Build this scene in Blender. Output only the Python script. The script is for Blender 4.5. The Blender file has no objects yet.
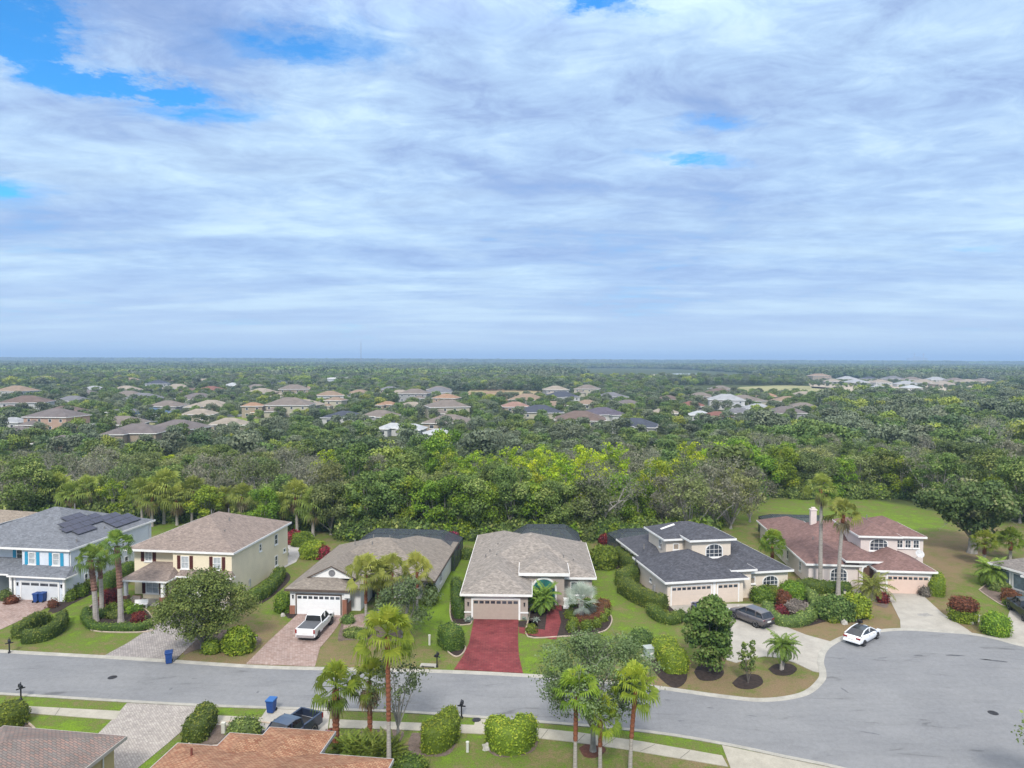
import bpy, math, random
import numpy as np
from mathutils import Vector, Matrix, noise
R = math.radians
S = bpy.context.scene
COL = S.collection
rnd = random.Random(11)
# ------------------------------------------------------------------ camera
F_PX, CAM_H, PITCH, ROLL = 711.0, 28.0, math.atan(25 / 711.0), R(.22)
cam_d = bpy.data.cameras.new('camera'); cam_d.lens = 25.0; cam_d.sensor_width = 36
cam_d.clip_start = .5; cam_d.clip_end = 40000
cam = bpy.data.objects.new('camera', cam_d); COL.objects.link(cam)
cam.matrix_world = Matrix.Translation((0, 0, CAM_H)) @ Matrix.Rotation(R(90) - PITCH, 4, 'X') @ Matrix.Rotation(ROLL, 4, 'Z')
S.camera = cam
# ------------------------------------------------------------------ light
SUN_EL, SUN_AZ = R(44), R(-176)      # sun behind the camera; azimuth from +Y, clockwise
w = bpy.data.worlds.new('World'); S.world = w; w.use_nodes = True
nt = w.node_tree; nt.nodes.clear(); N = nt.nodes.new; L = nt.links.new
def wm(op, a, b=None, c=None, clamp=False):
    n = N('ShaderNodeMath'); n.operation = op; n.use_clamp = clamp
    for i, v in enumerate((a, b, c)):
        if v is None: continue
        if isinstance(v, (int, float)): n.inputs[i].default_value = v
        else: L(v, n.inputs[i])
    return n.outputs[0]
def wramp(fac, stops, interp='LINEAR'):
    n = N('ShaderNodeValToRGB'); n.color_ramp.interpolation = interp
    e = n.color_ramp.elements
    while len(e) < len(stops): e.new(.5)
    for k, (p, c) in enumerate(stops):
        e[k].position = p; e[k].color = (c, c, c, 1) if isinstance(c, (int, float)) else (*c, 1)
    L(fac, n.inputs[0]); return n.outputs[0]
def wmix(f, a, b, mode='MIX'):
    n = N('ShaderNodeMix'); n.data_type = 'RGBA'; n.blend_type = mode
    for i, v in ((0, f), (6, a), (7, b)):
        if isinstance(v, (int, float)): n.inputs[i].default_value = v
        elif isinstance(v, tuple): n.inputs[i].default_value = (*v, 1)
        else: L(v, n.inputs[i])
    return n.outputs[2]
sky = N('ShaderNodeTexSky'); sky.sky_type = 'NISHITA'; sky.sun_disc = False
sky.sun_elevation = SUN_EL; sky.sun_rotation = SUN_AZ % (2 * math.pi); sky.air_density = 1.1; sky.dust_density = .6; sky.ozone_density = 2.5
tc = N('ShaderNodeTexCoord'); sp = N('ShaderNodeSeparateXYZ'); L(tc.outputs['Generated'], sp.inputs[0])
X, Y, Z = sp.outputs
zc = wm('MAXIMUM', wm('ADD', Z, .075), .02)
cb = N('ShaderNodeCombineXYZ'); L(wm('DIVIDE', X, zc), cb.inputs[0]); L(wm('DIVIDE', Y, zc), cb.inputs[1])
def wnoise(scale, detail, rough, sx=1, sy=1, dist=0, off=(0, 0, 0), rot=0):
    m = N('ShaderNodeMapping'); L(cb.outputs[0], m.inputs[0]); m.inputs['Scale'].default_value = (sx, sy, 1); m.inputs['Location'].default_value = off
    m.inputs['Rotation'].default_value = (0, 0, R(rot))
    n = N('ShaderNodeTexNoise'); n.inputs['Scale'].default_value = scale; n.inputs['Detail'].default_value = detail
    n.inputs['Roughness'].default_value = rough; n.inputs['Distortion'].default_value = dist
    L(m.outputs[0], n.inputs['Vector']); return n.outputs['Fac']
big = wnoise(.55, 5, .55, off=(3.1, 7.3, 0), dist=.6, rot=12)
med = wnoise(1.9, 8, .62, sx=.9, off=(1.3, 2.2, 0), dist=.5, rot=-8)
wsp = wnoise(5.0, 9, .70, sx=.8, off=(5, 1, 0), dist=1.0, rot=-14)
den = wm('ADD', wm('ADD', wm('MULTIPLY', big, .42), wm('MULTIPLY', med, .36)), wm('MULTIPLY', wsp, .22))
# clear gaps between the clouds, in the cloud layer's own plane (x/z, y/z)
def hole(hx, hy, rx, ry, ang=0, amp=1.0):
    dx = wm('ADD', wm('SUBTRACT', cb.outputs_x, hx), wm('MULTIPLY', wm('SUBTRACT', RAG[0], .5), .55)); dy = wm('ADD', wm('SUBTRACT', cb.outputs_y, hy), wm('MULTIPLY', wm('SUBTRACT', RAG[1], .5), .55))
    c, s = math.cos(R(ang)), math.sin(R(ang))
    u = wm('DIVIDE', wm('ADD', wm('MULTIPLY', dx, c), wm('MULTIPLY', dy, s)), rx)
    v = wm('DIVIDE', wm('SUBTRACT', wm('MULTIPLY', dy, c), wm('MULTIPLY', dx, s)), ry)
    r2 = wm('ADD', wm('MULTIPLY', u, u), wm('MULTIPLY', v, v))
    return wm('MULTIPLY', wm('POWER', 2.718, wm('MULTIPLY', r2, -1.0)), amp)
sep2 = N('ShaderNodeSeparateXYZ'); L(cb.outputs[0], sep2.inputs[0])
class _C: pass
cbx = _C(); cbx.outputs_x, cbx.outputs_y = sep2.outputs[0], sep2.outputs[1]
RAG = (wnoise(2.6, 9, .74, off=(2, 8, 0)), wnoise(2.6, 9, .74, off=(12, 3, 0)))
_cb = cb; cb = cbx
def skyxy(px, py):
    u, v = px - 512, 359 + (px - 512) * .0039 - py
    z = v / 711.0; z = z / math.sqrt(1 + z * z + (u / 711) ** 2); y = math.sqrt(max(0, 1 - z * z)) / math.sqrt(1 + (u / 711) ** 2); x = y * u / 711
    return x / (z + .075), y / (z + .075)
hs = None
for (px, py, rx, ry, ang, amp) in [(0, 12, .13, .16, 0, 1.1), (8, 48, .11, .13, 0, 1.0), (50, 76, .12, .09, 0, .95), (110, 88, .20, .07, 14, .9), (165, 96, .16, .06, 10, .8), (200, 112, .2, .08, 0, .5),
                                  (312, 52, .24, .14, 0, .55), (232, 118, .16, .10, 0, .5), (600, 4, .12, .08, 0, .75), (690, 160, .18, .07, 20, .62), (706, 128, .14, .08, 0, .35), (4, 190, .16, .14, 0, .55), (980, 250, .25, .1, 0, .2)]:
    hx, hy = skyxy(px, py); h = hole(hx, hy, rx, ry, ang, amp)
    hs = h if hs is None else wm('MAXIMUM', hs, h)
cb = _cb
lownear = wramp(Z, [(0.0, 0.0), (.10, 0.0), (.25, 1.0)])
holef = wm('MULTIPLY', hs, 1.0)
cover = wm('ADD', wm('SUBTRACT', den, wm('MULTIPLY', holef, .72)), .0)
cov = wramp(cover, [(.0, 0), (.08, 0.05), (.20, .42), (.34, .80), (.46, 1.0)], 'EASE')
tone = wramp(den, [(.36, (.22, .31, .56)), (.44, (.30, .42, .69)), (.51, (.42, .59, .84)), (.57, (.57, .76, .92)), (.66, (.76, .91, .98))])
# thicker, greyer cloud in bands near the horizon
band = wnoise(1.1, 6, .6, sx=.35, sy=1.0, off=(9, 4, 0), dist=.3)
bandc = wramp(band, [(.36, (.31, .45, .74)), (.48, (.39, .56, .83)), (.62, (.60, .80, .94))])
lowf = wramp(Z, [(.02, .8), (.14, .55), (.30, .15), (.5, 0)])
tone = wmix(lowf, tone, bandc)
hz = wramp(Z, [(-.02, 1), (.015, 1.0), (.05, .55), (.12, 0)])
tone = wmix(wm('MULTIPLY', hz, .8), tone, (.56, .69, .84))
skyc = wmix(1.0, sky.outputs[0], (.085, .085, .085), 'MULTIPLY')
skyc = wmix(1.0, skyc, (.42, 1.45, 2.2), 'MULTIPLY')
ovh = wramp(Z, [(.42, 0), (.66, 1)])
tone = wmix(ovh, tone, wmix(1.0, tone, (1.55, 1.12, .80), 'MULTIPLY'))
col = wmix(cov, skyc, tone)
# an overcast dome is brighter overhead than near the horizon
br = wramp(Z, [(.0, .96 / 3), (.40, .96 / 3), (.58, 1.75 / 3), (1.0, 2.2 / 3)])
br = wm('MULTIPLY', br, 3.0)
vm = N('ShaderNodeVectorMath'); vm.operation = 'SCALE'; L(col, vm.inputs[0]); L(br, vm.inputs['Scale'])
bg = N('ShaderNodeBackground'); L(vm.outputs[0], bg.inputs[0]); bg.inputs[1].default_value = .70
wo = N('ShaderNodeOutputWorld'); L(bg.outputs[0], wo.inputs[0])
sun_d = bpy.data.lights.new('sun', 'SUN'); sun_d.energy = 2.0; sun_d.angle = R(10); sun_d.color = (1, .95, .88)
sun = bpy.data.objects.new('sun', sun_d); COL.objects.link(sun)
sd = Vector((math.sin(SUN_AZ) * math.cos(SUN_EL), math.cos(SUN_AZ) * math.cos(SUN_EL), math.sin(SUN_EL)))
sun.rotation_euler = sd.to_track_quat('Z', 'Y').to_euler()
vs = S.view_settings; vs.view_transform = 'Standard'; vs.look = 'None'; vs.exposure = .80; vs.gamma = 1; vs.use_curve_mapping = False
S.cycles.use_denoising = True; S.cycles.max_bounces = 6; S.cycles.transparent_max_bounces = 12; S.cycles.volume_bounces = 0
# ------------------------------------------------------------------ survey: a ground or plane point seen at a pixel of the photo
_A = R(90) - PITCH
def G(px, py, z=0.0):
    u = px - 512; v = -(py - 384); wz = -F_PX
    x = u * math.cos(ROLL) - v * math.sin(ROLL); y = u * math.sin(ROLL) + v * math.cos(ROLL)
    yy = y * math.cos(_A) - wz * math.sin(_A); zz = y * math.sin(_A) + wz * math.cos(_A)
    t = (z - CAM_H) / zz
    return Vector((x * t, yy * t, z))
def azpx(x, y): return 512 + F_PX * x / y
# ------------------------------------------------------------------ materials
MATS = {}
def mnodes(name):
    m = bpy.data.materials.new(name); m.use_nodes = True; t = m.node_tree
    return m, t, t.nodes['Principled BSDF']
def nd(t, typ, **k):
    n = t.nodes.new(typ)
    for a, b in k.items(): setattr(n, a, b)
    return n
def mat(name, c, rough=.8, var=.18, scale=3.0, c2=None, metal=0, bump=0, bscale=None, spec=.3, coord='Object', stretch=None, fine=0, coat=0):
    """a base colour varied by large and small noise"""
    if name in MATS: return MATS[name]
    m, t, b = mnodes(name); l = t.links.new
    tcn = nd(t, 'ShaderNodeTexCoord'); src = tcn.outputs[coord]
    if stretch:
        mp = nd(t, 'ShaderNodeMapping'); mp.inputs['Scale'].default_value = stretch; l(src, mp.inputs[0]); src = mp.outputs[0]
    n = nd(t, 'ShaderNodeTexNoise'); n.inputs['Scale'].default_value = scale; n.inputs['Detail'].default_value = 6; n.inputs['Roughness'].default_value = .65; l(src, n.inputs['Vector'])
    rp = nd(t, 'ShaderNodeValToRGB'); e = rp.color_ramp.elements
    c2 = c2 or tuple(min(1, q * (1 + var)) for q in c); c1 = tuple(q * (1 - var) for q in c)
    e[0].position = .36; e[0].color = (*c1, 1); e[1].position = .64; e[1].color = (*c2, 1); l(n.outputs['Fac'], rp.inputs[0])
    out = rp.outputs[0]
    if fine:
        n2 = nd(t, 'ShaderNodeTexNoise'); n2.inputs['Scale'].default_value = scale * 14; n2.inputs['Detail'].default_value = 3; l(src, n2.inputs['Vector'])
        r2 = nd(t, 'ShaderNodeValToRGB'); r2.color_ramp.elements[0].position = .3; r2.color_ramp.elements[1].position = .7
        r2.color_ramp.elements[0].color = (1 - fine,) * 3 + (1,); r2.color_ramp.elements[1].color = (1 + fine,) * 3 + (1,); l(n2.outputs['Fac'], r2.inputs[0])
        mx = nd(t, 'ShaderNodeMix', data_type='RGBA', blend_type='MULTIPLY'); mx.inputs[0].default_value = 1; l(out, mx.inputs[6]); l(r2.outputs[0], mx.inputs[7]); out = mx.outputs[2]
    l(out, b.inputs['Base Color']); b.inputs['Roughness'].default_value = rough; b.inputs['Metallic'].default_value = metal
    b.inputs['Specular IOR Level'].default_value = spec
    if coat: b.inputs['Coat Weight'].default_value = coat
    if bump:
        n3 = nd(t, 'ShaderNodeTexNoise'); n3.inputs['Scale'].default_value = bscale or scale * 8; n3.inputs['Detail'].default_value = 4; l(src, n3.inputs['Vector'])
        bn = nd(t, 'ShaderNodeBump'); bn.inputs['Strength'].default_value = bump; l(n3.outputs['Fac'], bn.inputs['Height']); l(bn.outputs[0], b.inputs['Normal'])
    MATS[name] = m; return m
def mat_brick(name, c1, c2, mortar, bw=.45, bh=.22, msz=.02, scale=1.0, rough=.9, var=.25, vscale=.4, rot=0, offset=.5, bias=0, uv=False):
    """pavers, shingles and tiles: brick pattern with patchy weathering"""
    if name in MATS: return MATS[name]
    m, t, b = mnodes(name); l = t.links.new
    tcn = nd(t, 'ShaderNodeTexCoord'); mp = nd(t, 'ShaderNodeMapping'); mp.inputs['Rotation'].default_value = (0, 0, R(rot)); l(tcn.outputs['UV' if uv else 'Object'], mp.inputs[0])
    br = nd(t, 'ShaderNodeTexBrick'); br.offset = offset; l(mp.outputs[0], br.inputs['Vector'])
    for k, v in (('Color1', (*c1, 1)), ('Color2', (*c2, 1)), ('Mortar', (*mortar, 1))): br.inputs[k].default_value = v
    br.inputs['Scale'].default_value = scale; br.inputs['Mortar Size'].default_value = msz; br.inputs['Brick Width'].default_value = bw; br.inputs['Row Height'].default_value = bh; br.inputs['Bias'].default_value = bias
    br.inputs['Mortar Smooth'].default_value = .3
    n = nd(t, 'ShaderNodeTexNoise'); n.inputs['Scale'].default_value = vscale; n.inputs['Detail'].default_value = 8; n.inputs['Roughness'].default_value = .7; l(tcn.outputs['Object'], n.inputs['Vector'])
    r2 = nd(t, 'ShaderNodeValToRGB'); r2.color_ramp.elements[0].position = .33; r2.color_ramp.elements[1].position = .67
    r2.color_ramp.elements[0].color = (1 - var,) * 3 + (1,); r2.color_ramp.elements[1].color = (1 + var,) * 3 + (1,); l(n.outputs['Fac'], r2.inputs[0])
    mx = nd(t, 'ShaderNodeMix', data_type='RGBA', blend_type='MULTIPLY'); mx.inputs[0].default_value = 1; l(br.outputs['Color'], mx.inputs[6]); l(r2.outputs[0], mx.inputs[7])
    l(mx.outputs[2], b.inputs['Base Color']); b.inputs['Roughness'].default_value = rough; b.inputs['Specular IOR Level'].default_value = .25
    bn = nd(t, 'ShaderNodeBump'); bn.inputs['Strength'].default_value = .5; bn.inputs['Distance'].default_value = .02; bn.invert = True; l(br.outputs['Fac'], bn.inputs['Height']); l(bn.outputs[0], b.inputs['Normal'])
    MATS[name] = m; return m
def mat_leaf(name, cols, rough=.6, trans=.25, ovar=.22):
    """leaves: each face picks a tint along a ramp (face attribute v), each plant shifts a little"""
    if name in MATS: return MATS[name]
    m, t, b = mnodes(name); l = t.links.new
    at = nd(t, 'ShaderNodeAttribute', attribute_name='v'); rp = nd(t, 'ShaderNodeValToRGB'); e = rp.color_ramp.elements
    while len(e) < len(cols): e.new(.5)
    for k, c in enumerate(cols): e[k].position = k / (len(cols) - 1); e[k].color = (*c, 1)
    l(at.outputs['Fac'], rp.inputs[0])
    oi = nd(t, 'ShaderNodeObjectInfo'); hv = nd(t, 'ShaderNodeHueSaturation')
    mr = nd(t, 'ShaderNodeMapRange'); mr.inputs[3].default_value = 1 - ovar; mr.inputs[4].default_value = 1 + ovar; l(oi.outputs['Random'], mr.inputs[0]); l(mr.outputs[0], hv.inputs['Value'])
    m2 = nd(t, 'ShaderNodeMath', operation='MULTIPLY_ADD'); m2.inputs[1].default_value = .035; m2.inputs[2].default_value = .4825
    m3 = nd(t, 'ShaderNodeMath', operation='FRACT'); m4 = nd(t, 'ShaderNodeMath', operation='MULTIPLY'); m4.inputs[1].default_value = 7.31; l(oi.outputs['Random'], m4.inputs[0]); l(m4.outputs[0], m3.inputs[0]); l(m3.outputs[0], m2.inputs[0]); l(m2.outputs[0], hv.inputs['Hue'])
    l(rp.outputs[0], hv.inputs['Color']); l(hv.outputs[0], b.inputs['Base Color'])
    b.inputs['Roughness'].default_value = rough; b.inputs['Specular IOR Level'].default_value = .25
    tr = nd(t, 'ShaderNodeBsdfTranslucent'); l(hv.outputs[0], tr.inputs[0]); ms = nd(t, 'ShaderNodeMixShader'); ms.inputs[0].default_value = trans
    l(b.outputs[0], ms.inputs[1]); l(tr.outputs[0], ms.inputs[2]); l(ms.outputs[0], t.nodes['Material Output'].inputs[0])
    MATS[name] = m; return m
# ------------------------------------------------------------------ mesh helpers
class MB:
    def __init__(s): s.v = []; s.f = []; s.m = []
    def add(s, vs, fs, mi=0):
        o = len(s.v); s.v += [tuple(p) for p in vs]; s.f += [tuple(i + o for i in f) for f in fs]; s.m += [mi] * len(fs)
    def box(s, x0, y0, z0, x1, y1, z1, mi=0, M=None):
        vs = [Vector(p) for p in ((x0, y0, z0), (x1, y0, z0), (x1, y1, z0), (x0, y1, z0), (x0, y0, z1), (x1, y0, z1), (x1, y1, z1), (x0, y1, z1))]
        if M: vs = [M @ p for p in vs]
        s.add(vs, [(0, 3, 2, 1), (4, 5, 6, 7), (0, 1, 5, 4), (1, 2, 6, 5), (2, 3, 7, 6), (3, 0, 4, 7)], mi)
    def bevbox(s, x0, y0, z0, x1, y1, z1, b=.05, mi=0, M=None):
        """box with chamfered vertical and top edges"""
        def ring(i, z): return [(x0 + i, y0 + b, z), (x0 + b, y0 + i, z), (x1 - b, y0 + i, z), (x1 - i, y0 + b, z), (x1 - i, y1 - b, z), (x1 - b, y1 - i, z), (x0 + b, y1 - i, z), (x0 + i, y1 - b, z)]
        def ring2(i, z): return [(x0 + i, y0 + b + i, z), (x0 + b + i, y0 + i, z), (x1 - b - i, y0 + i, z), (x1 - i, y0 + b + i, z), (x1 - i, y1 - b - i, z), (x1 - b - i, y1 - i, z), (x0 + b + i, y1 - i, z), (x0 + i, y1 - b - i, z)]
        vs = ring2(0, z0) + ring2(0, z1 - b) + ring2(b * .8, z1)
        if M: vs = [M @ Vector(p) for p in vs]
        fs = [tuple(range(7, -1, -1)), tuple(range(16, 24))]
        for k in (0, 8):
            for i in range(8): j = (i + 1) % 8; fs.append((k + i, k + j, k + 8 + j, k + 8 + i))
        s.add(vs, fs, mi)
    def tube(s, pts, rad, n=6, mi=0, cap=True):
        pts = [Vector(p) for p in pts]
        if isinstance(rad, (int, float)): rad = [rad] * len(pts)
        vs = []; up = None
        for i, p in enumerate(pts):
            d = (pts[min(i + 1, len(pts) - 1)] - pts[max(i - 1, 0)])
            d = d.normalized() if d.length > 1e-6 else Vector((0, 0, 1))
            if up is None: up = d.orthogonal().normalized()
            a = (up - d * up.dot(d)); a = a.normalized() if a.length > 1e-5 else d.orthogonal().normalized(); up = a; b = d.cross(a)
            for k in range(n): t = 2 * math.pi * k / n; vs.append(p + (a * math.cos(t) + b * math.sin(t)) * rad[i])
        fs = []
        for i in range(len(pts) - 1):
            for k in range(n): j = (k + 1) % n; fs.append((i * n + k, i * n + j, (i + 1) * n + j, (i + 1) * n + k))
        if cap: fs.append(tuple(range(n - 1, -1, -1))); fs.append(tuple((len(pts) - 1) * n + k for k in range(n)))
        s.add(vs, fs, mi)
    def lathe(s, prof, n=12, mi=0, M=None):
        vs = [(r * math.cos(2 * math.pi * k / n), r * math.sin(2 * math.pi * k / n), z) for r, z in prof for k in range(n)]
        if M: vs = [M @ Vector(p) for p in vs]
        fs = [(i * n + k, i * n + (k + 1) % n, (i + 1) * n + (k + 1) % n, (i + 1) * n + k) for i in range(len(prof) - 1) for k in range(n)]
        fs.append(tuple(range(n - 1, -1, -1))); fs.append(tuple((len(prof) - 1) * n + k for k in range(n)))
        s.add(vs, fs, mi)
    def prism(s, poly, z0, z1, mi=0, M=None):
        n = len(poly); a = sum(poly[i][0] * poly[(i + 1) % n][1] - poly[(i + 1) % n][0] * poly[i][1] for i in range(n))
        if a < 0: poly = poly[::-1]
        vs = [Vector((p[0], p[1], z0)) for p in poly] + [Vector((p[0], p[1], z1)) for p in poly]
        if M: vs = [M @ p for p in vs]
        s.add(vs, [tuple(range(n - 1, -1, -1)), tuple(range(n, 2 * n))] + [(i, (i + 1) % n, n + (i + 1) % n, n + i) for i in range(n)], mi)
    def build(s, name, mats, parent=None, smooth=False):
        me = bpy.data.meshes.new(name); me.from_pydata(s.v, [], s.f); me.validate(); me.update()
        if not isinstance(mats, (list, tuple)): mats = [mats]
        for m in mats: me.materials.append(m)
        if len(mats) > 1 and len(s.m) == len(me.polygons): me.polygons.foreach_set('material_index', s.m)
        if smooth: me.polygons.foreach_set('use_smooth', [True] * len(me.polygons))
        o = bpy.data.objects.new(name, me); COL.objects.link(o)
        if parent: o.parent = parent
        return o
def tag(o, label=None, cat=None, group=None, kind=None):
    if label: o['label'] = label
    if cat: o['category'] = cat
    if group: o['group'] = group
    if kind: o['kind'] = kind
    return o
def struct(o): o['kind'] = 'structure'; return o
def empty(name, loc, rz=0, label=None, cat=None, group=None):
    o = bpy.data.objects.new(name, None); COL.objects.link(o); o.empty_display_size = .3
    o.location = loc; o.rotation_euler = (0, 0, rz); return tag(o, label, cat, group)
def copy_tree(o, parent=None):
    c = o.copy(); COL.objects.link(c)
    if parent: c.parent = parent
    for ch in list(o.children): copy_tree(ch, c)
    return c
# leaves as many small quads with their own tint
def leaf_object(name, C, Nn, size, v, material, parent=None, aspect=1.5, seed=0, extra=None):
    g = np.random.default_rng(seed); n = len(C)
    Nn = Nn / (np.linalg.norm(Nn, axis=1, keepdims=True) + 1e-9)
    r = g.normal(size=(n, 3)); a = np.cross(Nn, r); a /= (np.linalg.norm(a, axis=1, keepdims=True) + 1e-9); b = np.cross(Nn, a)
    s = np.broadcast_to(np.asarray(size, float), (n,))[:, None]
    a = a * s * .5 * aspect; b = b * s * .5
    V = np.stack([C - a, C - b, C + a, C + b], axis=1).reshape(-1, 3)
    Fc = np.arange(4 * n).reshape(-1, 4); vv = np.clip(v, 0, 1)
    if extra:      # extra = (verts, quads/tris list) solid core drawn in the same leaves material
        ev, ef, ecol = extra; base = len(V); V = np.vstack([V, np.array(ev)])
    tot_f = n + (len(extra[1]) if extra else 0)
    me = bpy.data.meshes.new(name)
    loops = Fc.reshape(-1).tolist(); starts = (np.arange(n) * 4).tolist()
    if extra:
        for f in extra[1]: starts.append(len(loops)); loops += [i + base for i in f]
        vv = np.concatenate([vv, np.full(len(extra[1]), extra[2])])
    me.vertices.add(len(V)); me.vertices.foreach_set('co', V.astype(np.float32).reshape(-1))
    me.loops.add(len(loops)); me.loops.foreach_set('vertex_index', loops)
    me.polygons.add(tot_f); me.polygons.foreach_set('loop_start', starts)
    me.update(calc_edges=True)
    at = me.attributes.new('v', 'FLOAT', 'FACE'); at.data.foreach_set('value', vv.astype(np.float32))
    me.materials.append(material)
    o = bpy.data.objects.new(name, me); COL.objects.link(o)
    if parent: o.parent = parent
    return o
def surf_sample(mb, dens, g):
    """random points and normals on an MB surface"""
    P = []; Q = []
    V = np.array(mb.v)
    T = []
    for f in mb.f:
        for k in range(1, len(f) - 1): T.append((f[0], f[k], f[k + 1]))
    T = np.array(T); A, B, Cc = V[T[:, 0]], V[T[:, 1]], V[T[:, 2]]
    nn = np.cross(B - A, Cc - A); ar = np.linalg.norm(nn, axis=1) * .5; nn = nn / (2 * ar[:, None] + 1e-9)
    n = max(20, int(ar.sum() * dens)); idx = g.choice(len(T), n, p=ar / ar.sum())
    u = g.random((n, 1)); w_ = g.random((n, 1)); fl = (u + w_) > 1; u = np.where(fl, 1 - u, u); w_ = np.where(fl, 1 - w_, w_)
    return A[idx] + (B[idx] - A[idx]) * u + (Cc[idx] - A[idx]) * w_, nn[idx]
# ================================================================== SETTING
def proj(x, y):
    X_ = x; Zc = -CAM_H
    Yl = y * math.cos(_A) + Zc * math.sin(_A); Wl = -y * math.sin(_A) + Zc * math.cos(_A)
    a = X_ * math.cos(ROLL) + Yl * math.sin(ROLL); b = -X_ * math.sin(ROLL) + Yl * math.cos(ROLL)
    return 512 + F_PX * a / -Wl, 384 - F_PX * b / -Wl
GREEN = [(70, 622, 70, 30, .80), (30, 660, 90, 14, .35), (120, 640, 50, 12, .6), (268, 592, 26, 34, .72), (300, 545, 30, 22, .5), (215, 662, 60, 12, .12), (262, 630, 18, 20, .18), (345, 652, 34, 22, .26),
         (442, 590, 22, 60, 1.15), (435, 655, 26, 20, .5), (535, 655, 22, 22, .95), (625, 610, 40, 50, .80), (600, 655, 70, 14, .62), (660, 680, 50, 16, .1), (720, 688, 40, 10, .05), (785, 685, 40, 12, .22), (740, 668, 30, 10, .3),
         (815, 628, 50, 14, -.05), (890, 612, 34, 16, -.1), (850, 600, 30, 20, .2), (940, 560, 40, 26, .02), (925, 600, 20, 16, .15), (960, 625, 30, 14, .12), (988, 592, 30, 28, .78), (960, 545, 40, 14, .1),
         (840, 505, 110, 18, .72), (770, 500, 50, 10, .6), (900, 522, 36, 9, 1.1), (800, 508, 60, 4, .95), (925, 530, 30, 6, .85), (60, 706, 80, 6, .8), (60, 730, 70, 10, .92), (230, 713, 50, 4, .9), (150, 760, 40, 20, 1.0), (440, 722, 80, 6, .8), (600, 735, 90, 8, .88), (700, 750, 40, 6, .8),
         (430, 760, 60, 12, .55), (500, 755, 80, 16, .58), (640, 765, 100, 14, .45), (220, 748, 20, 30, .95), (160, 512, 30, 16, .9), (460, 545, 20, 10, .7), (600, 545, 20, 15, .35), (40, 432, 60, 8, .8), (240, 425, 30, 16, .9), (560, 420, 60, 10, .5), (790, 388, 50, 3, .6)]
CUTS = []
def axis(a, b, step, outer, grow=1.35):
    v = list(np.arange(a, b + .01, step)); s = step
    while v[-1] < outer[1]: s *= grow; v.append(v[-1] + s)
    s = step
    while v[0] > outer[0]: s *= grow; v.insert(0, v[0] - s)
    return v
gx = axis(-75, 80, 1.0, (-16000, 16000)); gy = axis(36, 160, 1.0, (-3000, 26000))
vs_, gr_, wd_ = [], [], []
def wood_front(x):
    """distance at which the woods begin behind the gardens"""
    if x < -46: return 119
    if x < -28: return 114
    if x < 30: return 107.5
    if x < 46: return 107.5 + (x - 30) * 2.1
    if x < 70: return 142
    if x < 86: return 142 - (x - 70) * 1.4
    return 120
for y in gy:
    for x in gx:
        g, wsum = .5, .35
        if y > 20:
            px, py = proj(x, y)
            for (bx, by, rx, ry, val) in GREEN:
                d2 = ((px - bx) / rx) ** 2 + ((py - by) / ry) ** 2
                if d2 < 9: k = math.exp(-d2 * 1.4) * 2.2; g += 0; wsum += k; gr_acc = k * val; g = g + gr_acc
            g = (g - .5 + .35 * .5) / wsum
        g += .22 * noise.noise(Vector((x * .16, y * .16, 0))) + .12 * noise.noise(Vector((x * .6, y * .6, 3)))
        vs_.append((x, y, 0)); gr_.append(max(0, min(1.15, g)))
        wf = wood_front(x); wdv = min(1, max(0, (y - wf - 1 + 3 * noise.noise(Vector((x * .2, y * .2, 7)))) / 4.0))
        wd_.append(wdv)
nx = len(gx)
gme = bpy.data.meshes.new('ground'); gme.from_pydata(vs_, [], [(j * nx + i, j * nx + i + 1, (j + 1) * nx + i + 1, (j + 1) * nx + i) for j in range(len(gy) - 1) for i in range(nx - 1)]); gme.update()
for nm, dat in (('green', gr_), ('wood', wd_)):
    at = gme.attributes.new(nm, 'FLOAT', 'POINT'); at.data.foreach_set('value', dat)
m, t, b = mnodes('lawn_and_soil'); l = t.links.new
tcn = nd(t, 'ShaderNodeTexCoord')
def gnoise(sc, det=6, rough=.65):
    n = nd(t, 'ShaderNodeTexNoise'); n.inputs['Scale'].default_value = sc; n.inputs['Detail'].default_value = det; n.inputs['Roughness'].default_value = rough; l(tcn.outputs['Object'], n.inputs['Vector']); return n.outputs['Fac']
def gm(op, a, b_, clamp=False):
    n = nd(t, 'ShaderNodeMath', operation=op); n.use_clamp = clamp
    for i, q in enumerate((a, b_)):
        if isinstance(q, (int, float)): n.inputs[i].default_value = q
        else: l(q, n.inputs[i])
    return n.outputs[0]
def gr(fac, stops):
    n = nd(t, 'ShaderNodeValToRGB'); e = n.color_ramp.elements
    while len(e) < len(stops): e.new(.5)
    for k, (p, c) in enumerate(stops): e[k].position = p; e[k].color = (*c, 1) if not isinstance(c, (int, float)) else (c, c, c, 1)
    l(fac, n.inputs[0]); return n.outputs[0]
def gmix(f, a, b_, mode='MIX'):
    n = nd(t, 'ShaderNodeMix', data_type='RGBA', blend_type=mode)
    if isinstance(f, (int, float)): n.inputs[0].default_value = f
    else: l(f, n.inputs[0])
    for i, q in ((6, a), (7, b_)):
        if isinstance(q, tuple): n.inputs[i].default_value = (*q, 1)
        else: l(q, n.inputs[i])
    return n.outputs[2]
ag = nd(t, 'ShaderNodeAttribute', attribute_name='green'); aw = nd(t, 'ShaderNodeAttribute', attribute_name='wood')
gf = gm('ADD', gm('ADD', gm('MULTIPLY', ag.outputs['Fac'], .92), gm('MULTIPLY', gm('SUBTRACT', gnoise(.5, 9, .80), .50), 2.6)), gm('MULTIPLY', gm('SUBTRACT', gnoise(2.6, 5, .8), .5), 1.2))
lawn = gr(gf, [(.0, (.205, .150, .085)), (.25, (.180, .150, .072)), (.48, (.138, .150, .046)), (.72, (.112, .165, .027)), (1.0, (.14, .225, .020))])
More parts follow.
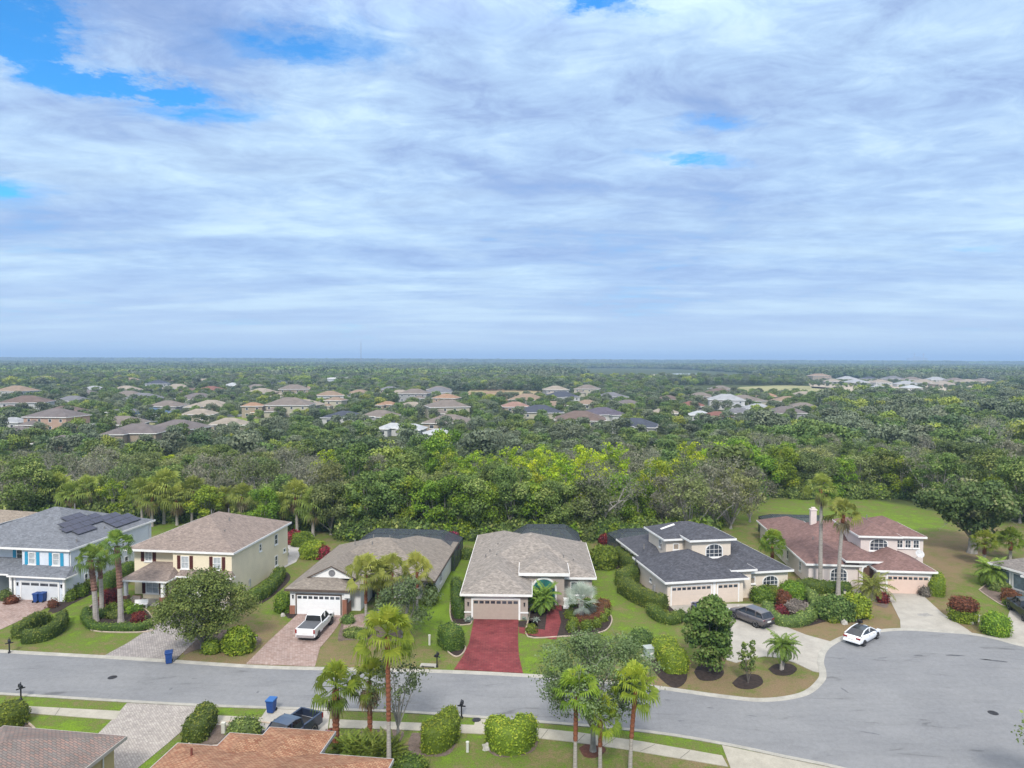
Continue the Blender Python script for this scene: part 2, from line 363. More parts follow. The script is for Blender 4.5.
lawn = gmix(1.0, lawn, gr(gnoise(9, 4, .8), [(.32, .60), (.68, 1.38)]), 'MULTIPLY')
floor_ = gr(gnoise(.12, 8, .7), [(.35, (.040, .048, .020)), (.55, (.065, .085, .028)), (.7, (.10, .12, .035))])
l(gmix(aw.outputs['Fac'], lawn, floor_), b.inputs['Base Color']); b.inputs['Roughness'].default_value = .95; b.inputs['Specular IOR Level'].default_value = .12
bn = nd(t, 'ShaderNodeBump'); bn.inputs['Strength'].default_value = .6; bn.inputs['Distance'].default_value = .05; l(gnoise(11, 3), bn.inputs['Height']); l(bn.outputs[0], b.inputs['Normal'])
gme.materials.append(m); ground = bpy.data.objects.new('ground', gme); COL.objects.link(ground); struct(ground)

# surfaces
m, t, b = mnodes('asphalt'); l = t.links.new; tcn = nd(t, 'ShaderNodeTexCoord')
a1 = gr(gnoise(.13, 6, .6), [(.35, (.198, .203, .212)), (.65, (.236, .240, .246))])
a2 = gmix(1.0, a1, gr(gnoise(2.6, 8, .75), [(.28, .86), (.72, 1.12)]), 'MULTIPLY')
a2 = gmix(1.0, a2, gr(gnoise(30, 2, .5), [(.3, .88), (.7, 1.1)]), 'MULTIPLY')
mp_ = nd(t, 'ShaderNodeMapping'); mp_.inputs['Scale'].default_value = (.35, 1.6, 1); mp_.inputs['Rotation'].default_value = (0, 0, R(14)); l(tcn.outputs['Object'], mp_.inputs[0])
sn = nd(t, 'ShaderNodeTexNoise'); sn.inputs['Scale'].default_value = .55; sn.inputs['Detail'].default_value = 7; sn.inputs['Distortion'].default_value = 1.2; l(mp_.outputs[0], sn.inputs['Vector'])
a2 = gmix(1.0, a2, gr(sn.outputs['Fac'], [(.27, .60), (.34, .93), (.5, 1.0), (.8, 1.05)]), 'MULTIPLY')
vo = nd(t, 'ShaderNodeTexVoronoi', feature='DISTANCE_TO_EDGE'); vo.inputs['Scale'].default_value = .16; vo.inputs['Randomness'].default_value = 1
wn = nd(t, 'ShaderNodeTexNoise'); wn.inputs['Scale'].default_value = .6; l(tcn.outputs['Object'], wn.inputs['Vector']); wa = nd(t, 'ShaderNodeMix', data_type='RGBA'); wa.inputs[0].default_value = .35; l(tcn.outputs['Object'], wa.inputs[6]); l(wn.outputs['Color'], wa.inputs[7]); l(wa.outputs[2], vo.inputs['Vector'])
a2 = gmix(1.0, a2, gr(vo.outputs['Distance'], [(.0, .95), (.006, 1.0)]), 'MULTIPLY')
l(a2, b.inputs['Base Color']); b.inputs['Roughness'].default_value = .9; b.inputs['Specular IOR Level'].default_value = .2; M_ASPH = m
M_CONC = mat('driveway_concrete', (.375, .352, .31), .9, .10, .7, bump=.15, fine=.08)
M_KERB = mat('kerb_concrete', (.36, .345, .305), .9, .14, .9, bump=.15, fine=.10)
M_WALK = mat('sidewalk_concrete', (.375, .35, .29), .9, .10, .8, bump=.15, fine=.08)
M_RED = mat_brick('stamped_red_concrete', (.165, .030, .034), (.215, .050, .050), (.13, .034, .036), .5, .34, .03, var=.30, vscale=.45)
M_PINK = mat_brick('pink_pavers', (.29, .20, .17), (.40, .31, .28), (.24, .18, .15), .3, .2, .02, var=.16, vscale=.6, rot=20)
M_GREYP = mat_brick('grey_pavers', (.26, .235, .23), (.36, .33, .31), (.22, .20, .19), .3, .2, .02, var=.14, vscale=.6, rot=60)
M_LIGHTP = mat_brick('pale_pavers', (.30, .27, .25), (.42, .385, .345), (.26, .235, .215), .26, .16, .018, var=.14, vscale=.8, rot=50)
M_MULCH = mat('dark_mulch', (.038, .027, .022), .98, .35, 3.0, bump=.8, bscale=14, fine=.35)
M_MULCHG = mat('grey_mulch', (.145, .11, .09), .98, .25, 1.2, bump=.8, bscale=14, fine=.3)
M_MULCHR = mat('red_mulch', (.10, .042, .028), .98, .3, 3.0, bump=.8, bscale=14, fine=.3)
M_EDGE = mat('bed_edging', (.40, .33, .26), .9, .15, 2, fine=.1)
M_GRAVEL = mat('patio_gravel', (.40, .385, .37), .95, .15, 2, fine=.25, bump=.5)
def cr(pts, k=6):
    """smooth curve through points"""
    P_ = [Vector(p) for p in pts]; out = []
    for i in range(len(P_) - 1):
        a, b_, c, d = P_[max(i - 1, 0)], P_[i], P_[i + 1], P_[min(i + 2, len(P_) - 1)]
        for j in range(k):
            s_ = j / k; out.append(.5 * ((2 * b_) + (c - a) * s_ + (2 * a - 5 * b_ + 4 * c - d) * s_ * s_ + (3 * b_ - a - 3 * c + d) * s_ ** 3))
    out.append(P_[-1]); return out
def gl(px): return [G(*p) for p in px]
def slab(name, pts, z, mt, th=.12, label=None):
    mb = MB(); mb.prism([(p[0], p[1]) for p in pts], z - th, z); o = mb.build(name, mt); struct(o)
    if label: o['label'] = label
    return o
def strip(name, pts, wd, side, z0, z1, mt):
    """kerb: follows a line, wd wide to one side, with a slightly rolled section"""
    mb = MB(); n = len(pts); vs = []
    for i, p in enumerate(pts):
        d = pts[min(i + 1, n - 1)] - pts[max(i - 1, 0)]; d.z = 0; d.normalize(); q = Vector((-d.y, d.x, 0)) * side
        for (k, z) in ((0, -.1), (0, z1), (.3, z1), (.55, z1 * .55 + z0 * .45), (1, z0), (1, -.1)): vs.append((p.x + q.x * wd * k, p.y + q.y * wd * k, z))
    fs = []
    for i in range(n - 1):
        for k in range(5): a = i * 6 + k; fs.append((a, a + 1, a + 7, a + 6) if side < 0 else (a, a + 6, a + 7, a + 1))
    fs.append(tuple(range(6))); fs.append(tuple(range(n * 6 - 1, n * 6 - 7, -1)))
    mb.add(vs, fs); return struct(mb.build(name, mt))
far_px = [(-260, 634), (-120, 642), (0, 650), (100, 655.5), (165, 659.5), (256, 665.5), (322, 667.5), (433, 670), (522, 674), (590, 679), (656, 686), (722, 695), (763, 698.5), (800, 693), (817, 680), (819, 671), (817, 660), (823, 647), (843, 636), (870, 631), (900, 628.5), (940, 630.5), (970, 633), (997, 638), (1024, 645)]
farc = cr([G(*p) for p in far_px] + [Vector((54.6, 66.8, 0)), Vector((56.6, 62, 0)), Vector((56.8, 56, 0)), Vector((54, 50, 0)), Vector((49, 45.5, 0)), Vector((42, 43, 0))])
near_px = [(-260, 684), (-120, 689), (0, 695), (100, 701), (200, 706.5), (300, 710), (400, 713), (531, 722.5), (647, 733), (722, 745), (784, 758), (833, 768)]
nearc = cr([G(*p) for p in near_px] + [Vector((27.5, 45.2, 0)), Vector((34, 43, 0)), Vector((42, 42.6, 0))])
road_poly = [(p.x, p.y) for p in farc] + [(p.x, p.y) for p in reversed(nearc)]
slab('road', road_poly, .012, M_ASPH, .1)
strip('kerb', farc, .60, -1, .02, .06, M_KERB); strip('kerb', nearc, .42, 1, .02, .06, M_KERB)
slab('driveway', gl([(298, 614), (343, 614), (342, 620), (332, 634), (320, 648), (315, 666.5), (246, 664), (268, 642)]), .035, M_PINK)
slab('driveway', gl([(474, 619), (518.6, 619.5), (518, 640), (519, 656), (523, 673.3), (454, 669.5), (463, 656), (469, 643)]), .035, M_RED)
slab('driveway', gl([(192, 602), (236, 602), (205, 632), (176, 659.4), (104, 656), (128, 643), (152, 627)]), .035, M_GREYP)
slab('driveway', gl([(12, 597), (57, 598), (53, 605), (30, 616), (0, 630), (-45, 646), (-140, 639), (-60, 612)]), .035, M_PINK)
slab('driveway', gl([(667, 604), (753, 604), (768, 616), (786, 627), (806, 635), (830, 641.5), (836, 639.5), (822, 648), (817.5, 659.5), (819, 672.5), (813, 671.5), (795, 663), (779, 658), (765, 656.5), (752, 658.5), (736, 663), (726, 660), (714, 648), (700, 633), (687, 622)]), .035, M_CONC)
slab('driveway', gl([(885.5, 592), (919, 592), (932, 604), (943, 614), (968, 630), (972, 633.2), (940, 630.3), (900.5, 628.3), (900, 620), (893, 606)]), .035, M_CONC)
slab('driveway', gl([(994, 637.5), (1003, 629), (1008, 616), (1012, 604), (1045, 600), (1100, 640), (1060, 655), (1024, 645)]), .035, M_CONC)
slab('driveway', gl([(127, 703.2), (196, 706.8), (187, 727), (166, 745), (133, 772), (70, 820), (30, 800), (92, 740), (114, 718)]), .035, M_LIGHTP)
slab('driveway', gl([(267, 709), (330, 711.5), (326, 745), (243, 745)]), .035, M_CONC)
slab('driveway', gl([(722, 745.5), (784, 758.5), (833, 768.5), (905, 800), (800, 830), (735, 780)]), .035, M_WALK)
def walk(name, up, lo): return slab(name, gl(up + lo[::-1]), .05, M_WALK)

walk('sidewalk', [(-150, 697), (23, 706.3), (121.5, 711.5)], [(-150, 703.5), (25, 713.3), (115, 720)])
walk('sidewalk', [(200, 715), (264.5, 718)], [(193, 724), (260, 727.4)])
walk('sidewalk', [(330, 719.5), (400, 722.5), (487, 726), (536, 728.3), (580, 733), (643, 742), (722, 756)], [(329, 728), (400, 730), (487, 734.5), (530, 737.5), (570, 742), (624, 749.5), (728, 767)])
slab('footpath', gl([(519, 627), (545, 630), (547, 612), (543, 600), (556, 600), (561, 622), (556, 640), (519, 633)]), .028, M_RED)
slab('footpath', gl([(345, 617), (372, 612), (378, 618), (362, 630), (343, 629)]), .028, M_PINK)
slab('footpath', gl([(851, 590), (858, 597), (868, 601), (884, 602), (892, 600), (884, 596.5), (872, 596), (862, 592), (858, 588)]), .028, M_CONC)
slab('footpath', gl([(245, 566), (262, 548), (290, 540), (305, 548), (296, 562), (270, 575), (252, 580)]), .028, M_GRAVEL)
slab('footpath', gl([(476, 719), (498, 721), (498, 727), (474, 726)]), .055, M_WALK)
# mulch beds with pale edging
def bed(px, mt=None, edge=False, z=.02):
    pts = cr([G(*p) for p in px + [px[0]]], 4)[:-1]
    o = slab('mulch_bed', pts, z, mt or M_MULCH, .1)
    if edge:
        mb = MB(); n = len(pts)
        mb.tube([(p.x, p.y, .05) for p in pts + [pts[0]]], .075, 5); struct(mb.build('bed_edging', M_EDGE))
bed([(452, 590), (470, 600), (472, 621), (466, 625), (454, 624), (450, 612)], edge=True)
bed([(528, 621), (536, 600), (566, 604), (590, 603), (606, 611), (612, 620), (605, 631), (585, 635), (560, 637), (528, 637)], edge=True)
bed([(519, 621), (532, 621), (538, 627), (519, 627)])
bed([(440, 640), (446, 650), (456, 657), (464, 652), (463, 645)], edge=True)
bed([(648, 655), (655, 652), (665, 665), (685, 670), (686, 681), (676, 688), (664, 682), (652, 668)])
bed([(694, 672), (700, 665), (718, 665), (724, 673), (716, 680), (700, 680)])
bed([(732, 683), (742, 675), (758, 675), (763, 683), (752, 689), (738, 688)])
bed([(768, 669), (776, 664), (790, 664), (797, 669), (790, 675), (776, 675)])
bed([(612, 565), (622, 575), (640, 600), (655, 616), (672, 624), (683, 622), (676, 608), (650, 590), (636, 570), (625, 555)])
bed([(765, 608), (770, 622), (790, 627), (808, 626), (824, 622), (838, 620), (850, 622), (860, 622), (866, 615), (858, 606), (840, 604), (825, 604), (820, 595), (812, 588), (790, 590)])
bed([(810, 582), (846, 586), (858, 600), (880, 604), (888, 600), (886, 608), (868, 602), (845, 596), (812, 592), (798, 588)], M_MULCHG)
bed([(60, 600), (92, 588), (100, 590), (72, 604), (58, 612), (48, 612)])
bed([(86, 610), (88, 626), (100, 632), (148, 632), (154, 624), (146, 610), (125, 604), (100, 602)], edge=True)
bed([(28, 706 + 17), (36, 733), (18, 745), (-10, 760), (-30, 740)], M_MULCHG, edge=True)
bed([(184, 728), (190, 738), (196, 748), (262, 738), (276, 725), (240, 722), (215, 724)], M_MULCHG, edge=True)
bed([(412, 733), (408, 745), (414, 754), (445, 756), (456, 744), (455, 733)], M_MULCHG)
bed([(487, 735), (486, 748), (500, 757), (530, 753), (538, 742), (532, 735)], M_MULCHG)
bed([(579, 748), (592, 742), (606, 749), (598, 757), (585, 757)], M_MULCHR)
bed([(340, 733), (400, 730), (398, 745), (385, 768), (335, 765)], M_MULCHG)
bed([(184, 655), (205, 648), (246, 648), (262, 640), (245, 632), (205, 630), (186, 640)], M_MULCHG)
bed([(342, 622), (352, 617), (372, 627), (400, 626), (412, 634), (395, 641), (350, 640), (338, 640)], M_MULCHG)
bed([(984, 624), (1004, 624), (1005, 635), (994, 637), (984, 632)], M_MULCHG)
bed([(979, 590), (990, 584), (1006, 590), (1024, 590), (1010, 604), (1004, 606), (996, 602), (984, 594)], M_MULCHG, edge=True)
bed([(244, 602), (262, 596), (282, 582), (286, 572), (290, 580), (268, 600), (250, 606)])
bed([(284, 610), (296, 606), (298, 616), (288, 618)])
bed([(940, 590), (930, 590), (925, 580), (936, 574), (946, 590)], M_MULCHG)
# sidewalk joints, manholes, drains
mb = MB()
for (a, c) in (((500, 727), (495, 735)), ((450, 725), (447, 733)), ((548, 730), (541, 739)), ((585, 734.5), (576, 743.5)), ((615, 739), (603, 747)), ((655, 745), (640, 752)), ((690, 751), (680, 759)), ((60, 708.7), (55, 716)), ((372, 721.7), (371, 729.3)), ((232, 717), (228, 726))):
    p, q = G(*a), G(*c); d = (q - p).normalized(); n = Vector((-d.y, d.x, 0)) * .02
    mb.add([(p.x - n.x, p.y - n.y, .053), (q.x - n.x, q.y - n.y, .053), (q.x + n.x, q.y + n.y, .053), (p.x + n.x, p.y + n.y, .053)], [(0, 1, 2, 3)])
struct(mb.build('paving_joints', mat('joint_dark', (.12, .115, .10), .9)))
M_IRON = mat('cast_iron', (.045, .045, .05), .6, .3, 20, metal=.4)
def manhole(px, py, label, r=.38, z=.014):
    p = G(px, py); mb = MB(); mb.lathe([(r, 0), (r, .012), (r - .03, .02), (r * .75, .014), (.001, .016)], 20)
    t_ = mb.build('manhole_cover', M_IRON); t_.location = (p.x, p.y, z); tag(t_, label, 'manhole cover')
    mb = MB()
    for k in range(-3, 4): mb.box(-.2, k * .09 - .015, .016, .2, k * .09 + .015, .024)
    mb.build('grip_pattern', M_IRON, t_)
manhole(112.5, 677.5, 'round dark iron manhole cover in the street in front of the blue house', .38)
manhole(993, 713, 'round dark iron manhole cover in the asphalt of the turning circle', .38)
manhole(476.5, 720.5, 'round drain cover in the concrete square beside the kerb', .34, .058)
# storm drain inlet
e = empty('storm_drain', G(428, 667), R(-5), 'concrete kerb storm drain inlet beside the black mailbox', 'storm drain')
mb = MB(); mb.bevbox(-.75, -.1, 0, .75, .5, .14, .04); mb.build('slab', M_KERB, e)
mb = MB(); mb.box(-.6, -.115, .02, .6, -.1, .11); mb.build('opening', M_IRON, e)
# oil drips and tyre marks are worn into thin stains on the paving
def stain(px, py, rx, ry, rot, mt, z):
    p = G(px, py); mb = MB(); n = 26; pts = []
    for k in range(n):
        a = 2 * math.pi * k / n; rr = 1 + .45 * noise.noise(Vector((math.cos(a) * 1.6 + px, math.sin(a) * 1.6 + py, 0)))
        x, y = math.cos(a) * rx * rr, math.sin(a) * ry * rr; pts.append((p.x + x * math.cos(rot) - y * math.sin(rot), p.y + x * math.sin(rot) + y * math.cos(rot), z))
    mb.add(pts, [tuple(range(n))]); return mb
M_STAIN = mat('oil_stain', (.085, .088, .095), .7, .3, 3); M_STAIN2 = mat('faint_stain', (.135, .14, .15), .8, .2, 3); M_STAINC = mat('driveway_stain', (.29, .28, .26), .9, .2, 3)
for nm, lst, mt in (('oil_stain', [(955, 655.5, .8, .16, -.1), (997, 661, 1.1, .14, -.25), (985, 659.5, .5, .12, -.2), (918, 655.5, .45, .09, 0)], M_STAIN),
                    ('tyre_mark', [(835, 658, .7, .1, -.3), (882, 658, .6, .08, .2), (681, 721, .25, .12, 0), (711, 708, .3, .08, -.2), (752, 716, .4, .07, -.3), (165, 678, .25, .08, 0), (194, 678.5, .25, .07, 0), (171, 689, .12, .2, 0), (844, 690, .1, .5, .2), (870, 733, .7, .08, -.4), (668, 700, .25, .06, -.2), (258, 692, .1, .2, 0)], M_STAIN2)):
    mb = MB()
    for s_ in lst:
        q = stain(*s_, mt, .0165); mb.add(q.v, q.f)
    struct(mb.build(nm, mt))
q = stain(925, 615, .9, .5, .2, M_STAINC, .0385); struct(q.build('driveway_stain', M_STAINC))
# ================================================================== HOUSES
FACE = {'F': ((1, 0), (0, -1)), 'B': ((-1, 0), (0, 1)), 'R': ((0, 1), (1, 0)), 'L': ((0, -1), (-1, 0))}
def fm(face, x, y, z=0):
    """local frame on a wall: X along the wall, Y out of it, Z up"""
    t_, n_ = FACE[face]
    return Matrix(((t_[0], n_[0], 0, x), (t_[1], n_[1], 0, y), (0, 0, 1, z), (0, 0, 0, 1)))
M_WHITE = mat('white_trim', (.78, .77, .75), .6, .05, 2)
M_PANE = mat('window_glass', (.055, .065, .08), .12, .5, .8, spec=.6)
M_PANEL = mat('pale_blinds', (.42, .45, .47), .25, .25, 2.5, spec=.5)
M_DARK = mat('dark_opening', (.03, .03, .033), .7, .2, 3)
def arch_pts(w_, h, rise, n=10):
    if rise <= 0: return [(-w_ / 2, 0), (w_ / 2, 0), (w_ / 2, h), (-w_ / 2, h)]
    a = [(-w_ / 2, 0), (w_ / 2, 0)]
    for k in range(n + 1):
        th = math.pi * k / n; a.append((w_ / 2 * math.cos(th), h - rise + rise * math.sin(th)))
    return a
def ringmesh(mb, M, outer, inner, y0, y1, mi=0):
    n = len(outer); vs = []
    for (pts, y) in ((outer, y0), (outer, y1), (inner, y1), (inner, y0)): vs += [M @ Vector((p[0], y, p[1])) for p in pts]
    fs = []
    for q in range(3):
        for i in range(n): j = (i + 1) % n; fs.append((q * n + i, q * n + j, (q + 1) * n + j, (q + 1) * n + i))
    mb.add(vs, fs, mi)
class House:
    def __init__(s, name, loc, rz, label, cat, wall, roof, trim=M_WHITE, group=None):
        s.o = empty(name, loc, rz, label, cat, group); s.wall, s.roofm, s.trim = wall, roof, trim; s.W = MB(); s.Rf = MB(); s.Fa = MB(); s.T = MB(); s.nr = 0
    def walls(s, x0, y0, x1, y1, h, z0=-.05, poly=None): 
        if poly: s.W.prism(poly, z0, h)
        else: s.W.box(x0, y0, z0, x1, y1, h)
    def hip(s, x0, y0, x1, y1, z, pitch=.42, oh=.4, top=None, fas=.2, gable=''):
        """hip roof over a rectangle of walls; gable holds F/B/L/R ends left as gables"""
        s.nr += 1; e = .0023 * s.nr; z += e; x0 -= oh + e; x1 += oh + e; y0 -= oh + e; y1 += oh + e
        w_, d = x1 - x0, y1 - y0; hh = min(w_, d) / 2
        r = hh * pitch; 
        if w_ >= d: a = (x0 + (0 if 'L' in gable else hh), (y0 + y1) / 2, z + r); c = (x1 - (0 if 'R' in gable else hh), (y0 + y1) / 2, z + r)
        else: a = ((x0 + x1) / 2, y0 + (0 if 'F' in gable else hh), z + r); c = ((x0 + x1) / 2, y1 - (0 if 'B' in gable else hh), z + r)
        v = [(x0, y0, z), (x1, y0, z), (x1, y1, z), (x0, y1, z), a, c, (x0, y0, z - .04), (x1, y0, z - .04), (x1, y1, z - .04), (x0, y1, z - .04)]
        if w_ >= d: f = [(0, 1, 5, 4), (2, 3, 4, 5), (1, 2, 5), (3, 0, 4)]
        else: f = [(0, 1, 4), (1, 2, 5, 4), (2, 3, 5), (3, 0, 4, 5)]
        s.Rf.add(v, f + [(6, 9, 8, 7), (0, 6, 7, 1), (1, 7, 8, 2), (2, 8, 9, 3), (3, 9, 6, 0)])
        # ridge caps
        for (p, q) in (((x0, y0, z), a), ((x1, y0, z), c if w_ >= d else a), ((x1, y1, z), c), ((x0, y1, z), a if w_ >= d else c), (a, c)):
            if False: s.Rf.tube([Vector(p) + Vector((0, 0, .015)), Vector(q) + Vector((0, 0, .015))], .05, 5)
        b = .06
        for (p, q, r_, t_) in ((x0 - b, y0 - b, x1 + b, y0 + .03), (x0 - b, y1 - .03, x1 + b, y1 + b), (x0 - b, y0 + .03, x0 + .03, y1 - .03), (x1 - .03, y0 + .03, x1 + b, y1 - .03)):
            s.Fa.box(p, q, z - .045 - fas, r_, t_, z - .012)
        s.Fa.box(x0 + .03, y0 + .03, z - .045 - fas * .5, x1 - .03, y1 - .03, z - .05)
    def shed(s, x0, y0, x1, y1, z0, z1, hl=.5, hr=.5, fas=.18):
        """lean-to roof rising from y0 to y1, hipped in at its ends"""
        s.nr += 1; z0 += .002 * s.nr
        v = [(x0, y0, z0), (x1, y0, z0), (x1 - hr, y1, z1), (x0 + hl, y1, z1), (x1, y1, z0), (x0, y1, z0)]
        s.Rf.add(v, [(0, 1, 2, 3), (1, 4, 2), (0, 3, 5), (0, 5, 4, 1)])
        s.Fa.box(x0 - .05, y0 - .06, z0 - fas, x1 + .05, y0 + .03, z0 - .01); s.Fa.box(x0 - .05, y0 + .03, z0 - fas, x0 + .03, y1, z0 - .01); s.Fa.box(x1 - .03, y0 + .03, z0 - fas, x1 + .05, y1, z0 - .01)
    def window(s, face, x, y, z, w_=1.0, h=1.3, rise=0, cols=2, rows=2, pane=M_PANE, shutter=None, name='window', trim=None, fw=.09, sill=True):
        M = fm(face, x, y, z); mb = MB(); o = arch_pts(w_, h, rise); k = fw
        inn = [(p[0] * (w_ - 2 * k) / w_, k + (p[1]) * (h - 2 * k) / h) for p in o]
        ringmesh(mb, M, o, inn, -.02, .07)
        bw = .02
        for c in range(1, cols):
            cx = -w_ / 2 + w_ * c / cols; zt = h - k if rise <= 0 else h - rise + rise * math.sqrt(max(0, 1 - (2 * cx / w_) ** 2)) - k * .5
            mb.box(cx - bw, .012, k, cx + bw, .05, zt, M=M)
        for r in range(1, rows):
            rz = h * r / rows
            if rise > 0: rz = (h - rise) * r / max(1, rows - 1)
            mb.box(-w_ / 2 + k, .012, rz - bw, w_ / 2 - k, .048, rz + bw, M=M)
        if sill: mb.box(-w_ / 2 - .08, -.02, -.1, w_ / 2 + .08, .13, -.004, M=M)
        f = mb.build(name, trim or s.trim, s.o)
        mb = MB(); n = len(inn); mb.add([M @ Vector((p[0] * 1.01, .006, p[1])) for p in inn], [tuple(range(n))]); 
        mb.build('pane', pane, f)
        if shutter:
            for sg in (-1, 1):
                cx = sg * (w_ / 2 + .27); mb = MB(); mb.box(cx - .2, -.01, -.03, cx + .2, .05, h + .03, M=M)
                for q in range(int(h / .12)): mb.box(cx - .15, .05, .04 + q * .12, cx + .15, .068, .10 + q * .12, M=M)
                mb.build('shutter', shutter, s.o)
        return f
    def garage(s, x, y, w_, h=2.15, door=None, n=8, face='F', trimw=.14, glaz=M_PANE, rows=4):
        M = fm(face, x, y); mb = MB(); mb.box(-w_ / 2, -.02, .0, w_ / 2, .03, h, M=M)
        pan = n
        for r in range(rows):
            for c in range(pan):
                if r == rows - 1 and glaz: continue
                x0 = -w_ / 2 + w_ * c / pan; mb.box(x0 + .05, .03, .04 + r * h / rows + .03, x0 + w_ / pan - .05, .042, (r + 1) * h / rows - .04, M=M)
        d = mb.build('garage_door', door or M_WHITE, s.o)
        if glaz:
            mb = MB()
            for c in range(n):
                x0 = -w_ / 2 + w_ * c / n; mb.box(x0 + .08, .025, h * (1 - 1 / rows) + .12, x0 + w_ / n - .08, .040, h - .12, M=M)
            mb.build('glazing', glaz, d)
        t_ = MB(); t_.box(-w_ / 2 - trimw, -.01, 0, -w_ / 2, .07, h + trimw, M=M); t_.box(w_ / 2, -.01, 0, w_ / 2 + trimw, .07, h + trimw, M=M); t_.box(-w_ / 2, -.01, h, w_ / 2, .068, h + trimw, M=M)
        return t_
    def part(s, name, mb, mt, smooth=False): return mb.build(name, mt, s.o, smooth)
    def column(s, x, y, z, w_=.3, mt=None):
        mb = MB(); mb.box(x - w_ / 2, y - w_ / 2, 0, x + w_ / 2, y + w_ / 2, z); mb.box(x - w_ * .65, y - w_ * .65, -.01, x + w_ * .65, y + w_ * .65, .25); mb.box(x - w_ * .62, y - w_ * .62, z - .25, x + w_ * .62, y + w_ * .62, z - .02); mb.build('column', mt or s.trim, s.o)
    def vents(s, pts, mt=None):
        for p in pts:
            mb = MB(); mb.lathe([(.07, -.3), (.07, .35), (.0, .36)], 8); v = mb.build('roof_vent', mt or M_VENT, s.o); v.location = p
    def sconce(s, face, x, y, z):
        M = fm(face, x, y, z); mb = MB(); mb.box(-.07, 0, 0, .07, .12, .32, M=M); mb.box(-.1, 0, .32, .1, .15, .37, M=M); mb.build('wall_lamp', M_DARK, s.o)
    def door(s, face, x, y, w_=.95, h=2.1, mt=None):
        M = fm(face, x, y); mb = MB(); mb.box(-w_ / 2, -.02, 0, w_ / 2, .05, h, M=M)
        for (a, b_) in ((.2, .95), (1.1, 1.9)): mb.box(-w_ / 2 + .15, .05, a, w_ / 2 - .15, .065, b_, M=M)
        d = mb.build('door', mt or M_DARK, s.o); mb = MB(); mb.lathe([(.03, 0), (.045, .04), (.03, .08)], 8, M=M @ Matrix.Translation((w_ / 2 - .12, .06, 1.0)) @ Matrix.Rotation(R(-90), 4, 'X')); mb.build('handle', M_VENT, d)
    def cage(s, x0, y0, x1, y1, h=2.7, rise=1.2, inset=2.0, nb=5):
        """screened pool enclosure: hipped frame of dark bars with mesh between them"""
        sc = MB(); fr = MB()
        v = [(x0, y0, .02), (x1, y0, .02), (x1, y1, .02), (x0, y1, .02), (x0, y0, h), (x1, y0, h), (x1, y1, h), (x0, y1, h), (x0 + inset, y0 + inset, h + rise), (x1 - inset, y0 + inset, h + rise), (x1 - inset, y1 - inset, h + rise), (x0 + inset, y1 - inset, h + rise)]
        sc.add(v, [(0, 1, 5, 4), (1, 2, 6, 5), (2, 3, 7, 6), (3, 0, 4, 7), (4, 5, 9, 8), (5, 6, 10, 9), (6, 7, 11, 10), (7, 4, 8, 11), (8, 9, 10, 11)])
        V = [Vector(p) for p in v]
        for (a, b_) in ((0, 4), (1, 5), (2, 6), (3, 7), (4, 5), (5, 6), (6, 7), (7, 4), (4, 8), (5, 9), (6, 10), (7, 11), (8, 9), (9, 10), (10, 11), (11, 8)): fr.tube([V[a], V[b_]], .05, 4)
        for k in range(1, nb):
            f = k / nb
            for (a, b_, c, d) in ((0, 1, 4, 5), (3, 2, 7, 6)): fr.tube([V[a].lerp(V[b_], f), V[c].lerp(V[d], f)], .035, 4)
            fr.tube([V[4].lerp(V[5], f), V[8].lerp(V[9], f), V[11].lerp(V[10], f), V[7].lerp(V[6], f)], .035, 4)
            if k < 3:
                f = k / 3
                for (a, b_, c, d) in ((1, 2, 5, 6), (0, 3, 4, 7)): fr.tube([V[a].lerp(V[b_], f), V[c].lerp(V[d], f)], .035, 4)
                fr.tube([V[4].lerp(V[7], f), V[8].lerp(V[11], f), V[9].lerp(V[10], f), V[5].lerp(V[6], f)], .035, 4)
        c = sc.build('pool_cage', M_SCREEN, s.o); fr.build('cage_frame', M_BRONZE, c)
    def done(s, extra=None):
        s.W.build('wall', s.wall, s.o); r = s.Rf.build('roof', s.roofm, s.o); s.Fa.build('fascia', s.trim, r)
        if s.T.v: s.T.build('trim', s.trim, s.o)
        return s.o
M_VENT = mat('roof_vent_metal', (.25, .24, .23), .6, .2, 5, metal=.3)
M_BRONZE = mat('bronze_frame', (.04, .045, .05), .5, .2, 4)
m, t, b = mnodes('insect_screen'); tr = nd(t, 'ShaderNodeBsdfTransparent'); ms = nd(t, 'ShaderNodeMixShader'); ms.inputs[0].default_value = .62
b.inputs['Base Color'].default_value = (.045, .058, .075, 1); b.inputs['Roughness'].default_value = .6
t.links.new(tr.outputs[0], ms.inputs[1]); t.links.new(b.outputs[0], ms.inputs[2]); t.links.new(ms.outputs[0], t.nodes['Material Output'].inputs[0]); M_SCREEN = m
def shingle(name, c, var=.16, d=.22): return mat_brick(name, tuple(q * (1 - d) for q in c), tuple(q * (1 + d) for q in c), tuple(q * .72 for q in c), .26, .13, .010, var=var, vscale=1.6)
def stucco(name, c): return mat(name, c, .92, .05, .5, bump=.2, bscale=30, fine=.04)

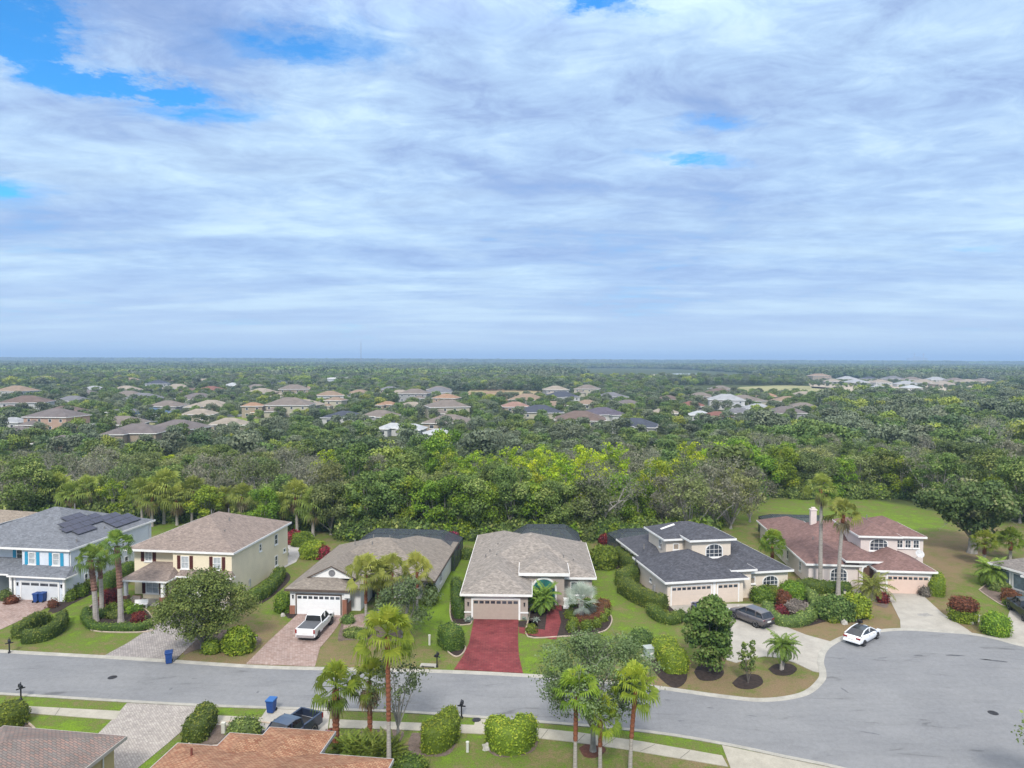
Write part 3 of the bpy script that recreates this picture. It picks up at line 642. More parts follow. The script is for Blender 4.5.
# --- blue two-storey house at the left
o0 = G(65, 602); o0.z = 0
h = House('blue_house', (o0.x, o0.y, 0), R(-7.6), 'pale blue two-storey house with solar panels on its grey roof and bright blue shutters', 'house', stucco('blue_render', (.62, .66, .72)), shingle('grey_shingles', (.165, .175, .195)))
h.walls(-6.4, 0, -.05, 1.4, 2.75); h.walls(-6.5, 1.3, -.5, 16.4, 5.55); h.walls(-16.2, 2.6, -6.5, 16.38, 5.54); h.walls(-12.6, .6, -9.0, 2.7, 2.74)
h.hip(-16.2, 1.35, -.5, 16.4, 5.75, .40, .32)
h.shed(-6.8, -.55, .55, 1.32, 2.95, 3.75, .5, .6); h.shed(-13.2, -.1, -6.55, 2.62, 2.95, 4.1, .9, .05)
SH_B = mat('blue_shutter', (.035, .30, .48), .6, .08, 3)
for x in (-5.2, -2.1): h.window('F', x, 1.3, 3.75, .95, 1.45, pane=M_PANEL, shutter=SH_B, cols=1)
for x in (-8.0, -12.5): h.window('F', x, 2.6, 3.95, .85, 1.15, shutter=SH_B, cols=1)
h.T = h.garage(-3.15, 0, 4.7, 2.15, n=4, door=mat('pale_grey_door', (.60, .62, .64), .6, .04, 2)); h.T.box(-.24, -.05, 0, .03, .2, 2.75); h.T.box(-6.45, -.05, 0, -6.2, .2, 2.75)
h.sconce('F', -.38, 0, 1.65); h.sconce('F', -5.95, 0, 1.65)
h.column(-6.9, .15, 2.8, .32); h.column(-9.2, .15, 2.8, .32); h.window('F', -10.8, .6, .8, 1.7, 1.4, cols=3)
h.window('R', -.5, 4.0, .9, .6, 1.2, cols=1); h.window('R', -.5, 11.2, .9, .75, 1.3, cols=1); h.window('R', -.5, 10.6, 3.6, .5, .8, cols=1)
for yy_ in (1.5, 15.9): mb = MB(); mb.tube([(-.44, yy_, .1), (-.44, yy_, 5.4)], .05, 5); h.part('downpipe', mb, M_WHITE)
# solar panels on the right-hand roof slope: slope rises towards -x
mp = mat('solar_cells', (.030, .028, .045), .22, .3, 1.2, spec=.6); mfr = mat('panel_frame', (.05, .05, .055), .4)
sl = math.atan(.40); MP = Matrix.Translation((-.15, 1.5, 5.77)) @ Matrix.Rotation(sl, 4, 'Y')
def panel(u, v):      # u along y, v up the slope
    mb = MB(); a = MB(); mb.box(-v - 1.0, u, .10, -v, u + 1.62, .14, M=MP); a.box(-v - .965, u + .035, .141, -v - .035, u + 1.585, .146, M=MP)
    p = mb.build('solar_panel', mfr, h.o); a.build('cells', mp, p)
for (v, us) in ((.9, (8.5, 10.15, 11.8)), (1.93, (3.1, 4.75, 8.5, 10.15, 11.8)), (2.96, (2.3, 3.95, 5.6, 7.25, 8.9, 10.55)), (3.99, (3.1, 4.75, 6.4, 8.05)), (5.02, (4.75, 6.4))):
    for u in us: panel(u, v)
h.vents([(-1.0, 3.2, 6.1), (-1.6, 8.7, 6.3)]); h.vents([(-6.9, 10.2, 8.7)]); h.done()
# --- cream two-storey house
h = House('cream_house', (-32.15, 81.0, 0), R(-6.6), 'cream two-storey house with brown shingle roof and dark red shutters behind the leafy street tree', 'house', stucco('cream_render', (.74, .65, .48)), shingle('brown_shingles', (.25, .20, .172)))
h.walls(-7.2, 0, 0, 15.0, 5.5); h.walls(-12.7, 1.0, -7.2, 14.98, 5.49); h.walls(-10.6, -.6, -7.25, 1.1, 2.62)
h.hip(-12.7, .1, 0, 15.0, 5.7, .40, .36)
h.shed(-12.0, -2.7, -6.3, 1.02, 2.85, 4.0, 1.8, 1.0); h.shed(-6.3, -.9, .4, .02, 2.95, 3.5, .1, .4)
SH_R = mat('red_brown_shutter', (.085, .022, .018), .6, .1, 3)
for x in (-5.7, -1.75): h.window('F', x, 0, 3.55, 1.0, 1.5, pane=M_PANEL, shutter=SH_R)
h.window('F', -10.9, 1.0, 3.95, .95, 1.2, pane=M_PANEL, shutter=SH_R)
h.window('F', -9.4, -.6, .7, 1.6, 1.5, cols=2, shutter=SH_R, pane=M_PANEL)
h.window('R', 0, 7.0, 3.9, .6, .95, cols=1); h.window('R', 0, 11.4, 3.6, .9, 1.35, cols=1); h.window('R', 0, 11.4, .8, .85, 1.35, cols=1); h.window('R', 0, 13.9, 1.9, .75, .55, cols=1, rows=1)
h.T = h.garage(-3.3, 0, 4.8, 2.15, n=4)
h.door('F', -7.9, -.6, mt=SH_R)
M_BRICK = mat_brick('red_brick', (.20, .075, .045), (.30, .13, .08), (.33, .28, .24), .22, .075, .012, var=.2, vscale=1)
for x in (-11.5, -7.0): h.column(x, -2.3, 2.85, .34)
for (a_, b_, c_, d_) in ((-11.8, -2.6, -11.2, -2.0), (-7.3, -2.6, -6.7, -2.0), (-10.7, -2.4, -9.7, -2.15)): mb = MB(); mb.box(a_, b_, 0, c_, d_, .95); h.part('brick_plinth', mb, M_BRICK)
mb = MB(); mb.box(-12.0, -2.7, -.02, -6.6, -.6, .12); h.part('porch_floor', mb, M_CONC)
mb = MB(); mb.box(.02, 3.9, .3, .12, 4.3, 1.3); h.part('meter_box', mb, mat('meter_grey', (.4, .4, .4), .6))
h.vents([(-5.6, 9.8, 8.2), (-3.0, 4.0, 6.9)]); h.vents([(-6.6, 7.4, 8.5), (-4.2, 7.3, 7.6)]); h.done()
# --- white house with the brick corners
M_TAUPE = shingle('taupe_shingles', (.225, .195, .165)); M_BTRIM = mat('brown_trim', (.10, .075, .06), .7, .1, 2)
h = House('white_brick_house', (-24.2, 77.0, 0), R(-4.6), 'white single-storey house with taupe shingle roof, white garage door and red brick corners', 'house', stucco('white_render', (.70, .70, .70)), M_TAUPE, trim=M_BTRIM)
h.walls(0, 0, 6.3, 16.4, 2.72); h.walls(6.2, 6.2, 14.9, 17.6, 2.71); h.walls(6.25, 1.6, 7.4, 6.3, 2.7)
h.hip(0, 0, 6.3, 17, 2.9, .42, .42); h.hip(0, 4.2, 14.9, 17.6, 2.9, .42, .42); h.hip(6.3, 6.2, 14.9, 20.4, 2.9, .42, .42)
h.shed(5.6, .35, 8.2, 6.2, 2.9, 4.1, .2, .5)
h.T = h.garage(3.2, 0, 4.88, 2.15, n=8, door=mat('white_door', (.78, .79, .80), .5, .03, 2)); 
# the small gable over the garage
gx0, gx1, gz = 1.5, 6.9, 3.72
mb = MB(); mb.add([(gx0 + .15, 1.45, gz - .1), (gx1 - .15, 1.45, gz - .1), ((gx0 + gx1) / 2, 1.45, gz + 1.25), (gx0 + .15, 1.75, gz - .1), (gx1 - .15, 1.75, gz - .1), ((gx0 + gx1) / 2, 1.75, gz + 1.25)], [(0, 1, 2), (5, 4, 3), (0, 3, 4, 1), (1, 4, 5, 2), (2, 5, 3, 0)]); g_ = h.part('gable', mb, M_WHITE)
mb = MB(); mb.lathe([(.38, 0), (.38, .04), (.30, .05), (.29, .02), (.001, .02)], 20, M=fm('F', 4.2, 1.44, gz + .47) @ Matrix.Rotation(R(-90), 4, 'X')); mb.build('round_vent', mat('vent_grey', (.18, .18, .19), .7), g_)
cxm = (gx0 + gx1) / 2; zc_ = gz + 1.33
h.Rf.add([(gx0 - .1, 1.25, gz - .02), (cxm, 1.25, zc_), (cxm, 7.5, zc_), (gx0 - .1, 7.5, gz - .02)], [(0, 1, 2, 3)]); h.Rf.add([(cxm, 1.25, zc_), (gx1 + .1, 1.25, gz - .02), (gx1 + .1, 7.5, gz - .02), (cxm, 7.5, zc_)], [(0, 1, 2, 3)])
h.T.add([(gx0 - .12, 1.23, gz - .03), (cxm, 1.23, zc_), (cxm, 1.23, zc_ - .14), (gx0 + .1, 1.23, gz - .08)], [(0, 1, 2, 3)]); h.T.add([(gx1 + .12, 1.23, gz - .03), (cxm, 1.23, zc_), (cxm, 1.23, zc_ - .14), (gx1 - .1, 1.23, gz - .08)], [(3, 2, 1, 0)])
mb = MB(); mb.box(-.04, -.09, 0, .55, .3, .95); h.part('brick_pier', mb, M_BRICK)
mb = MB(); mb.box(5.85, -.09, 0, 6.36, .3, 1.75); mb.box(6.2, .3, 0, 6.34, 1.6, 1.2); h.part('brick_pier', mb, M_BRICK)
mb = MB(); mb.box(6.1, -.25, 2.0, 6.75, .1, 2.68); h.part('corner_boxing', mb, h.wall)
h.sconce('F', .33, -.0, 1.75)
h.window('R', 14.9, 9.5, .9, 1.4, 1.2, trim=M_WHITE); h.window('F', 9.0, 6.2, .7, 1.2, 1.5, trim=M_WHITE); h.window('F', 12.2, 6.2, .7, 1.8, 1.5, trim=M_WHITE, cols=3); h.door('F', 7.9, 6.2)
h.vents([(4.2, 10, 5.4), (6.5, 9.5, 5.4)]); h.vents([(5.9, 12.2, 5.5), (8, 12.2, 5.5)])
h.cage(-.2 + 1.6, 17.2, 15.4, 24.4, 2.7, 1.5, 2.2, 6); h.done()
# --- the house with the red driveway
h = House('taupe_house', (-5.0, 75.6, 0), R(-1.5), 'taupe single-storey house with pale grey shingle roof at the head of the red driveway', 'house', stucco('taupe_render', (.36, .305, .265)), shingle('pale_shingles', (.27, .24, .212), .20, .26))
h.walls(0, 0, 6.8, 24.5, 2.72); h.walls(6.7, 6.2, 14.2, 23.2, 2.71); h.walls(6.3, 4.4, 10.9, 6.3, 3.72)
h.hip(0, 0, 6.8, 24.6, 2.9, .42, .42); h.hip(.0, 6.2, 14.2, 21.0, 2.9, .42, .42)
h.hip(6.2, 4.4, 11.0, 12.5, 3.9, .42, .42, fas=.3)
h.T = h.garage(3.35, 0, 4.88, 2.15, n=8, door=mat('tan_garage_door', (.40, .33, .28), .6, .04, 2), trimw=.2)
# arched head over the garage
for k in range(10):
    x0, x1 = -2.64 + 5.28 * k / 10, -2.64 + 5.28 * (k + 1) / 10; z0_ = 2.35; f_ = lambda q: 2.35 + .22 * (1 - (q / 2.64) ** 2)
    M = fm('F', 3.35, 0); h.T.add([M @ Vector(p) for p in ((x0, .065, z0_), (x1, .065, z0_), (x1, .065, f_(x1)), (x0, .065, f_(x0)), (x0, 0, f_(x0)), (x1, 0, f_(x1)))], [(0, 1, 2, 3), (3, 2, 5, 4)])
h.T.box(-.06, -.07, .72, .7, .02, .86); h.T.box(6.0, -.07, .72, 6.86, .02, .86); h.T.box(.0, -.05, 2.5, 6.8, -.001, 2.66)
h.sconce('F', .38, 0, 1.5); h.sconce('F', 6.42, 0, 1.5)
# entry: arched recess with teal glass
M = fm('F', 8.6, 4.4, 0); o_ = arch_pts(2.9, 3.3, 1.35, 14); i_ = arch_pts(2.5, 3.1, 1.2, 14); mb = MB(); ringmesh(mb, M, o_, i_, 0, .1); h.part('entry_arch', mb, M_WHITE)
mb = MB(); mb.add([M @ Vector((p[0], .03, p[1])) for p in i_], [tuple(range(len(i_)))]); e_ = h.part('entry_glass', mb, mat('teal_glass', (.035, .17, .155), .25, .3, 1.5, spec=.5))
mb = MB(); [mb.box(q - .03, .035, .02, q + .03, .07, 2.9 if abs(q) < .1 else 2.3, M=M) for q in (-.85, 0, .85)]; mb.box(-1.25, .035, 2.0, 1.25, .07, 2.07, M=M); mb.build('glazing_bars', M_BRONZE, e_)
h.column(6.95, 3.9, 1.1, .5); h.column(11.1, 3.9, 1.1, .5)
mb = MB(); mb.box(7.0, 2.9, -.02, 10.6, 4.35, .14); h.part('entry_step', mb, M_RED)
h.window('F', 12.5, 6.2, .7, 1.6, 1.6, cols=2); h.window('L', 0, 8, .9, 1.0, 1.2); h.window('L', 0, 15, .9, 1.4, 1.2)
mb = MB(); mb.box(14.19, 6.1, .5, 14.27, 23.1, .6); h.part('band', mb, M_WHITE)
h.vents([(2.0, 12.5, 3.9), (3.0, 9.5, 4.2), (2.9, 14.5, 4.2), (1.6, 10.5, 3.8), (12.2, 9.0, 3.8), (11.0, 9.0, 4.3)])
h.cage(4.6, 21.6, 14.0, 28.0, 2.7, 1.6, 2.0, 5); h.done()
# --- the cream-pink house with a charcoal roof and a tower room
PEACH = stucco('peach_render', (.68, .59, .49)); 
h = House('charcoal_roof_house', (17.75, 79.9, 0), R(10.5), 'pale peach house with charcoal shingle roof, upper tower room and a three-car garage', 'house', PEACH, shingle('charcoal_shingles', (.078, .080, .094), .22, .3))
h.walls(0, 0, 9.3, 9.5, 2.72); h.walls(.9, 8.6, 8, 18.6, 2.71); h.walls(8.1, 6.6, 16.3, 17.8, 2.715); h.walls(9.6, 2.0, 16.2, 6.8, 2.70); h.walls(9.1, 1.1, 10.9, 4.5, 3.35)
h.walls(2.9, 7.4, 10.2, 13.2, 5.6); h.walls(5.3, 5.2, 10.4, 8.0, 5.9)
h.hip(0, 0, 9.3, 9.6, 2.9, .42, .45); h.hip(.9, 8.6, 9, 18.6, 2.9, .42, .45); h.hip(8.2, 2.0, 16.2, 17.8, 2.9, .42, .45)
h.hip(8.6, 1.1, 10.9, 7.4, 3.5, .30, .45)
h.hip(2.9, 7.4, 10.2, 13.2, 5.8, .40, .45); h.hip(5.3, 5.2, 10.4, 10.4, 6.1, .42, .45)
mb = MB(); mb.add([(3.4, 10.2, 6.05), (5.0, 9.7, 6.75), (5.0, 10.1, 6.75), (3.4, 10.6, 6.05), (3.4, 10.2, 6.25), (5.0, 9.7, 6.95), (5.0, 10.1, 6.95), (3.4, 10.6, 6.25)], [(0, 1, 5, 4), (4, 5, 6, 7), (3, 7, 6, 2), (0, 4, 7, 3), (1, 2, 6, 5)]); h.part('roof_saddle', mb, M_WHITE)
g1 = h.garage(2.9, 0, 4.8, 2.15, n=8, door=mat('cream_garage_door', (.63, .53, .45), .6, .03, 2)); g2 = h.garage(7.4, 0, 2.5, 2.15, n=4, door=MATS['cream_garage_door'])
h.T.add(g1.v, g1.f); h.T.add(g2.v, g2.f); h.T.box(5.55, -.06, 0, 5.85, -.002, 2.7); h.T.box(-.05, -.05, 2.45, 9.3, -.003, 2.62)
h.window('F', 8.2, 5.2, 3.75, 2.3, 1.75, .75, cols=4, rows=3, fw=.12); h.window('F', 4.2, 7.4, 4.3, .8, .8, cols=1, rows=1, pane=mat('beige_blind', (.30, .25, .20), .5)); h.window('L', 2.9, 9.2, 4.2, .8, 1.0)
h.window('F', 13.9, 2.0, .65, 2.1, 1.6, .7, cols=4, rows=3, fw=.12); h.window('F', 11.55, 2.0, 1.3, .75, .85, cols=1, rows=1, pane=MATS['beige_blind'])
h.door('R', 9.35, .6, .8); h.window('L', .9, 12.5, 1.2, 2.2, .55, cols=3, rows=1); h.window('L', 0, 5, 1.2, .6, .5, cols=1, rows=1)
mb = MB(); mb.box(-.2, 3.4, .6, -.02, 3.75, 1.3); mb.box(-.16, 3.9, .5, -.02, 4.1, 1.1); h.part('meter_box', mb, MATS['meter_grey'])
mb = MB(); mb.tube([(-.75, 8.2, 2.4), (-.75, 8.2, 3.6)], .06, 5); h.part('flue', mb, M_BRONZE)
h.vents([(2.5, 8.0, 4.6), (1.2, 10.5, 4.0)]); h.cage(.6, 18.9, 7.6, 23.5, 2.6, .9, 1.5, 4); h.done()
# --- the pink-roofed house on the turning circle
h = House('red_roof_house', (36.9, 87.4, 0), R(-5), 'blush two-storey house with reddish brown shingle roof and white chimney at the turning circle', 'house', stucco('blush_render', (.66, .58, .54)), shingle('red_brown_shingles', (.195, .118, .105), .2, .22))
h.walls(0, 0, 6.2, 23, 2.72); h.walls(6.1, 1.2, 13, 16, 2.71); h.walls(5.9, -.4, 8.2, 1.6, 3.35); h.walls(7.6, -2.0, 13.6, 6, 2.7)
h.walls(7.4, 3.2, 11.9, 12.0, 5.5); h.walls(11.8, 4.4, 15.6, 12.1, 5.3)
h.hip(0, 0, 6.2, 23, 2.9, .42, .45); h.hip(0, 5.5, 13.0, 18.0, 2.9, .42, .45); h.hip(4.6, -.4, 8.2, 7, 3.5, .42, .45); h.hip(7.6, -2.0, 13.6, 8.5, 2.9, .42, .45)
h.hip(7.4, 3.2, 11.9, 11.8, 5.75, .42, .4); h.hip(9.5, 4.4, 15.4, 12.1, 5.5, .46, .4)
h.T = h.garage(10.9, -2.0, 4.7, 2.15, n=8, door=mat('pink_garage_door', (.66, .50, .42), .6, .03, 2)); h.T.box(7.5, -2.06, 2.42, 13.7, -2.003, 2.6)
h.sconce('F', 8.15, -2, 1.6); h.sconce('F', 13.35, -2, 1.2); 
h.window('F', 3.6, 0, .65, 2.1, 1.75, .7, cols=4, rows=3, fw=.12); h.window('F', 9.6, 3.2, 3.75, 2.3, 1.65, .65, cols=4, rows=3, fw=.12)
for x in (12.7, 13.7, 14.7): h.window('F', x, 4.4, 3.9, .8, 1.1, cols=2, rows=2)
for y in (3.2, 8.5, 11): h.window('L', 0, y, .9, .8, 1.3, cols=1)
mb = MB(); M = fm('F', 7.05, -.4); i_ = arch_pts(1.5, 2.9, .7, 12); mb.add([M @ Vector((p[0], .012, p[1])) for p in i_], [tuple(range(len(i_)))]); e_ = h.part('entry_shade_panel', mb, mat('shaded_entry', (.13, .075, .055), .8));  # flat arch on the wall, the shade of the entry painted as its colour
mb = MB(); ringmesh(mb, M, arch_pts(1.9, 3.1, .85, 12), i_, 0, .12); mb.build('arch_trim', M_WHITE, e_)
mb = MB(); mb.box(4.1, 12.2, 2.5, 4.9, 12.8, 6.9); mb.box(4.03, 12.13, 6.9, 4.97, 12.87, 7.05); mb.box(4.25, 12.3, 7.05, 4.75, 12.7, 7.3); h.part('chimney', mb, h.wall)
mb = MB(); mb.tube([(13.75, 2.6, 2.9), (14.1, 2.3, 3.6)], .03, 5); M = Matrix.Translation((14.15, 2.2, 3.75)) @ Matrix.Rotation(R(55), 4, 'X'); mb.lathe([(.02, 0), (.30, .03), (.52, .12), (.50, .13), (.28, .06), (.01, .03)], 18, M=M); h.part('satellite_dish', mb, mat('dish_grey', (.5, .5, .5), .5))
h.vents([(9.6, 7, 7.2), (2.6, 6.5, 4.2)]); h.cage(1.0, 23.2, 12.0, 28.0, 2.5, .7, 1.5, 6); h.done()
# --- grey-roofed house at the right edge
h = House('grey_roof_house', (60.0, 87.6, 0), R(-72), 'pale house with brown-grey hip roof and glazed porch at the right edge of the photo', 'house', stucco('pale_render', (.55, .55, .53)), shingle('grey_brown_shingles', (.20, .18, .165)))
h.walls(0, 0, 14, 13, 2.72); h.hip(0, 0, 14, 13, 2.9, .40, .45); h.walls(5.4, -1.6, 9, .2, 2.7); h.hip(5.4, -1.6, 9, 4, 3.0, .3, .45)
for x in (1.3, 3.3): h.window('F', x, 0, .5, 1.7, 1.9, cols=1, rows=1, pane=mat('porch_glass', (.16, .21, .24), .15, .3, 1, spec=.5))
h.window('F', 7.2, -1.6, .4, 2.6, 2.0, cols=2, rows=1, pane=MATS['porch_glass']); h.column(5.5, -1.9, 2.8, .25); h.column(8.9, -1.9, 2.8, .25); h.done()
# --- the house half out of frame at the left
p = G(8, 527, 2.8)
h = House('tan_roof_house', (p.x - 8, p.y - 1, 0), R(-8), 'low tan-roofed house with dark pool screen behind the blue house, left edge', 'house', stucco('tan_render', (.50, .46, .40)), shingle('tan_shingles', (.30, .25, .20)))
h.walls(-8, 0, 4.5, 11, 2.72); h.hip(-8, 0, 4.5, 11, 2.9, .30, .45); h.cage(4.9, 2.0, 11.5, 9.5, 2.6, .5, 1.3, 5); h.window('F', 5, 0, .9, 1.6, 1.2); h.done()
# --- the two roofs in the foreground
M_TILE = mat_brick('mottled_tiles', (.20, .18, .165), (.31, .20, .165), (.13, .11, .10), .30, .17, .025, var=.16, vscale=.7, bias=-.1)
M_TILE2 = mat_brick('terracotta_shingles', (.27, .115, .065), (.42, .25, .15), (.17, .085, .055), .26, .15, .018, var=.2, vscale=.7)

p = G(126, 736, 2.9)
h = House('tiled_roof_house', (p.x, p.y, 0), R(-8), 'near house with mottled grey-red tiled roof and yellow end wall in the bottom left corner', 'house', stucco('yellow_render', (.50, .40, .22)), M_TILE, trim=mat('taupe_trim', (.40, .37, .34), .6, .05, 2))
h.walls(-8.6, -14, -.5, -.5, 2.72); h.walls(-20, -16, -8.6, -5.5, 2.71); h.hip(-8.6, -14, -.5, -.5, 2.9, .40, .5); h.hip(-20, -16, -2.0, -5.5, 2.9, .40, .5)
mb = MB(); mb.tube([(-.02, -1.6, 2.65), (-.42, -1.6, 2.5), (-.42, -1.6, 0)], .05, 5); h.part('downpipe', mb, M_WHITE)
h.window('R', -.5, -6, 1, 1.2, 1.2); h.done()
p = G(335, 731.5, 2.9)
h = House('terracotta_roof_house', (p.x, p.y, 0), R(-7), 'near house with orange-brown shingle roof at the bottom edge beside the dark pickup', 'house', stucco('buff_render', (.50, .45, .38)), M_TILE2, trim=mat('grey_gutter', (.42, .41, .41), .5, .05, 2))
h.walls(-4.1, -10, -.5, -.5, 2.72); h.walls(-9.1, -16, 4.3, -3.2, 2.71); h.walls(-6.4, -12, -4.1, -1.5, 2.70)
h.hip(-4.1, -9, -.5, -.5, 2.9, .30, .5); h.hip(-6.4, -12, -4.0, -1.55, 2.9, .34, .5); h.hip(-9.1, -17, 4.3, -3.2, 2.9, .34, .5)
h.vents([(-7.0, -5.4, 3.9)], mat('rust_vent', (.16, .05, .035), .8)); h.door('B', -2.2, -.5, 2.8, 2.1, mt=M_WHITE); h.done()
# ================================================================== VEGETATION
L_OAK = mat_leaf('live_oak_leaves', [(0.064, 0.092, 0.030), (0.109, 0.151, 0.046), (0.173, 0.222, 0.070), (0.272, 0.319, 0.115)])
L_FOR = mat_leaf('woodland_leaves', [(0.065, 0.099, 0.026), (0.112, 0.169, 0.039), (0.175, 0.248, 0.056), (0.304, 0.349, 0.098)])
L_GRE = mat_leaf('bright_leaves', [(0.077, 0.131, 0.013), (0.141, 0.227, 0.021), (0.230, 0.332, 0.027), (0.306, 0.353, 0.035)])
L_YEL = mat_leaf('yellowing_leaves', [(0.094, 0.185, 0.014), (0.200, 0.315, 0.017), (0.372, 0.482, 0.021), (0.527, 0.612, 0.028)])
L_GRY = mat_leaf('grey_leaves', [(0.099, 0.105, 0.067), (0.163, 0.169, 0.107), (0.232, 0.233, 0.154), (0.313, 0.303, 0.216)])
L_HED = mat_leaf('hedge_leaves', [(0.043, 0.076, 0.013), (0.089, 0.140, 0.022), (0.149, 0.210, 0.030), (0.194, 0.220, 0.035)], ovar=.12)
L_HEDY = mat_leaf('yellow_green_hedge_leaves', [(0.057, 0.095, 0.011), (0.113, 0.170, 0.019), (0.189, 0.256, 0.026), (0.213, 0.255, 0.028)], ovar=.12)  # foliage that is itself yellow-green, for the paler hedges and shrubs
L_RED = mat_leaf('red_leaves', [(0.050, 0.012, 0.011), (0.140, 0.022, 0.020), (0.240, 0.045, 0.032), (0.300, 0.090, 0.045)], ovar=.1)
L_RUST = mat_leaf('rust_leaves', [(0.077, 0.039, 0.018), (0.165, 0.066, 0.030), (0.242, 0.099, 0.040), (0.132, 0.110, 0.040)], ovar=.1)
L_MAG = mat_leaf('bougainvillea', [(0.045, 0.090, 0.016), (0.180, 0.018, 0.041), (0.324, 0.027, 0.073), (0.378, 0.054, 0.097)], ovar=.1)
L_PURP = mat_leaf('mauve_leaves', [(0.104, 0.095, 0.077), (0.180, 0.152, 0.128), (0.266, 0.228, 0.197), (0.323, 0.285, 0.239)], ovar=.1)
L_FAN = mat_leaf('fan_palm_fronds', [(0.087, 0.144, 0.014), (0.162, 0.237, 0.021), (0.266, 0.340, 0.033), (0.416, 0.453, 0.057)], trans=.35)
L_FANY = mat_leaf('pale_fan_palm_fronds', [(0.120, 0.140, 0.027), (0.210, 0.240, 0.045), (0.300, 0.330, 0.063), (0.380, 0.380, 0.099)], trans=.3)
L_CAB = mat_leaf('cabbage_palm_fronds', [(0.097, 0.140, 0.027), (0.178, 0.233, 0.043), (0.275, 0.327, 0.061), (0.388, 0.420, 0.095)], trans=.25)
L_SIL = mat_leaf('silver_palm_fronds', [(0.187, 0.230, 0.191), (0.281, 0.332, 0.275), (0.374, 0.416, 0.352), (0.468, 0.493, 0.421)], trans=.15)
L_PIN = mat_leaf('feather_palm_fronds', [(0.066, 0.115, 0.020), (0.124, 0.191, 0.030), (0.198, 0.281, 0.041), (0.314, 0.370, 0.068)], trans=.3)
L_DEAD = mat_leaf('dead_fronds', [(0.126, 0.081, 0.041), (0.216, 0.153, 0.081), (0.306, 0.243, 0.146), (0.360, 0.297, 0.194)], trans=.1)
BARK = mat('oak_bark', (.13, .115, .10), .95, .3, 4, bump=.5, stretch=(1, 1, .3))
BARKG = mat('grey_twigs', (.25, .235, .215), .95, .22, 2)
BARKD = mat('grey_dead_wood', (.33, .31, .285), .95, .2, 2)
PALMB = mat('palm_trunk', (.33, .30, .27), .95, .22, 2.5, bump=.6, stretch=(1, 1, 6))
PALMR = mat('palm_boot_brown', (.20, .075, .040), .95, .3, 4, bump=.6, stretch=(1, 1, 5))
def rdirs(g, n, up=.15):
    d = g.normal(size=(n, 3)); d[:, 2] += up; return d / np.linalg.norm(d, axis=1, keepdims=True)
def branch(mb, g, p, d, ln, r, depth, spread=.55, ends=None, up=.12, n=5, kids=3, mi=0, shrink=.68):
    """recursive bare branching"""
    q = p; pts = [p]; rr = [r]; dd = Vector(d)
    for k in range(3):
        dd = (dd + Vector(g.normal(size=3)) * .16 + Vector((0, 0, up * .5))).normalized(); q = q + dd * ln / 3; pts.append(q); rr.append(r * (1 - .13 * (k + 1)))
    mb.tube(pts, rr, max(3, n), cap=False, mi=mi)
    if ends is not None and depth <= 1: ends.append(q)
    if depth == 0: return
    for k in range(kids):
        nd_ = (dd + Vector(g.normal(size=3)) * spread + Vector((0, 0, up))).normalized(); t_ = 1 if k == 0 else g.uniform(.45, 1)
        s_ = pts[1].lerp(pts[3], t_); branch(mb, g, s_, nd_, ln * shrink * g.uniform(.8, 1.15), rr[-1] * .68, depth - 1, spread, ends, up, n - 1, kids, mi, shrink)
def crown_from(blobs, g, dens, size, asp=1.5, fill=.25, updens=.35):
    """leaf points spread over the shells of many small clumps"""
    C, Nn, v = [], [], []
    for (c, r) in blobs:
        n = max(8, int(dens * r[0] * r[1] * 4)); d = rdirs(g, n, updens)
        rad = 1 - fill * g.random((n, 1)) ** 2 + g.normal(size=(n, 1)) * .09
        C.append(np.array(c) + d * np.array(r) * rad); Nn.append(d + g.normal(size=(n, 3)) * .55); bv = g.normal(.5, .17)
        v.append(bv + g.normal(size=n) * .16 + d[:, 2] * .05)
    return np.vstack(C), np.vstack(Nn), np.concatenate(v)
def tree(name, seed, H, Rr, z0, leaf, bark, dens=34, size=.34, nb=34, br=(.20, .34), trunk_r=.28, squash=1.0, lean=0, fill=.3, hollow=.0, twigs=0, parent_loc=(0, 0, 0), gapp=.0):
    """broadleaf tree: tapering trunk and limbs, crown of uneven leaf clumps"""
    g = np.random.default_rng(seed); root = empty(name, parent_loc); tr = MB(); ch = (H - z0) / 2; cz = z0 + ch; blobs = []
    for i in range(nb):
        d = rdirs(g, 1, .25)[0]; rad = g.uniform(.45, .92) ** .6; lob = 1 + .28 * math.sin(3 * math.atan2(d[1], d[0]) + seed) * (1 - abs(d[2]))
        c = (d[0] * Rr * rad * lob * .78, d[1] * Rr * rad * lob * .78, cz + d[2] * ch * rad * .80 * squash); r = Rr * g.uniform(*br)
        if c[2] - r * .6 < z0 * .7: c = (c[0], c[1], z0 * .7 + r * .6)
        blobs.append((c, (r, r, r * g.uniform(.6, .85))))
    f = Vector((lean, 0, z0 * .8)); tr.tube([(0, 0, -.3), (lean * .3, 0, z0 * .3), f], [trunk_r * 1.5, trunk_r, trunk_r * .85], 8)
    limbs = g.choice(nb, min(nb, 11), replace=False)
    ends = []
    for i in limbs:
        c = Vector(blobs[i][0]); m_ = f.lerp(c, .5) + Vector(g.normal(size=3)) * .3 * Rr * .2 + Vector((0, 0, .1 * ch)); tr.tube([f, m_, c], [trunk_r * .55, trunk_r * .32, trunk_r * .1], 5, cap=False)
        if twigs:
            for k in range(twigs): d = Vector(rdirs(g, 1, .2)[0]); branch(tr, g, m_.lerp(c, g.uniform(.3, 1)), d, Rr * .28, trunk_r * .10, 2, .6, ends, n=3)
    C, Nn, v = crown_from(blobs, g, dens, size, fill=fill)
    if gapp:
        k = np.array([noise.noise(Vector(c) * (1.5 / Rr * 2)) for c in C]); keep = k > -gapp; C, Nn, v = C[keep], Nn[keep], v[keep]
    tr.build('trunk', bark, root); leaf_object('crown', C, Nn, size * np.random.default_rng(seed + 5).uniform(.6, 1.3, len(C)), v, leaf, root, seed=seed)
    return root
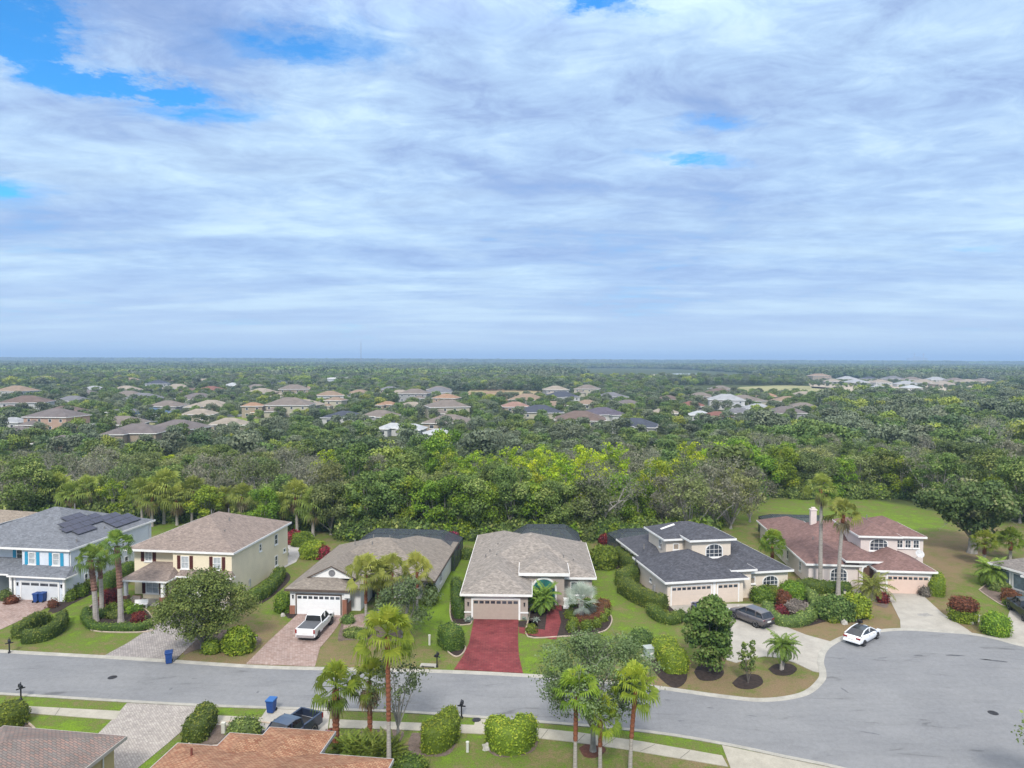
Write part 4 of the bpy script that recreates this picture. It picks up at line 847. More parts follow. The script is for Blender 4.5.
def bare_tree(name, seed, H, bark, leaf=None, nleaf=2500, depth=4, size=.2, trunk_r=.22, spread=.5, kids=3):
    g = np.random.default_rng(seed); root = empty(name, (0, 0, 0)); tr = MB(); ends = []
    tr.tube([(0, 0, -.3), (.1, 0, H * .14), (0, .1, H * .26)], [trunk_r * 1.4, trunk_r, trunk_r * .9], 7, cap=False)
    for k in range(5):
        a = 2 * math.pi * k / 5 + g.uniform(-.4, .4); branch(tr, g, Vector((0, .1, H * (.20 + .02 * k))), Vector((math.cos(a) * .8, math.sin(a) * .8, .9)).normalized(), H * .27, trunk_r * .6, depth, spread, ends, n=6, kids=kids, shrink=.70)
    o = tr.build('trunk', bark, root)
    if leaf is not None and ends:
        E_ = np.array(ends); idx = g.integers(0, len(E_), nleaf); C = E_[idx] + g.normal(size=(nleaf, 3)) * .38; Nn = g.normal(size=(nleaf, 3)) + np.array([0, 0, .6])
        leaf_object('crown', C, Nn, size * g.uniform(.6, 1.3, nleaf), g.normal(.5, .22, nleaf), leaf, root, seed=seed)
    return root
def strips_object(name, quads, v, material, parent=None):
    """leaf blades given directly as quads (n,4,3)"""
    Q = np.array(quads, float); n = len(Q); me = bpy.data.meshes.new(name)
    me.vertices.add(4 * n); me.vertices.foreach_set('co', Q.reshape(-1).astype(np.float32)); me.loops.add(4 * n); me.loops.foreach_set('vertex_index', np.arange(4 * n))
    me.polygons.add(n); me.polygons.foreach_set('loop_start', np.arange(n) * 4); me.update(calc_edges=True)
    at = me.attributes.new('v', 'FLOAT', 'FACE'); at.data.foreach_set('value', np.clip(np.array(v, float), 0, 1).astype(np.float32)); me.materials.append(material)
    o = bpy.data.objects.new(name, me); COL.objects.link(o)
    if parent: o.parent = parent
    return o
def fan_frond(Q, V, g, base, az, el, pet, R_, droop, tint, nseg=15, wf=.062):
    """a fan palm leaf: stalk, then narrow pleated segments whose tips hang"""
    d = Vector((math.cos(az) * math.cos(el), math.sin(az) * math.cos(el), math.sin(el))); side = Vector((-math.sin(az), math.cos(az), 0)); nrm = side.cross(d) * -1
    tw = g.normal() * .55; side, nrm = side * math.cos(tw) + nrm * math.sin(tw), nrm * math.cos(tw) - side * math.sin(tw)
    hub = base + d * pet + Vector((0, 0, -pet * .10)); w_ = .045
    Q.append([base - side * w_, base + side * w_, hub + side * w_, hub - side * w_]); V.append(tint * .7)
    for k in range(nseg):
        a = (k / (nseg - 1) - .5) * 2 * R(95); dd = (d * math.cos(a) + side * math.sin(a)).normalized(); pp = dd.cross(nrm).normalized(); ln = R_ * (1 - .22 * abs(a) / 1.7) * g.uniform(.9, 1.08)
        m_ = hub + dd * ln * .55 + nrm * .06; dr = droop * g.uniform(.7, 1.3); e_ = hub + dd * ln * (1 - dr * .25) + Vector((0, 0, -1)) * ln * dr * .55; wd = ln * wf
        t_ = tint + g.normal() * .10
        Q.append([hub, m_ - pp * wd, m_, m_ + pp * wd * .2]); V.append(t_); Q.append([hub, m_, m_ + pp * wd, hub]); V.append(t_ + .08)
        Q.append([m_ - pp * wd, e_, e_, m_ + pp * wd]); V.append(t_ - .06)
def fan_palm(name, seed, trunk_h, Rr, leaf=None, nfr=30, lean=(0, 0), trunk=(.17, .13), red=.35, skirt=0, droop=.8, loc=(0, 0, 0), grey=PALMB, redm=PALMR, nseg=15, dead=L_DEAD, R_blade=.56, wf=.062):
    g = np.random.default_rng(seed); root = empty(name, loc); T = Vector((lean[0], lean[1], trunk_h)); mb = MB()
    def pt(f): return Vector((lean[0] * f * f, lean[1] * f * f, trunk_h * f))
    n1 = 9; fr = 1 - red
    mb.tube([pt(fr * k / n1) - Vector((0, 0, .2 if k == 0 else 0)) for k in range(n1 + 1)], [trunk[0] * (1.35 if k == 0 else 1) * (1 + .04 * (k % 2)) + (trunk[1] - trunk[0]) * k / n1 for k in range(n1 + 1)], 9)
    tk = mb.build('trunk', grey, root, smooth=False)
    if red > 0:
        mb = MB(); n2 = max(6, int(trunk_h * red / .16)); mb.tube([pt(fr + red * k / n2) for k in range(n2 + 1)], [trunk[1] * (1.12 + (.22 if k % 2 else 0)) for k in range(n2 + 1)], 8); mb.build('leaf_bases', redm, tk)
    Q, V = [], []
    for i in range(nfr):
        f = (i + .5) / nfr; az = i * 2.39996 + g.uniform(-.25, .25); el = R(84 - 112 * f ** .95) + g.uniform(-.28, .28); pet = Rr * (.42 + .16 * f) * g.uniform(.8, 1.15)
        fan_frond(Q, V, g, T + Vector((0, 0, .05 + .35 * (1 - f))), az, el, pet, Rr * R_blade * g.uniform(.75, 1.1), droop * (.35 + .75 * f) * g.uniform(.7, 1.25), .72 - .42 * f + g.normal() * .09, nseg, wf)
    strips_object('crown', Q, V, leaf or L_FAN, root)
    if skirt:
        Q, V = [], []
        for i in range(skirt):
            az = i * 2.39996; fan_frond(Q, V, g, T + Vector((0, 0, -.1 - .5 * g.random())), az, R(-62) + g.uniform(-.2, .12), Rr * .25, Rr * .48 * g.uniform(.8, 1.2), .9, .5 + g.normal() * .2, 9)
        strips_object('dead_fronds', Q, V, dead, root)
    return root
def feather_frond(Q, V, g, base, az, el, ln, sag, tint, npair=18, lw=.05, ll=.22):
    d = Vector((math.cos(az), math.sin(az), 0)); pts = []; e = el; p = Vector(base); n = 9
    for k in range(n + 1):
        pts.append(Vector(p)); p = p + (d * math.cos(e) + Vector((0, 0, math.sin(e)))) * ln / n; e -= sag / n
    side = Vector((-d.y, d.x, 0))
    for k in range(n): Q.append([pts[k] - side * .02, pts[k] + side * .02, pts[k + 1] + side * .012, pts[k + 1] - side * .012]); V.append(tint * .6)
    for k in range(npair):
        f = .14 + .86 * k / npair; x = f * n; i = min(int(x), n - 1); b_ = pts[i].lerp(pts[i + 1], x - i); ax = (pts[i + 1] - pts[i]).normalized(); L_ = ln * ll * math.sin(math.pi * min(1, .18 + .8 * f)) * g.uniform(.85, 1.1)
        for sg in (-1, 1):
            dd = (side * sg + ax * .55 + Vector((0, 0, -.18 + .25 * g.normal() * .5))).normalized(); m_ = b_ + dd * L_ * .55; e_ = b_ + dd * L_ + Vector((0, 0, -L_ * .35)); wv = ax * lw
            t_ = tint + g.normal() * .1; Q.append([b_, m_ - wv, e_, m_ + wv]); V.append(t_)
def feather_palm(name, seed, trunk_h, Rr, leaf=None, nfr=18, loc=(0, 0, 0), trunks=((0, 0, 1),), tr=.10, tm=None, el0=78, el1=-15, sag=1.5, npair=18, lw=.05, ll=.22):
    g = np.random.default_rng(seed); root = empty(name, loc); mb = MB(); Q, V = [], []
    for (tx, ty, sc) in trunks:
        T = Vector((tx * 1.6, ty * 1.6, trunk_h * sc)); mb.tube([Vector((tx * .4, ty * .4, -.1)), Vector((tx, ty, trunk_h * sc * .5)), T], [tr * 1.25, tr, tr * .9], 7)
        for i in range(nfr):
            f = (i + .5) / nfr; feather_frond(Q, V, g, T, i * 2.39996 + g.uniform(-.2, .2), R(el0 + (el1 - el0) * f), Rr * sc * g.uniform(.88, 1.1), sag * (.7 + .5 * f), .62 - .3 * f + g.normal() * .08, npair, lw, ll)
    mb.build('trunk', tm or PALMB, root); strips_object('crown', Q, V, leaf or L_PIN, root); return root
def at_(o, p, rz=0, sc=1, label=None, cat=None, group=None):
    o.location = (p[0], p[1], p[2] if len(p) > 2 else 0); o.rotation_euler = (0, 0, rz); o.scale = (sc,) * 3 if isinstance(sc, (int, float)) else sc; return tag(o, label, cat, group)
# ---- clipped hedges and shrubs: solid core plus leaves over its whole surface
def hedge(px, wd, h, leaf, label, dens=95, size=.12, seed=0, closed=False, name='hedge', cat='hedge', rough=.08, smooth_=True, top=.75, group=None):
    pts = cr([G(*p) for p in px], 5) if len(px) > 2 and smooth_ else [G(*p) for p in px]
    if len(pts) == 2: pts = [pts[0].lerp(pts[1], k / 4) for k in range(5)]
    c0 = sum(pts, Vector((0, 0, 0))) / len(pts); prof = [(-.5, 0), (-.53, .25), (-.52, top), (-.36, .97), (0, 1.02), (.36, .97), (.52, top), (.53, .25), (.5, 0)]
    mb = MB(); n = len(pts); vs = []; sd_ = seed + px[0][0]
    for i, p in enumerate(pts):
        d = pts[min(i + 1, n - 1)] - pts[max(i - 1, 0)]; d.normalize(); q = Vector((-d.y, d.x, 0)); e = 0
        if i in (0, n - 1): e = .0
        for (a, z) in prof:
            k = 1 + .20 * noise.noise(Vector((p.x * .9, p.y * .9, a * 3 + sd_))); vs.append(p - c0 + q * a * wd * k + Vector((0, 0, z * h * k)))
    m_ = len(prof); fs = []
    for i in range(n - 1):
        for k in range(m_ - 1): a = i * m_ + k; fs.append((a, a + m_, a + m_ + 1, a + 1))
    # rounded ends
    for (i, sg) in ((0, -1), (n - 1, 1)):
        d = (pts[min(i + 1, n - 1)] - pts[max(i - 1, 0)]).normalized() * sg; base = i * m_; o_ = len(vs)
        for k, (a, z) in enumerate(prof): 
            q0 = vs[base + k]; cen = pts[i] - c0; vs.append(cen + (Vector((q0.x, q0.y, 0)) - Vector((cen.x, cen.y, 0))) * .72 + d * wd * .22 + Vector((0, 0, q0.z * .96)))
        for k in range(m_ - 1): fs.append((base + k, o_ + k, o_ + k + 1, base + k + 1) if sg > 0 else (base + k, base + k + 1, o_ + k + 1, o_ + k))
        fs.append(tuple(o_ + k for k in range(m_)) if sg < 0 else tuple(o_ + k for k in reversed(range(m_))))
    mb.add(vs, fs); g = np.random.default_rng(abs(int(sd_)) + 3)
    # make the sampled normals point outwards
    C, Nn = surf_sample(mb, dens, g); cen = C.mean(axis=0)
    Nn = Nn * np.where(Nn[:, 2:3] < -.2, -1, 1)
    C = C + Nn * g.normal(.02, rough, (len(C), 1)); v = np.array([.5 + .55 * noise.noise(Vector(c) * 1.3) for c in C]) + g.normal(size=len(C)) * .17 + np.clip(C[:, 2] / h - .8, 0, .25) * .5
    o = leaf_object(name, C, Nn + g.normal(size=C.shape) * .45, size * g.uniform(.6, 1.25, len(C)), v, leaf, None, seed=abs(int(sd_)), extra=([tuple(p) for p in mb.v], mb.f, .12)); o.location = c0
    return tag(o, label, cat, group)
def shrub(p, r, h, leaf, label=None, dens=85, size=.13, seed=0, name='shrub', cat='shrub', lump=.22, rough=.10, group=None, zc=.0, sq=2.6, parent=None, core=.12):
    """rounded shrub: superellipsoid body with lumps"""
    if not hasattr(r, '__len__'): r = (r, r)
    mb = MB(); nu, nv = 14, 8; vs = []
    def se(c, s_, e): return math.copysign(abs(c) ** (2 / e), c), math.copysign(abs(s_) ** (2 / e), s_)
    for j in range(nv + 1):
        ph = -math.pi / 2 * .35 + (math.pi / 2 * 1.35) * j / nv; cp, sp_ = se(math.cos(ph), math.sin(ph), sq)
        for i in range(nu):
            th = 2 * math.pi * i / nu; ct, st = se(math.cos(th), math.sin(th), 2.2); d = Vector((ct * cp, st * cp, sp_)); k = 1 + lump * noise.noise(d * 2.1 + Vector((seed, seed * 1.7, 0)))
            z = (sp_ * k + .45) / 1.45 * h + zc; vs.append((ct * cp * r[0] * k, st * cp * r[1] * k, max(0, z)))
    fs = [(j * nu + i, j * nu + (i + 1) % nu, (j + 1) * nu + (i + 1) % nu, (j + 1) * nu + i) for j in range(nv) for i in range(nu)]
    mb.add(vs, fs); g = np.random.default_rng(seed + 17); C, Nn = surf_sample(mb, dens, g); C = C + Nn * g.normal(.02, rough, (len(C), 1))
    v = np.array([.5 + .5 * noise.noise(Vector(c) * 1.5 + Vector((seed, 0, 0))) for c in C]) + g.normal(size=len(C)) * .18
    core_mb = [tuple(Vector(q) * .94) for q in vs]
    o = leaf_object(name, C, Nn + g.normal(size=C.shape) * .5, size * g.uniform(.6, 1.3, len(C)), v, leaf, parent, seed=seed, extra=(core_mb, fs, core)); o.location = (p[0], p[1], 0)
    return tag(o, label, cat, group)
def spiky(p, n, ln, leaf, label, cat='plant', name='agave', seed=0, wd=.06, el=(20, 80), sag=.4):
    g = np.random.default_rng(seed); Q, V = [], []
    for i in range(n):
        az = i * 2.4; e = R(g.uniform(*el)); d = Vector((math.cos(az) * math.cos(e), math.sin(az) * math.cos(e), math.sin(e))); s_ = Vector((-math.sin(az), math.cos(az), 0)); L_ = ln * g.uniform(.7, 1.1)
        m_ = d * L_ * .5; e_ = d * L_ + Vector((0, 0, -L_ * sag)); Q.append([-s_ * wd * .5, s_ * wd * .5, m_ + s_ * wd, m_ - s_ * wd]); Q.append([m_ - s_ * wd, m_ + s_ * wd, e_, e_]); t_ = g.uniform(.2, .8); V += [t_, t_]
    o = strips_object(name, Q, V, leaf); o.location = (p[0], p[1], .02); return tag(o, label, cat)

# ------------------------------------------------------------------ trees in the gardens
def crown_at(px, py, d):      # a height seen at a distance
    return G(px, py)
L_SOFT = mat_leaf('feathery_leaves', [(0.062, 0.095, 0.034), (0.104, 0.151, 0.055), (0.152, 0.213, 0.081), (0.209, 0.280, 0.119)])
o = tree('street_tree', 21, 8.9, 5.3, 1.9, L_SOFT, BARKG, dens=80, size=.115, nb=66, br=(.15, .27), trunk_r=.2, fill=1.0, twigs=3, gapp=.30)
at_(o, G(593, 751), .4, label='large airy grey-green street tree standing in a red mulch ring behind three palms', cat='tree')
o = tree('street_tree', 33, 8.0, 2.9, 2.2, L_SOFT, BARKG, dens=34, size=.13, nb=30, br=(.18, .30), trunk_r=.12, fill=.9, twigs=4, gapp=.05)
at_(o, G(398, 752), 1.1, label='thin sparse grey street tree partly hidden behind the tallest near palm', cat='tree')
o = tree('street_tree', 45, 6.8, 3.7, .6, L_SOFT, BARKG, dens=34, size=.16, nb=44, br=(.18, .30), trunk_r=.2, fill=.8, twigs=3, gapp=.42)
at_(o, G(403, 640), 2.2, (1, 1, 1), 'grey-green tree in front of the white house, right of the white pickup', 'tree')
L_OAK2 = mat_leaf('fresh_oak_leaves', [(0.078, 0.110, 0.029), (0.138, 0.185, 0.046), (0.223, 0.277, 0.065), (0.285, 0.290, 0.085)])
o = tree('street_tree', 58, 7.8, 4.6, .6, L_OAK2, BARKG, dens=74, size=.135, nb=100, br=(.16, .28), trunk_r=.22, fill=.9, twigs=2, gapp=.5)
at_(o, G(203, 648), .2, (1.12, 1.0, 1.0), 'broad leafy green tree in front of the cream house', 'tree')
o = tree('magnolia_tree', 63, 7.3, 2.3, .1, mat_leaf('magnolia_leaves', [(0.053, 0.088, 0.019), (0.104, 0.162, 0.032), (0.173, 0.236, 0.051), (0.221, 0.223, 0.081)]), BARK, dens=90, size=.2, nb=80, br=(.26, .40), trunk_r=.13, fill=.8, squash=1.1)
at_(o, G(709, 672), .7, label='dense upright oval tree beside the concrete driveway hiding a blue car', cat='tree')
o = tree('young_tree', 71, 4.1, 1.05, .1, L_FOR, BARK, dens=80, size=.16, nb=30, br=(.16, .34), trunk_r=.05, fill=.9, squash=1.1)
at_(o, G(748, 683), 0, label='slender young tree in a dark mulch circle on the kerbside lawn', cat='tree')
o = tree('corner_tree', 76, 7.4, 3.4, 2.4, L_OAK2, BARKG, dens=42, size=.17, nb=34, br=(.18, .30), trunk_r=.15, fill=.9, twigs=2, gapp=.15)
at_(o, (34.6, 42.6, 0), 0, .92, 'leafy branch ends of a tree in the bottom right corner of the photo', 'tree')
o = tree('live_oak', 81, 11.6, 7.0, 2.6, mat_leaf('old_oak_leaves', [(0.049, 0.082, 0.029), (0.085, 0.133, 0.039), (0.134, 0.195, 0.053), (0.267, 0.273, 0.124)]), BARKG, dens=30, size=.32, nb=60, br=(.16, .27), trunk_r=.55, fill=.5, twigs=2, gapp=.7, squash=.9)
at_(o, G(972, 553), 0, (1, 1, 1.0), 'huge spreading oak on the grass behind the right-hand houses', 'tree')
# ------------------------------------------------------------------ palms
NP = 'fan palms by the street in the foreground'
def fp(px, py, top_py, Rr, seed, label, nm='fan_palm', leaf=None, group=None, red=.35, skirt=0, lean=(0, 0), trunk=(.17, .13), nfr=25, droop=.9, nseg=15, **k):
    b_ = G(px, py); ht = CAM_H - (top_py - 359 - (px - 512) * .0039) * b_.y / F_PX
    o = fan_palm(nm, seed, ht, Rr, leaf, nfr, lean, trunk, red, skirt, droop, nseg=nseg, **k); return at_(o, b_, 0, 1, label, 'palm', group)
fp(389, 772, 640, 2.35, 1, 'tallest near fan palm, its trunk standing in front of the orange-brown roof', group=NP, red=.62, trunk=(.17, .13), lean=(-.1, 0), nfr=28)
fp(336, 752, 694, 2.1, 2, 'leftmost near fan palm beside the dark pickup, with a brown shaggy trunk', group=NP, red=.95, lean=(0, 0), skirt=10, trunk=(.22, .2))
fp(370, 746, 686, 1.95, 3, 'middle near fan palm with a hanging skirt of dry brown fronds', group=NP, red=.8, skirt=34, trunk=(.16, .15))
fp(575, 778, 700, 2.05, 4, 'fan palm on the near lawn, left of the three with red-brown upper trunks', group=NP, red=.55, lean=(.05, 0), trunk=(.15, .12))
fp(600, 775, 724, 1.7, 5, 'short fan palm between the two taller ones on the near lawn', group=NP, red=.5, trunk=(.14, .12))
fp(630, 778, 694, 2.0, 6, 'fan palm on the near lawn, right of the three, its trunk crossing the sidewalk', group=NP, red=.55, lean=(.35, 0), trunk=(.15, .12))
HP = 'palms on the lawn between the blue and cream houses'
K = dict(leaf=L_PIN, redm=mat('palm_boots_rose', (.20, .11, .085), .95, .3, 4, bump=.6, stretch=(1, 1, 5)), group=HP, droop=.9)
fp(96, 621, 562, 2.0, 7, 'left palm of the three by the blue house, leaning a little', trunk=(.30, .24), red=.5, lean=(-.5, 0), **K)
fp(102, 612, 562, 1.9, 8, 'rear middle palm of the three between the blue and cream houses', trunk=(.24, .2), red=.35, lean=(-.2, 0), **K)
fp(121, 622, 548, 2.1, 9, 'tallest right palm of the three with a brown upper trunk, before the cream house', trunk=(.30, .24), red=.55, lean=(-.3, 0), **K)
fp(820, 591, 490, 2.2, 10, 'taller slim palm in front of the blush house, with hanging dead fronds', leaf=L_FANY, red=.16, skirt=26, trunk=(.27, .17), lean=(-.1, 0), group='two tall palms in front of the blush house')
fp(838, 597, 516, 2.4, 11, 'shorter slim leaning palm in front of the blush house', leaf=L_FANY, red=.10, skirt=8, trunk=(.25, .18), lean=(.45, 0), group='two tall palms in front of the blush house')
GP = 'pale green palms in the front garden of the white house'
for k, (px, py, tp, Rr, lab) in enumerate([(366, 632, 577, 2.5, 'left pale green palm in front of the white house'), (392, 626, 574, 2.3, 'middle pale green palm in front of the white house'), (417, 620, 574, 2.3, 'right pale green palm in front of the white house'), (379, 622, 578, 1.9, 'small pale green palm squeezed between the left and middle ones at the white house')]):
    fp(px, py, tp, Rr, 20 + k, lab, leaf=L_FANY, red=.5, trunk=(.15, .14), group=GP)
fp(772, 568, 545, 2.1, 26, 'bushy yellow-green palm between the charcoal and the reddish roofs', leaf=L_FAN, red=.8, trunk=(.2, .2), nfr=46)
fp(984, 566, 544, 2.0, 27, 'left yellow-green palm on the grass behind the right-hand house', leaf=L_FAN, red=.5, trunk=(.2, .2), nfr=40, group='yellow-green palms behind the right-hand house')
fp(1010, 560, 542, 2.2, 28, 'right yellow-green palm behind the grey-brown roof at the photo edge', leaf=L_FAN, red=.5, trunk=(.2, .2), nfr=40, group='yellow-green palms behind the right-hand house')
o = fan_palm('silver_palm', 31, 1.9, 2.15, L_SIL, 30, (0, 0), (.28, .26), .0, 0, .18, nseg=19, R_blade=.66, wf=.030); at_(o, G(581, 619), 0, 1, 'silvery blue-grey fan palm in the bed of the taupe house', 'palm')
o = feather_palm('feather_palm', 33, 1.6, 2.0, loc=(0, 0, 0), nfr=17, trunks=((0, 0, 1), (.35, .2, 1.15), (-.3, .25, .95), (.1, -.3, .85)), tr=.08, lw=.06); at_(o, G(541, 613), 0, 1, 'clumping green palm with several stems in front of the arched entry', 'palm')
o = feather_palm('feather_palm', 35, 2.3, 1.9, nfr=24, trunks=((0, 0, 1), (.35, .25, .85)), tr=.11, leaf=L_PIN, lw=.05, sag=1.9, ll=.2); at_(o, G(781, 670), 0, 1, 'small twin-stemmed feather palm on the kerbside lawn', 'palm')
o = feather_palm('feather_palm', 36, 1.3, 3.0, nfr=30, trunks=((0, 0, 1),), tr=.25, leaf=L_FANY, lw=.06, sag=1.7, ll=.2); at_(o, G(872, 598), 0, 1, 'low arching date palm by the entry of the blush house', 'palm')
o = feather_palm('feather_palm', 37, 1.9, 2.7, nfr=34, trunks=((0, 0, 1), (.5, .3, .9)), tr=.14, leaf=L_PIN, lw=.07, sag=1.8, ll=.24, npair=22); at_(o, G(992, 586), 0, 1, 'dark green bushy palm in front of the glazed porch at the right', 'palm')
AP = 'arching areca palms behind the orange-brown roof'
for k, (px, py, r_, lab) in enumerate([(356, 757, 1.7, 'left arching green palm clump behind the orange-brown roof'), (378, 760, 1.9, 'right arching green palm clump beside the tallest near palm trunk')]):
    o = feather_palm('areca_palm', 40 + k, .25, r_, nfr=34, trunks=((0, 0, 1), (.45, .1, 1), (-.4, .2, 1), (.1, -.4, .9)), tr=.05, lw=.045, sag=1.3, el0=82, el1=20, npair=20); at_(o, G(px, py), 0, 1, lab, 'palm', AP)
# ------------------------------------------------------------------ hedges
hedge([(17, 638), (27, 632), (39, 625)], 1.1, 1.35, L_HED, 'short straight clipped lawn hedge of the blue house, rear one of the pair')
hedge([(27, 642), (40, 641), (52, 636), (60, 629), (62, 623)], 1.15, 1.25, L_HED, 'curved clipped hedge on the lawn of the blue house, the front one of the pair')
shrub(G(44, 623), .7, 1.0, L_HED, 'small round bush between the two lawn hedges of the blue house', seed=3)
for k, (px, py, r_, lf, lab) in enumerate([(60, 600, .55, L_HED, 'small dark clipped ball bush at the corner of the blue house garage'), (70, 600, .75, L_HEDY, 'yellow-green bush nearest the garage along the side of the blue house'), (79, 596, .85, L_HEDY, 'middle yellow-green bush along the side of the blue house'), (88, 590, .8, L_HEDY, 'rearmost yellow-green bush along the side of the blue house'), (53, 607, .5, L_RUST, 'small rusty-yellow plant at the edge of the pink paver drive')]):
    shrub(G(px, py), r_, r_ * 1.6, lf, lab, seed=30 + k)
shrub(G(6, 600), .6, 1.2, L_OAK2, 'small topiary bush by the porch column of the blue house', seed=38); shrub(G(12, 603), .7, .7, L_RUST, 'low tan bush under the porch column of the blue house', seed=39)
hedge([(105, 592), (118, 585), (131, 577)], 1.5, 2.0, L_HED, 'tall dark hedge between the blue house and the cream house')
hedge([(87, 613), (86, 621), (92, 628), (103, 630), (120, 630), (138, 630), (150, 627)], .75, .65, L_HED, 'low curved row of small bushes edging the three-palm bed')
for k, (px, py, r_, h_, lf, lab) in enumerate([(110, 606, 1.0, 1.9, L_RED, 'red-leaved shrub behind the three palms by the blue house'), (115, 617, .8, .6, L_HED, 'low green ground plant between the palms of the blue house lawn'), (127, 608, .6, .8, L_HEDY, 'yellow-flowered bush by the porch of the cream house'), (139, 621, .7, .9, L_RED, 'dark red spiky shrub in the bed in front of the cream house'), (98, 617, .9, .7, L_HED, 'green bush at the foot of the left palm'), (134, 612, .8, .7, L_GRE, 'green bush before the cream house porch'), (111, 612, .6, .9, L_HEDY, 'yellow bush beside the red-leaved shrub')]):
    shrub(G(px, py), r_, h_, lf, lab, seed=50 + k, lump=.3)
hedge([(243, 604), (255, 601), (266, 595), (275, 585), (280, 577)], 1.25, 1.25, L_HED, 'wavy clipped hedge along the side wall of the cream house')
shrub(G(239, 651), (1.5, 1.2), 2.2, L_GRE, 'bright green rounded bush at the right foot of the broad leafy tree', seed=61, size=.17, lump=.22)
shrub(G(212, 652), (.9, .8), 1.2, L_GRE, 'smaller bright green bush under the broad leafy tree', seed=62)
shrub(G(284, 610), (.95, 1.2), 1.9, L_GRE, 'boxy green bush at the left corner of the white house garage', seed=63)
hedge([(455, 589), (459, 598)], 1.0, 1.5, L_HED, 'rear clipped hedge along the left wall of the taupe house'); hedge([(457, 603), (460, 618)], 1.2, 1.9, L_HED, 'front clipped hedge along the left wall of the taupe house, by the garage')
hedge([(447, 643), (455, 649)], 2.0, 2.0, L_HED, 'rounded block hedge beside the red driveway near the street')
shrub(G(468, 558), 1.0, 1.4, L_HED, 'small bush at the rear left corner of the taupe house', seed=64)
shrub(G(430, 603), (.8, 1.2), 2.2, L_GRE, 'dark green bush at the right wall of the white house', seed=65)
shrub(G(352, 636), (.9, .7), .8, L_FOR, 'low round bush left of the pair on the white house front lawn', seed=66); shrub(G(361, 637), (.8, .7), .8, L_FOR, 'low round bush right of the pair on the white house front lawn', seed=67)
shrub(G(348, 623), (.7, .5), .8, L_FOR, 'small grey-green bush beside the white pickup bonnet', seed=68)
YB = 'yellow-green ball shrubs in the dark mulch bed of the taupe house'
for k, (px, py, r_, w_) in enumerate([(571, 606, .62, 'rear left, under the silver palm'), (587, 607, .58, 'rear, just right of the silver palm trunk'), (570, 618, .55, 'left edge, level with the silver palm foot'), (574, 625, .5, 'left of the rusty hedge'), (572, 631, .55, 'front left corner by the bed edging'), (586.5, 630, .6, 'front middle by the bed edging'), (597, 626.5, .5, 'front right by the bed edging'), (603.5, 621, .45, 'right edge of the bed'), (606.5, 615, .42, 'rightmost of all')]):
    shrub(G(px, py), r_, r_ * 1.75, L_HEDY, 'yellow-green ball shrub in the taupe house bed, ' + w_, seed=70 + k, group=YB, lump=.1, size=.12)
hedge([(577, 623), (587, 622.5), (598, 620), (602, 613)], .7, .75, L_RUST, 'rusty red low hedge curling round the silver palm')
shrub(G(603, 608), .8, 1.0, L_RUST, 'rust-coloured shrub at the right corner of the taupe house bed', seed=80, lump=.3); shrub(G(531, 632), .55, .7, L_HEDY, 'yellow-green bush at the end of the red footpath', seed=81)
spiky(G(536, 622), 26, .95, L_SIL, 'silver-blue spiky agave in the dark mulch beside the garage of the taupe house', seed=5, wd=.07)
shrub(G(524.5, 619), .35, .45, L_SIL, 'small pale potted plant at the right of the tan garage door', seed=82); shrub(G(469, 621), .35, .45, L_SIL, 'small pale potted plant at the left of the tan garage door', seed=83)
shrub(G(603, 566), (1.9, 2.2), 2.6, L_HEDY, 'large yellow-green block bush behind the taupe house lawn', seed=84, size=.18)
hedge([(620, 561), (627, 568), (636, 575)], 1.6, 2.0, L_HED, 'rearmost clipped hedge along the wall of the charcoal-roofed house')
hedge([(622, 586), (629, 583), (633, 580)], 1.8, 1.9, L_HED, 'bulky clipped hedge on the bend beside the charcoal-roofed house')
hedge([(624, 592), (636, 600), (650, 607), (662, 611)], 1.7, 1.8, L_HED, 'long clipped hedge stepping down to the garage of the charcoal-roofed house')
hedge([(653, 613), (660, 620), (672, 623), (680, 619)], 1.3, .95, L_HED, 'low hooked hedge at the garage corner of the charcoal-roofed house')
spiky(G(665, 613), 20, .7, L_FANY, 'small yellow-green tufted plant inside the hooked low hedge', name='tuft_plant', seed=7)
hedge([(664, 655), (670, 663), (676, 672)], 2.1, 1.75, L_GRE, 'tall block hedge on the lawn beside the green utility box')
shrub(G(641, 644), 1.1, 1.4, L_FOR, 'round bush behind the utility box', seed=86)
hedge([(767, 610), (771, 619), (783, 625), (798, 625), (810, 619), (816, 610), (813, 601), (803, 594)], 1.15, .95, L_FOR, 'horseshoe-shaped clipped hedge round the bed beside the grey car', dens=90, size=.12)
for k, (px, py, r_, h_, lf, lab) in enumerate([(762, 601, 1.3, 1.6, L_HEDY, 'yellow-green bush behind the horseshoe hedge at the peach wall'), (771, 599, 1.2, 1.5, L_HEDY, 'second yellow-green bush at the peach wall, next to the red plant'), (792, 596, 1.5, 1.6, L_GRE, 'green bush at the arched window of the peach house'), (784, 608, .75, 2.0, L_RUST, 'tall rusty red plant inside the horseshoe hedge'), (797, 612, 1.4, 1.1, L_PURP, 'mauve-grey bush in the middle of the horseshoe hedge'), (780, 615, .8, .9, L_RED, 'pinkish red low plant in the front of the horseshoe hedge'), (803, 615, .9, .6, L_GRE, 'low green plant at the right inside the horseshoe hedge')]):
    shrub(G(px, py), r_, h_, lf, lab, seed=90 + k, lump=.3)
hedge([(799, 590), (811, 591.5), (822, 592)], 1.5, 1.35, L_HED, 'left half of the green hedge under the arched window of the blush house'); hedge([(826, 592), (836, 593), (847, 593.5)], 1.5, 1.3, L_HED, 'right half of the green hedge under the arched window of the blush house')
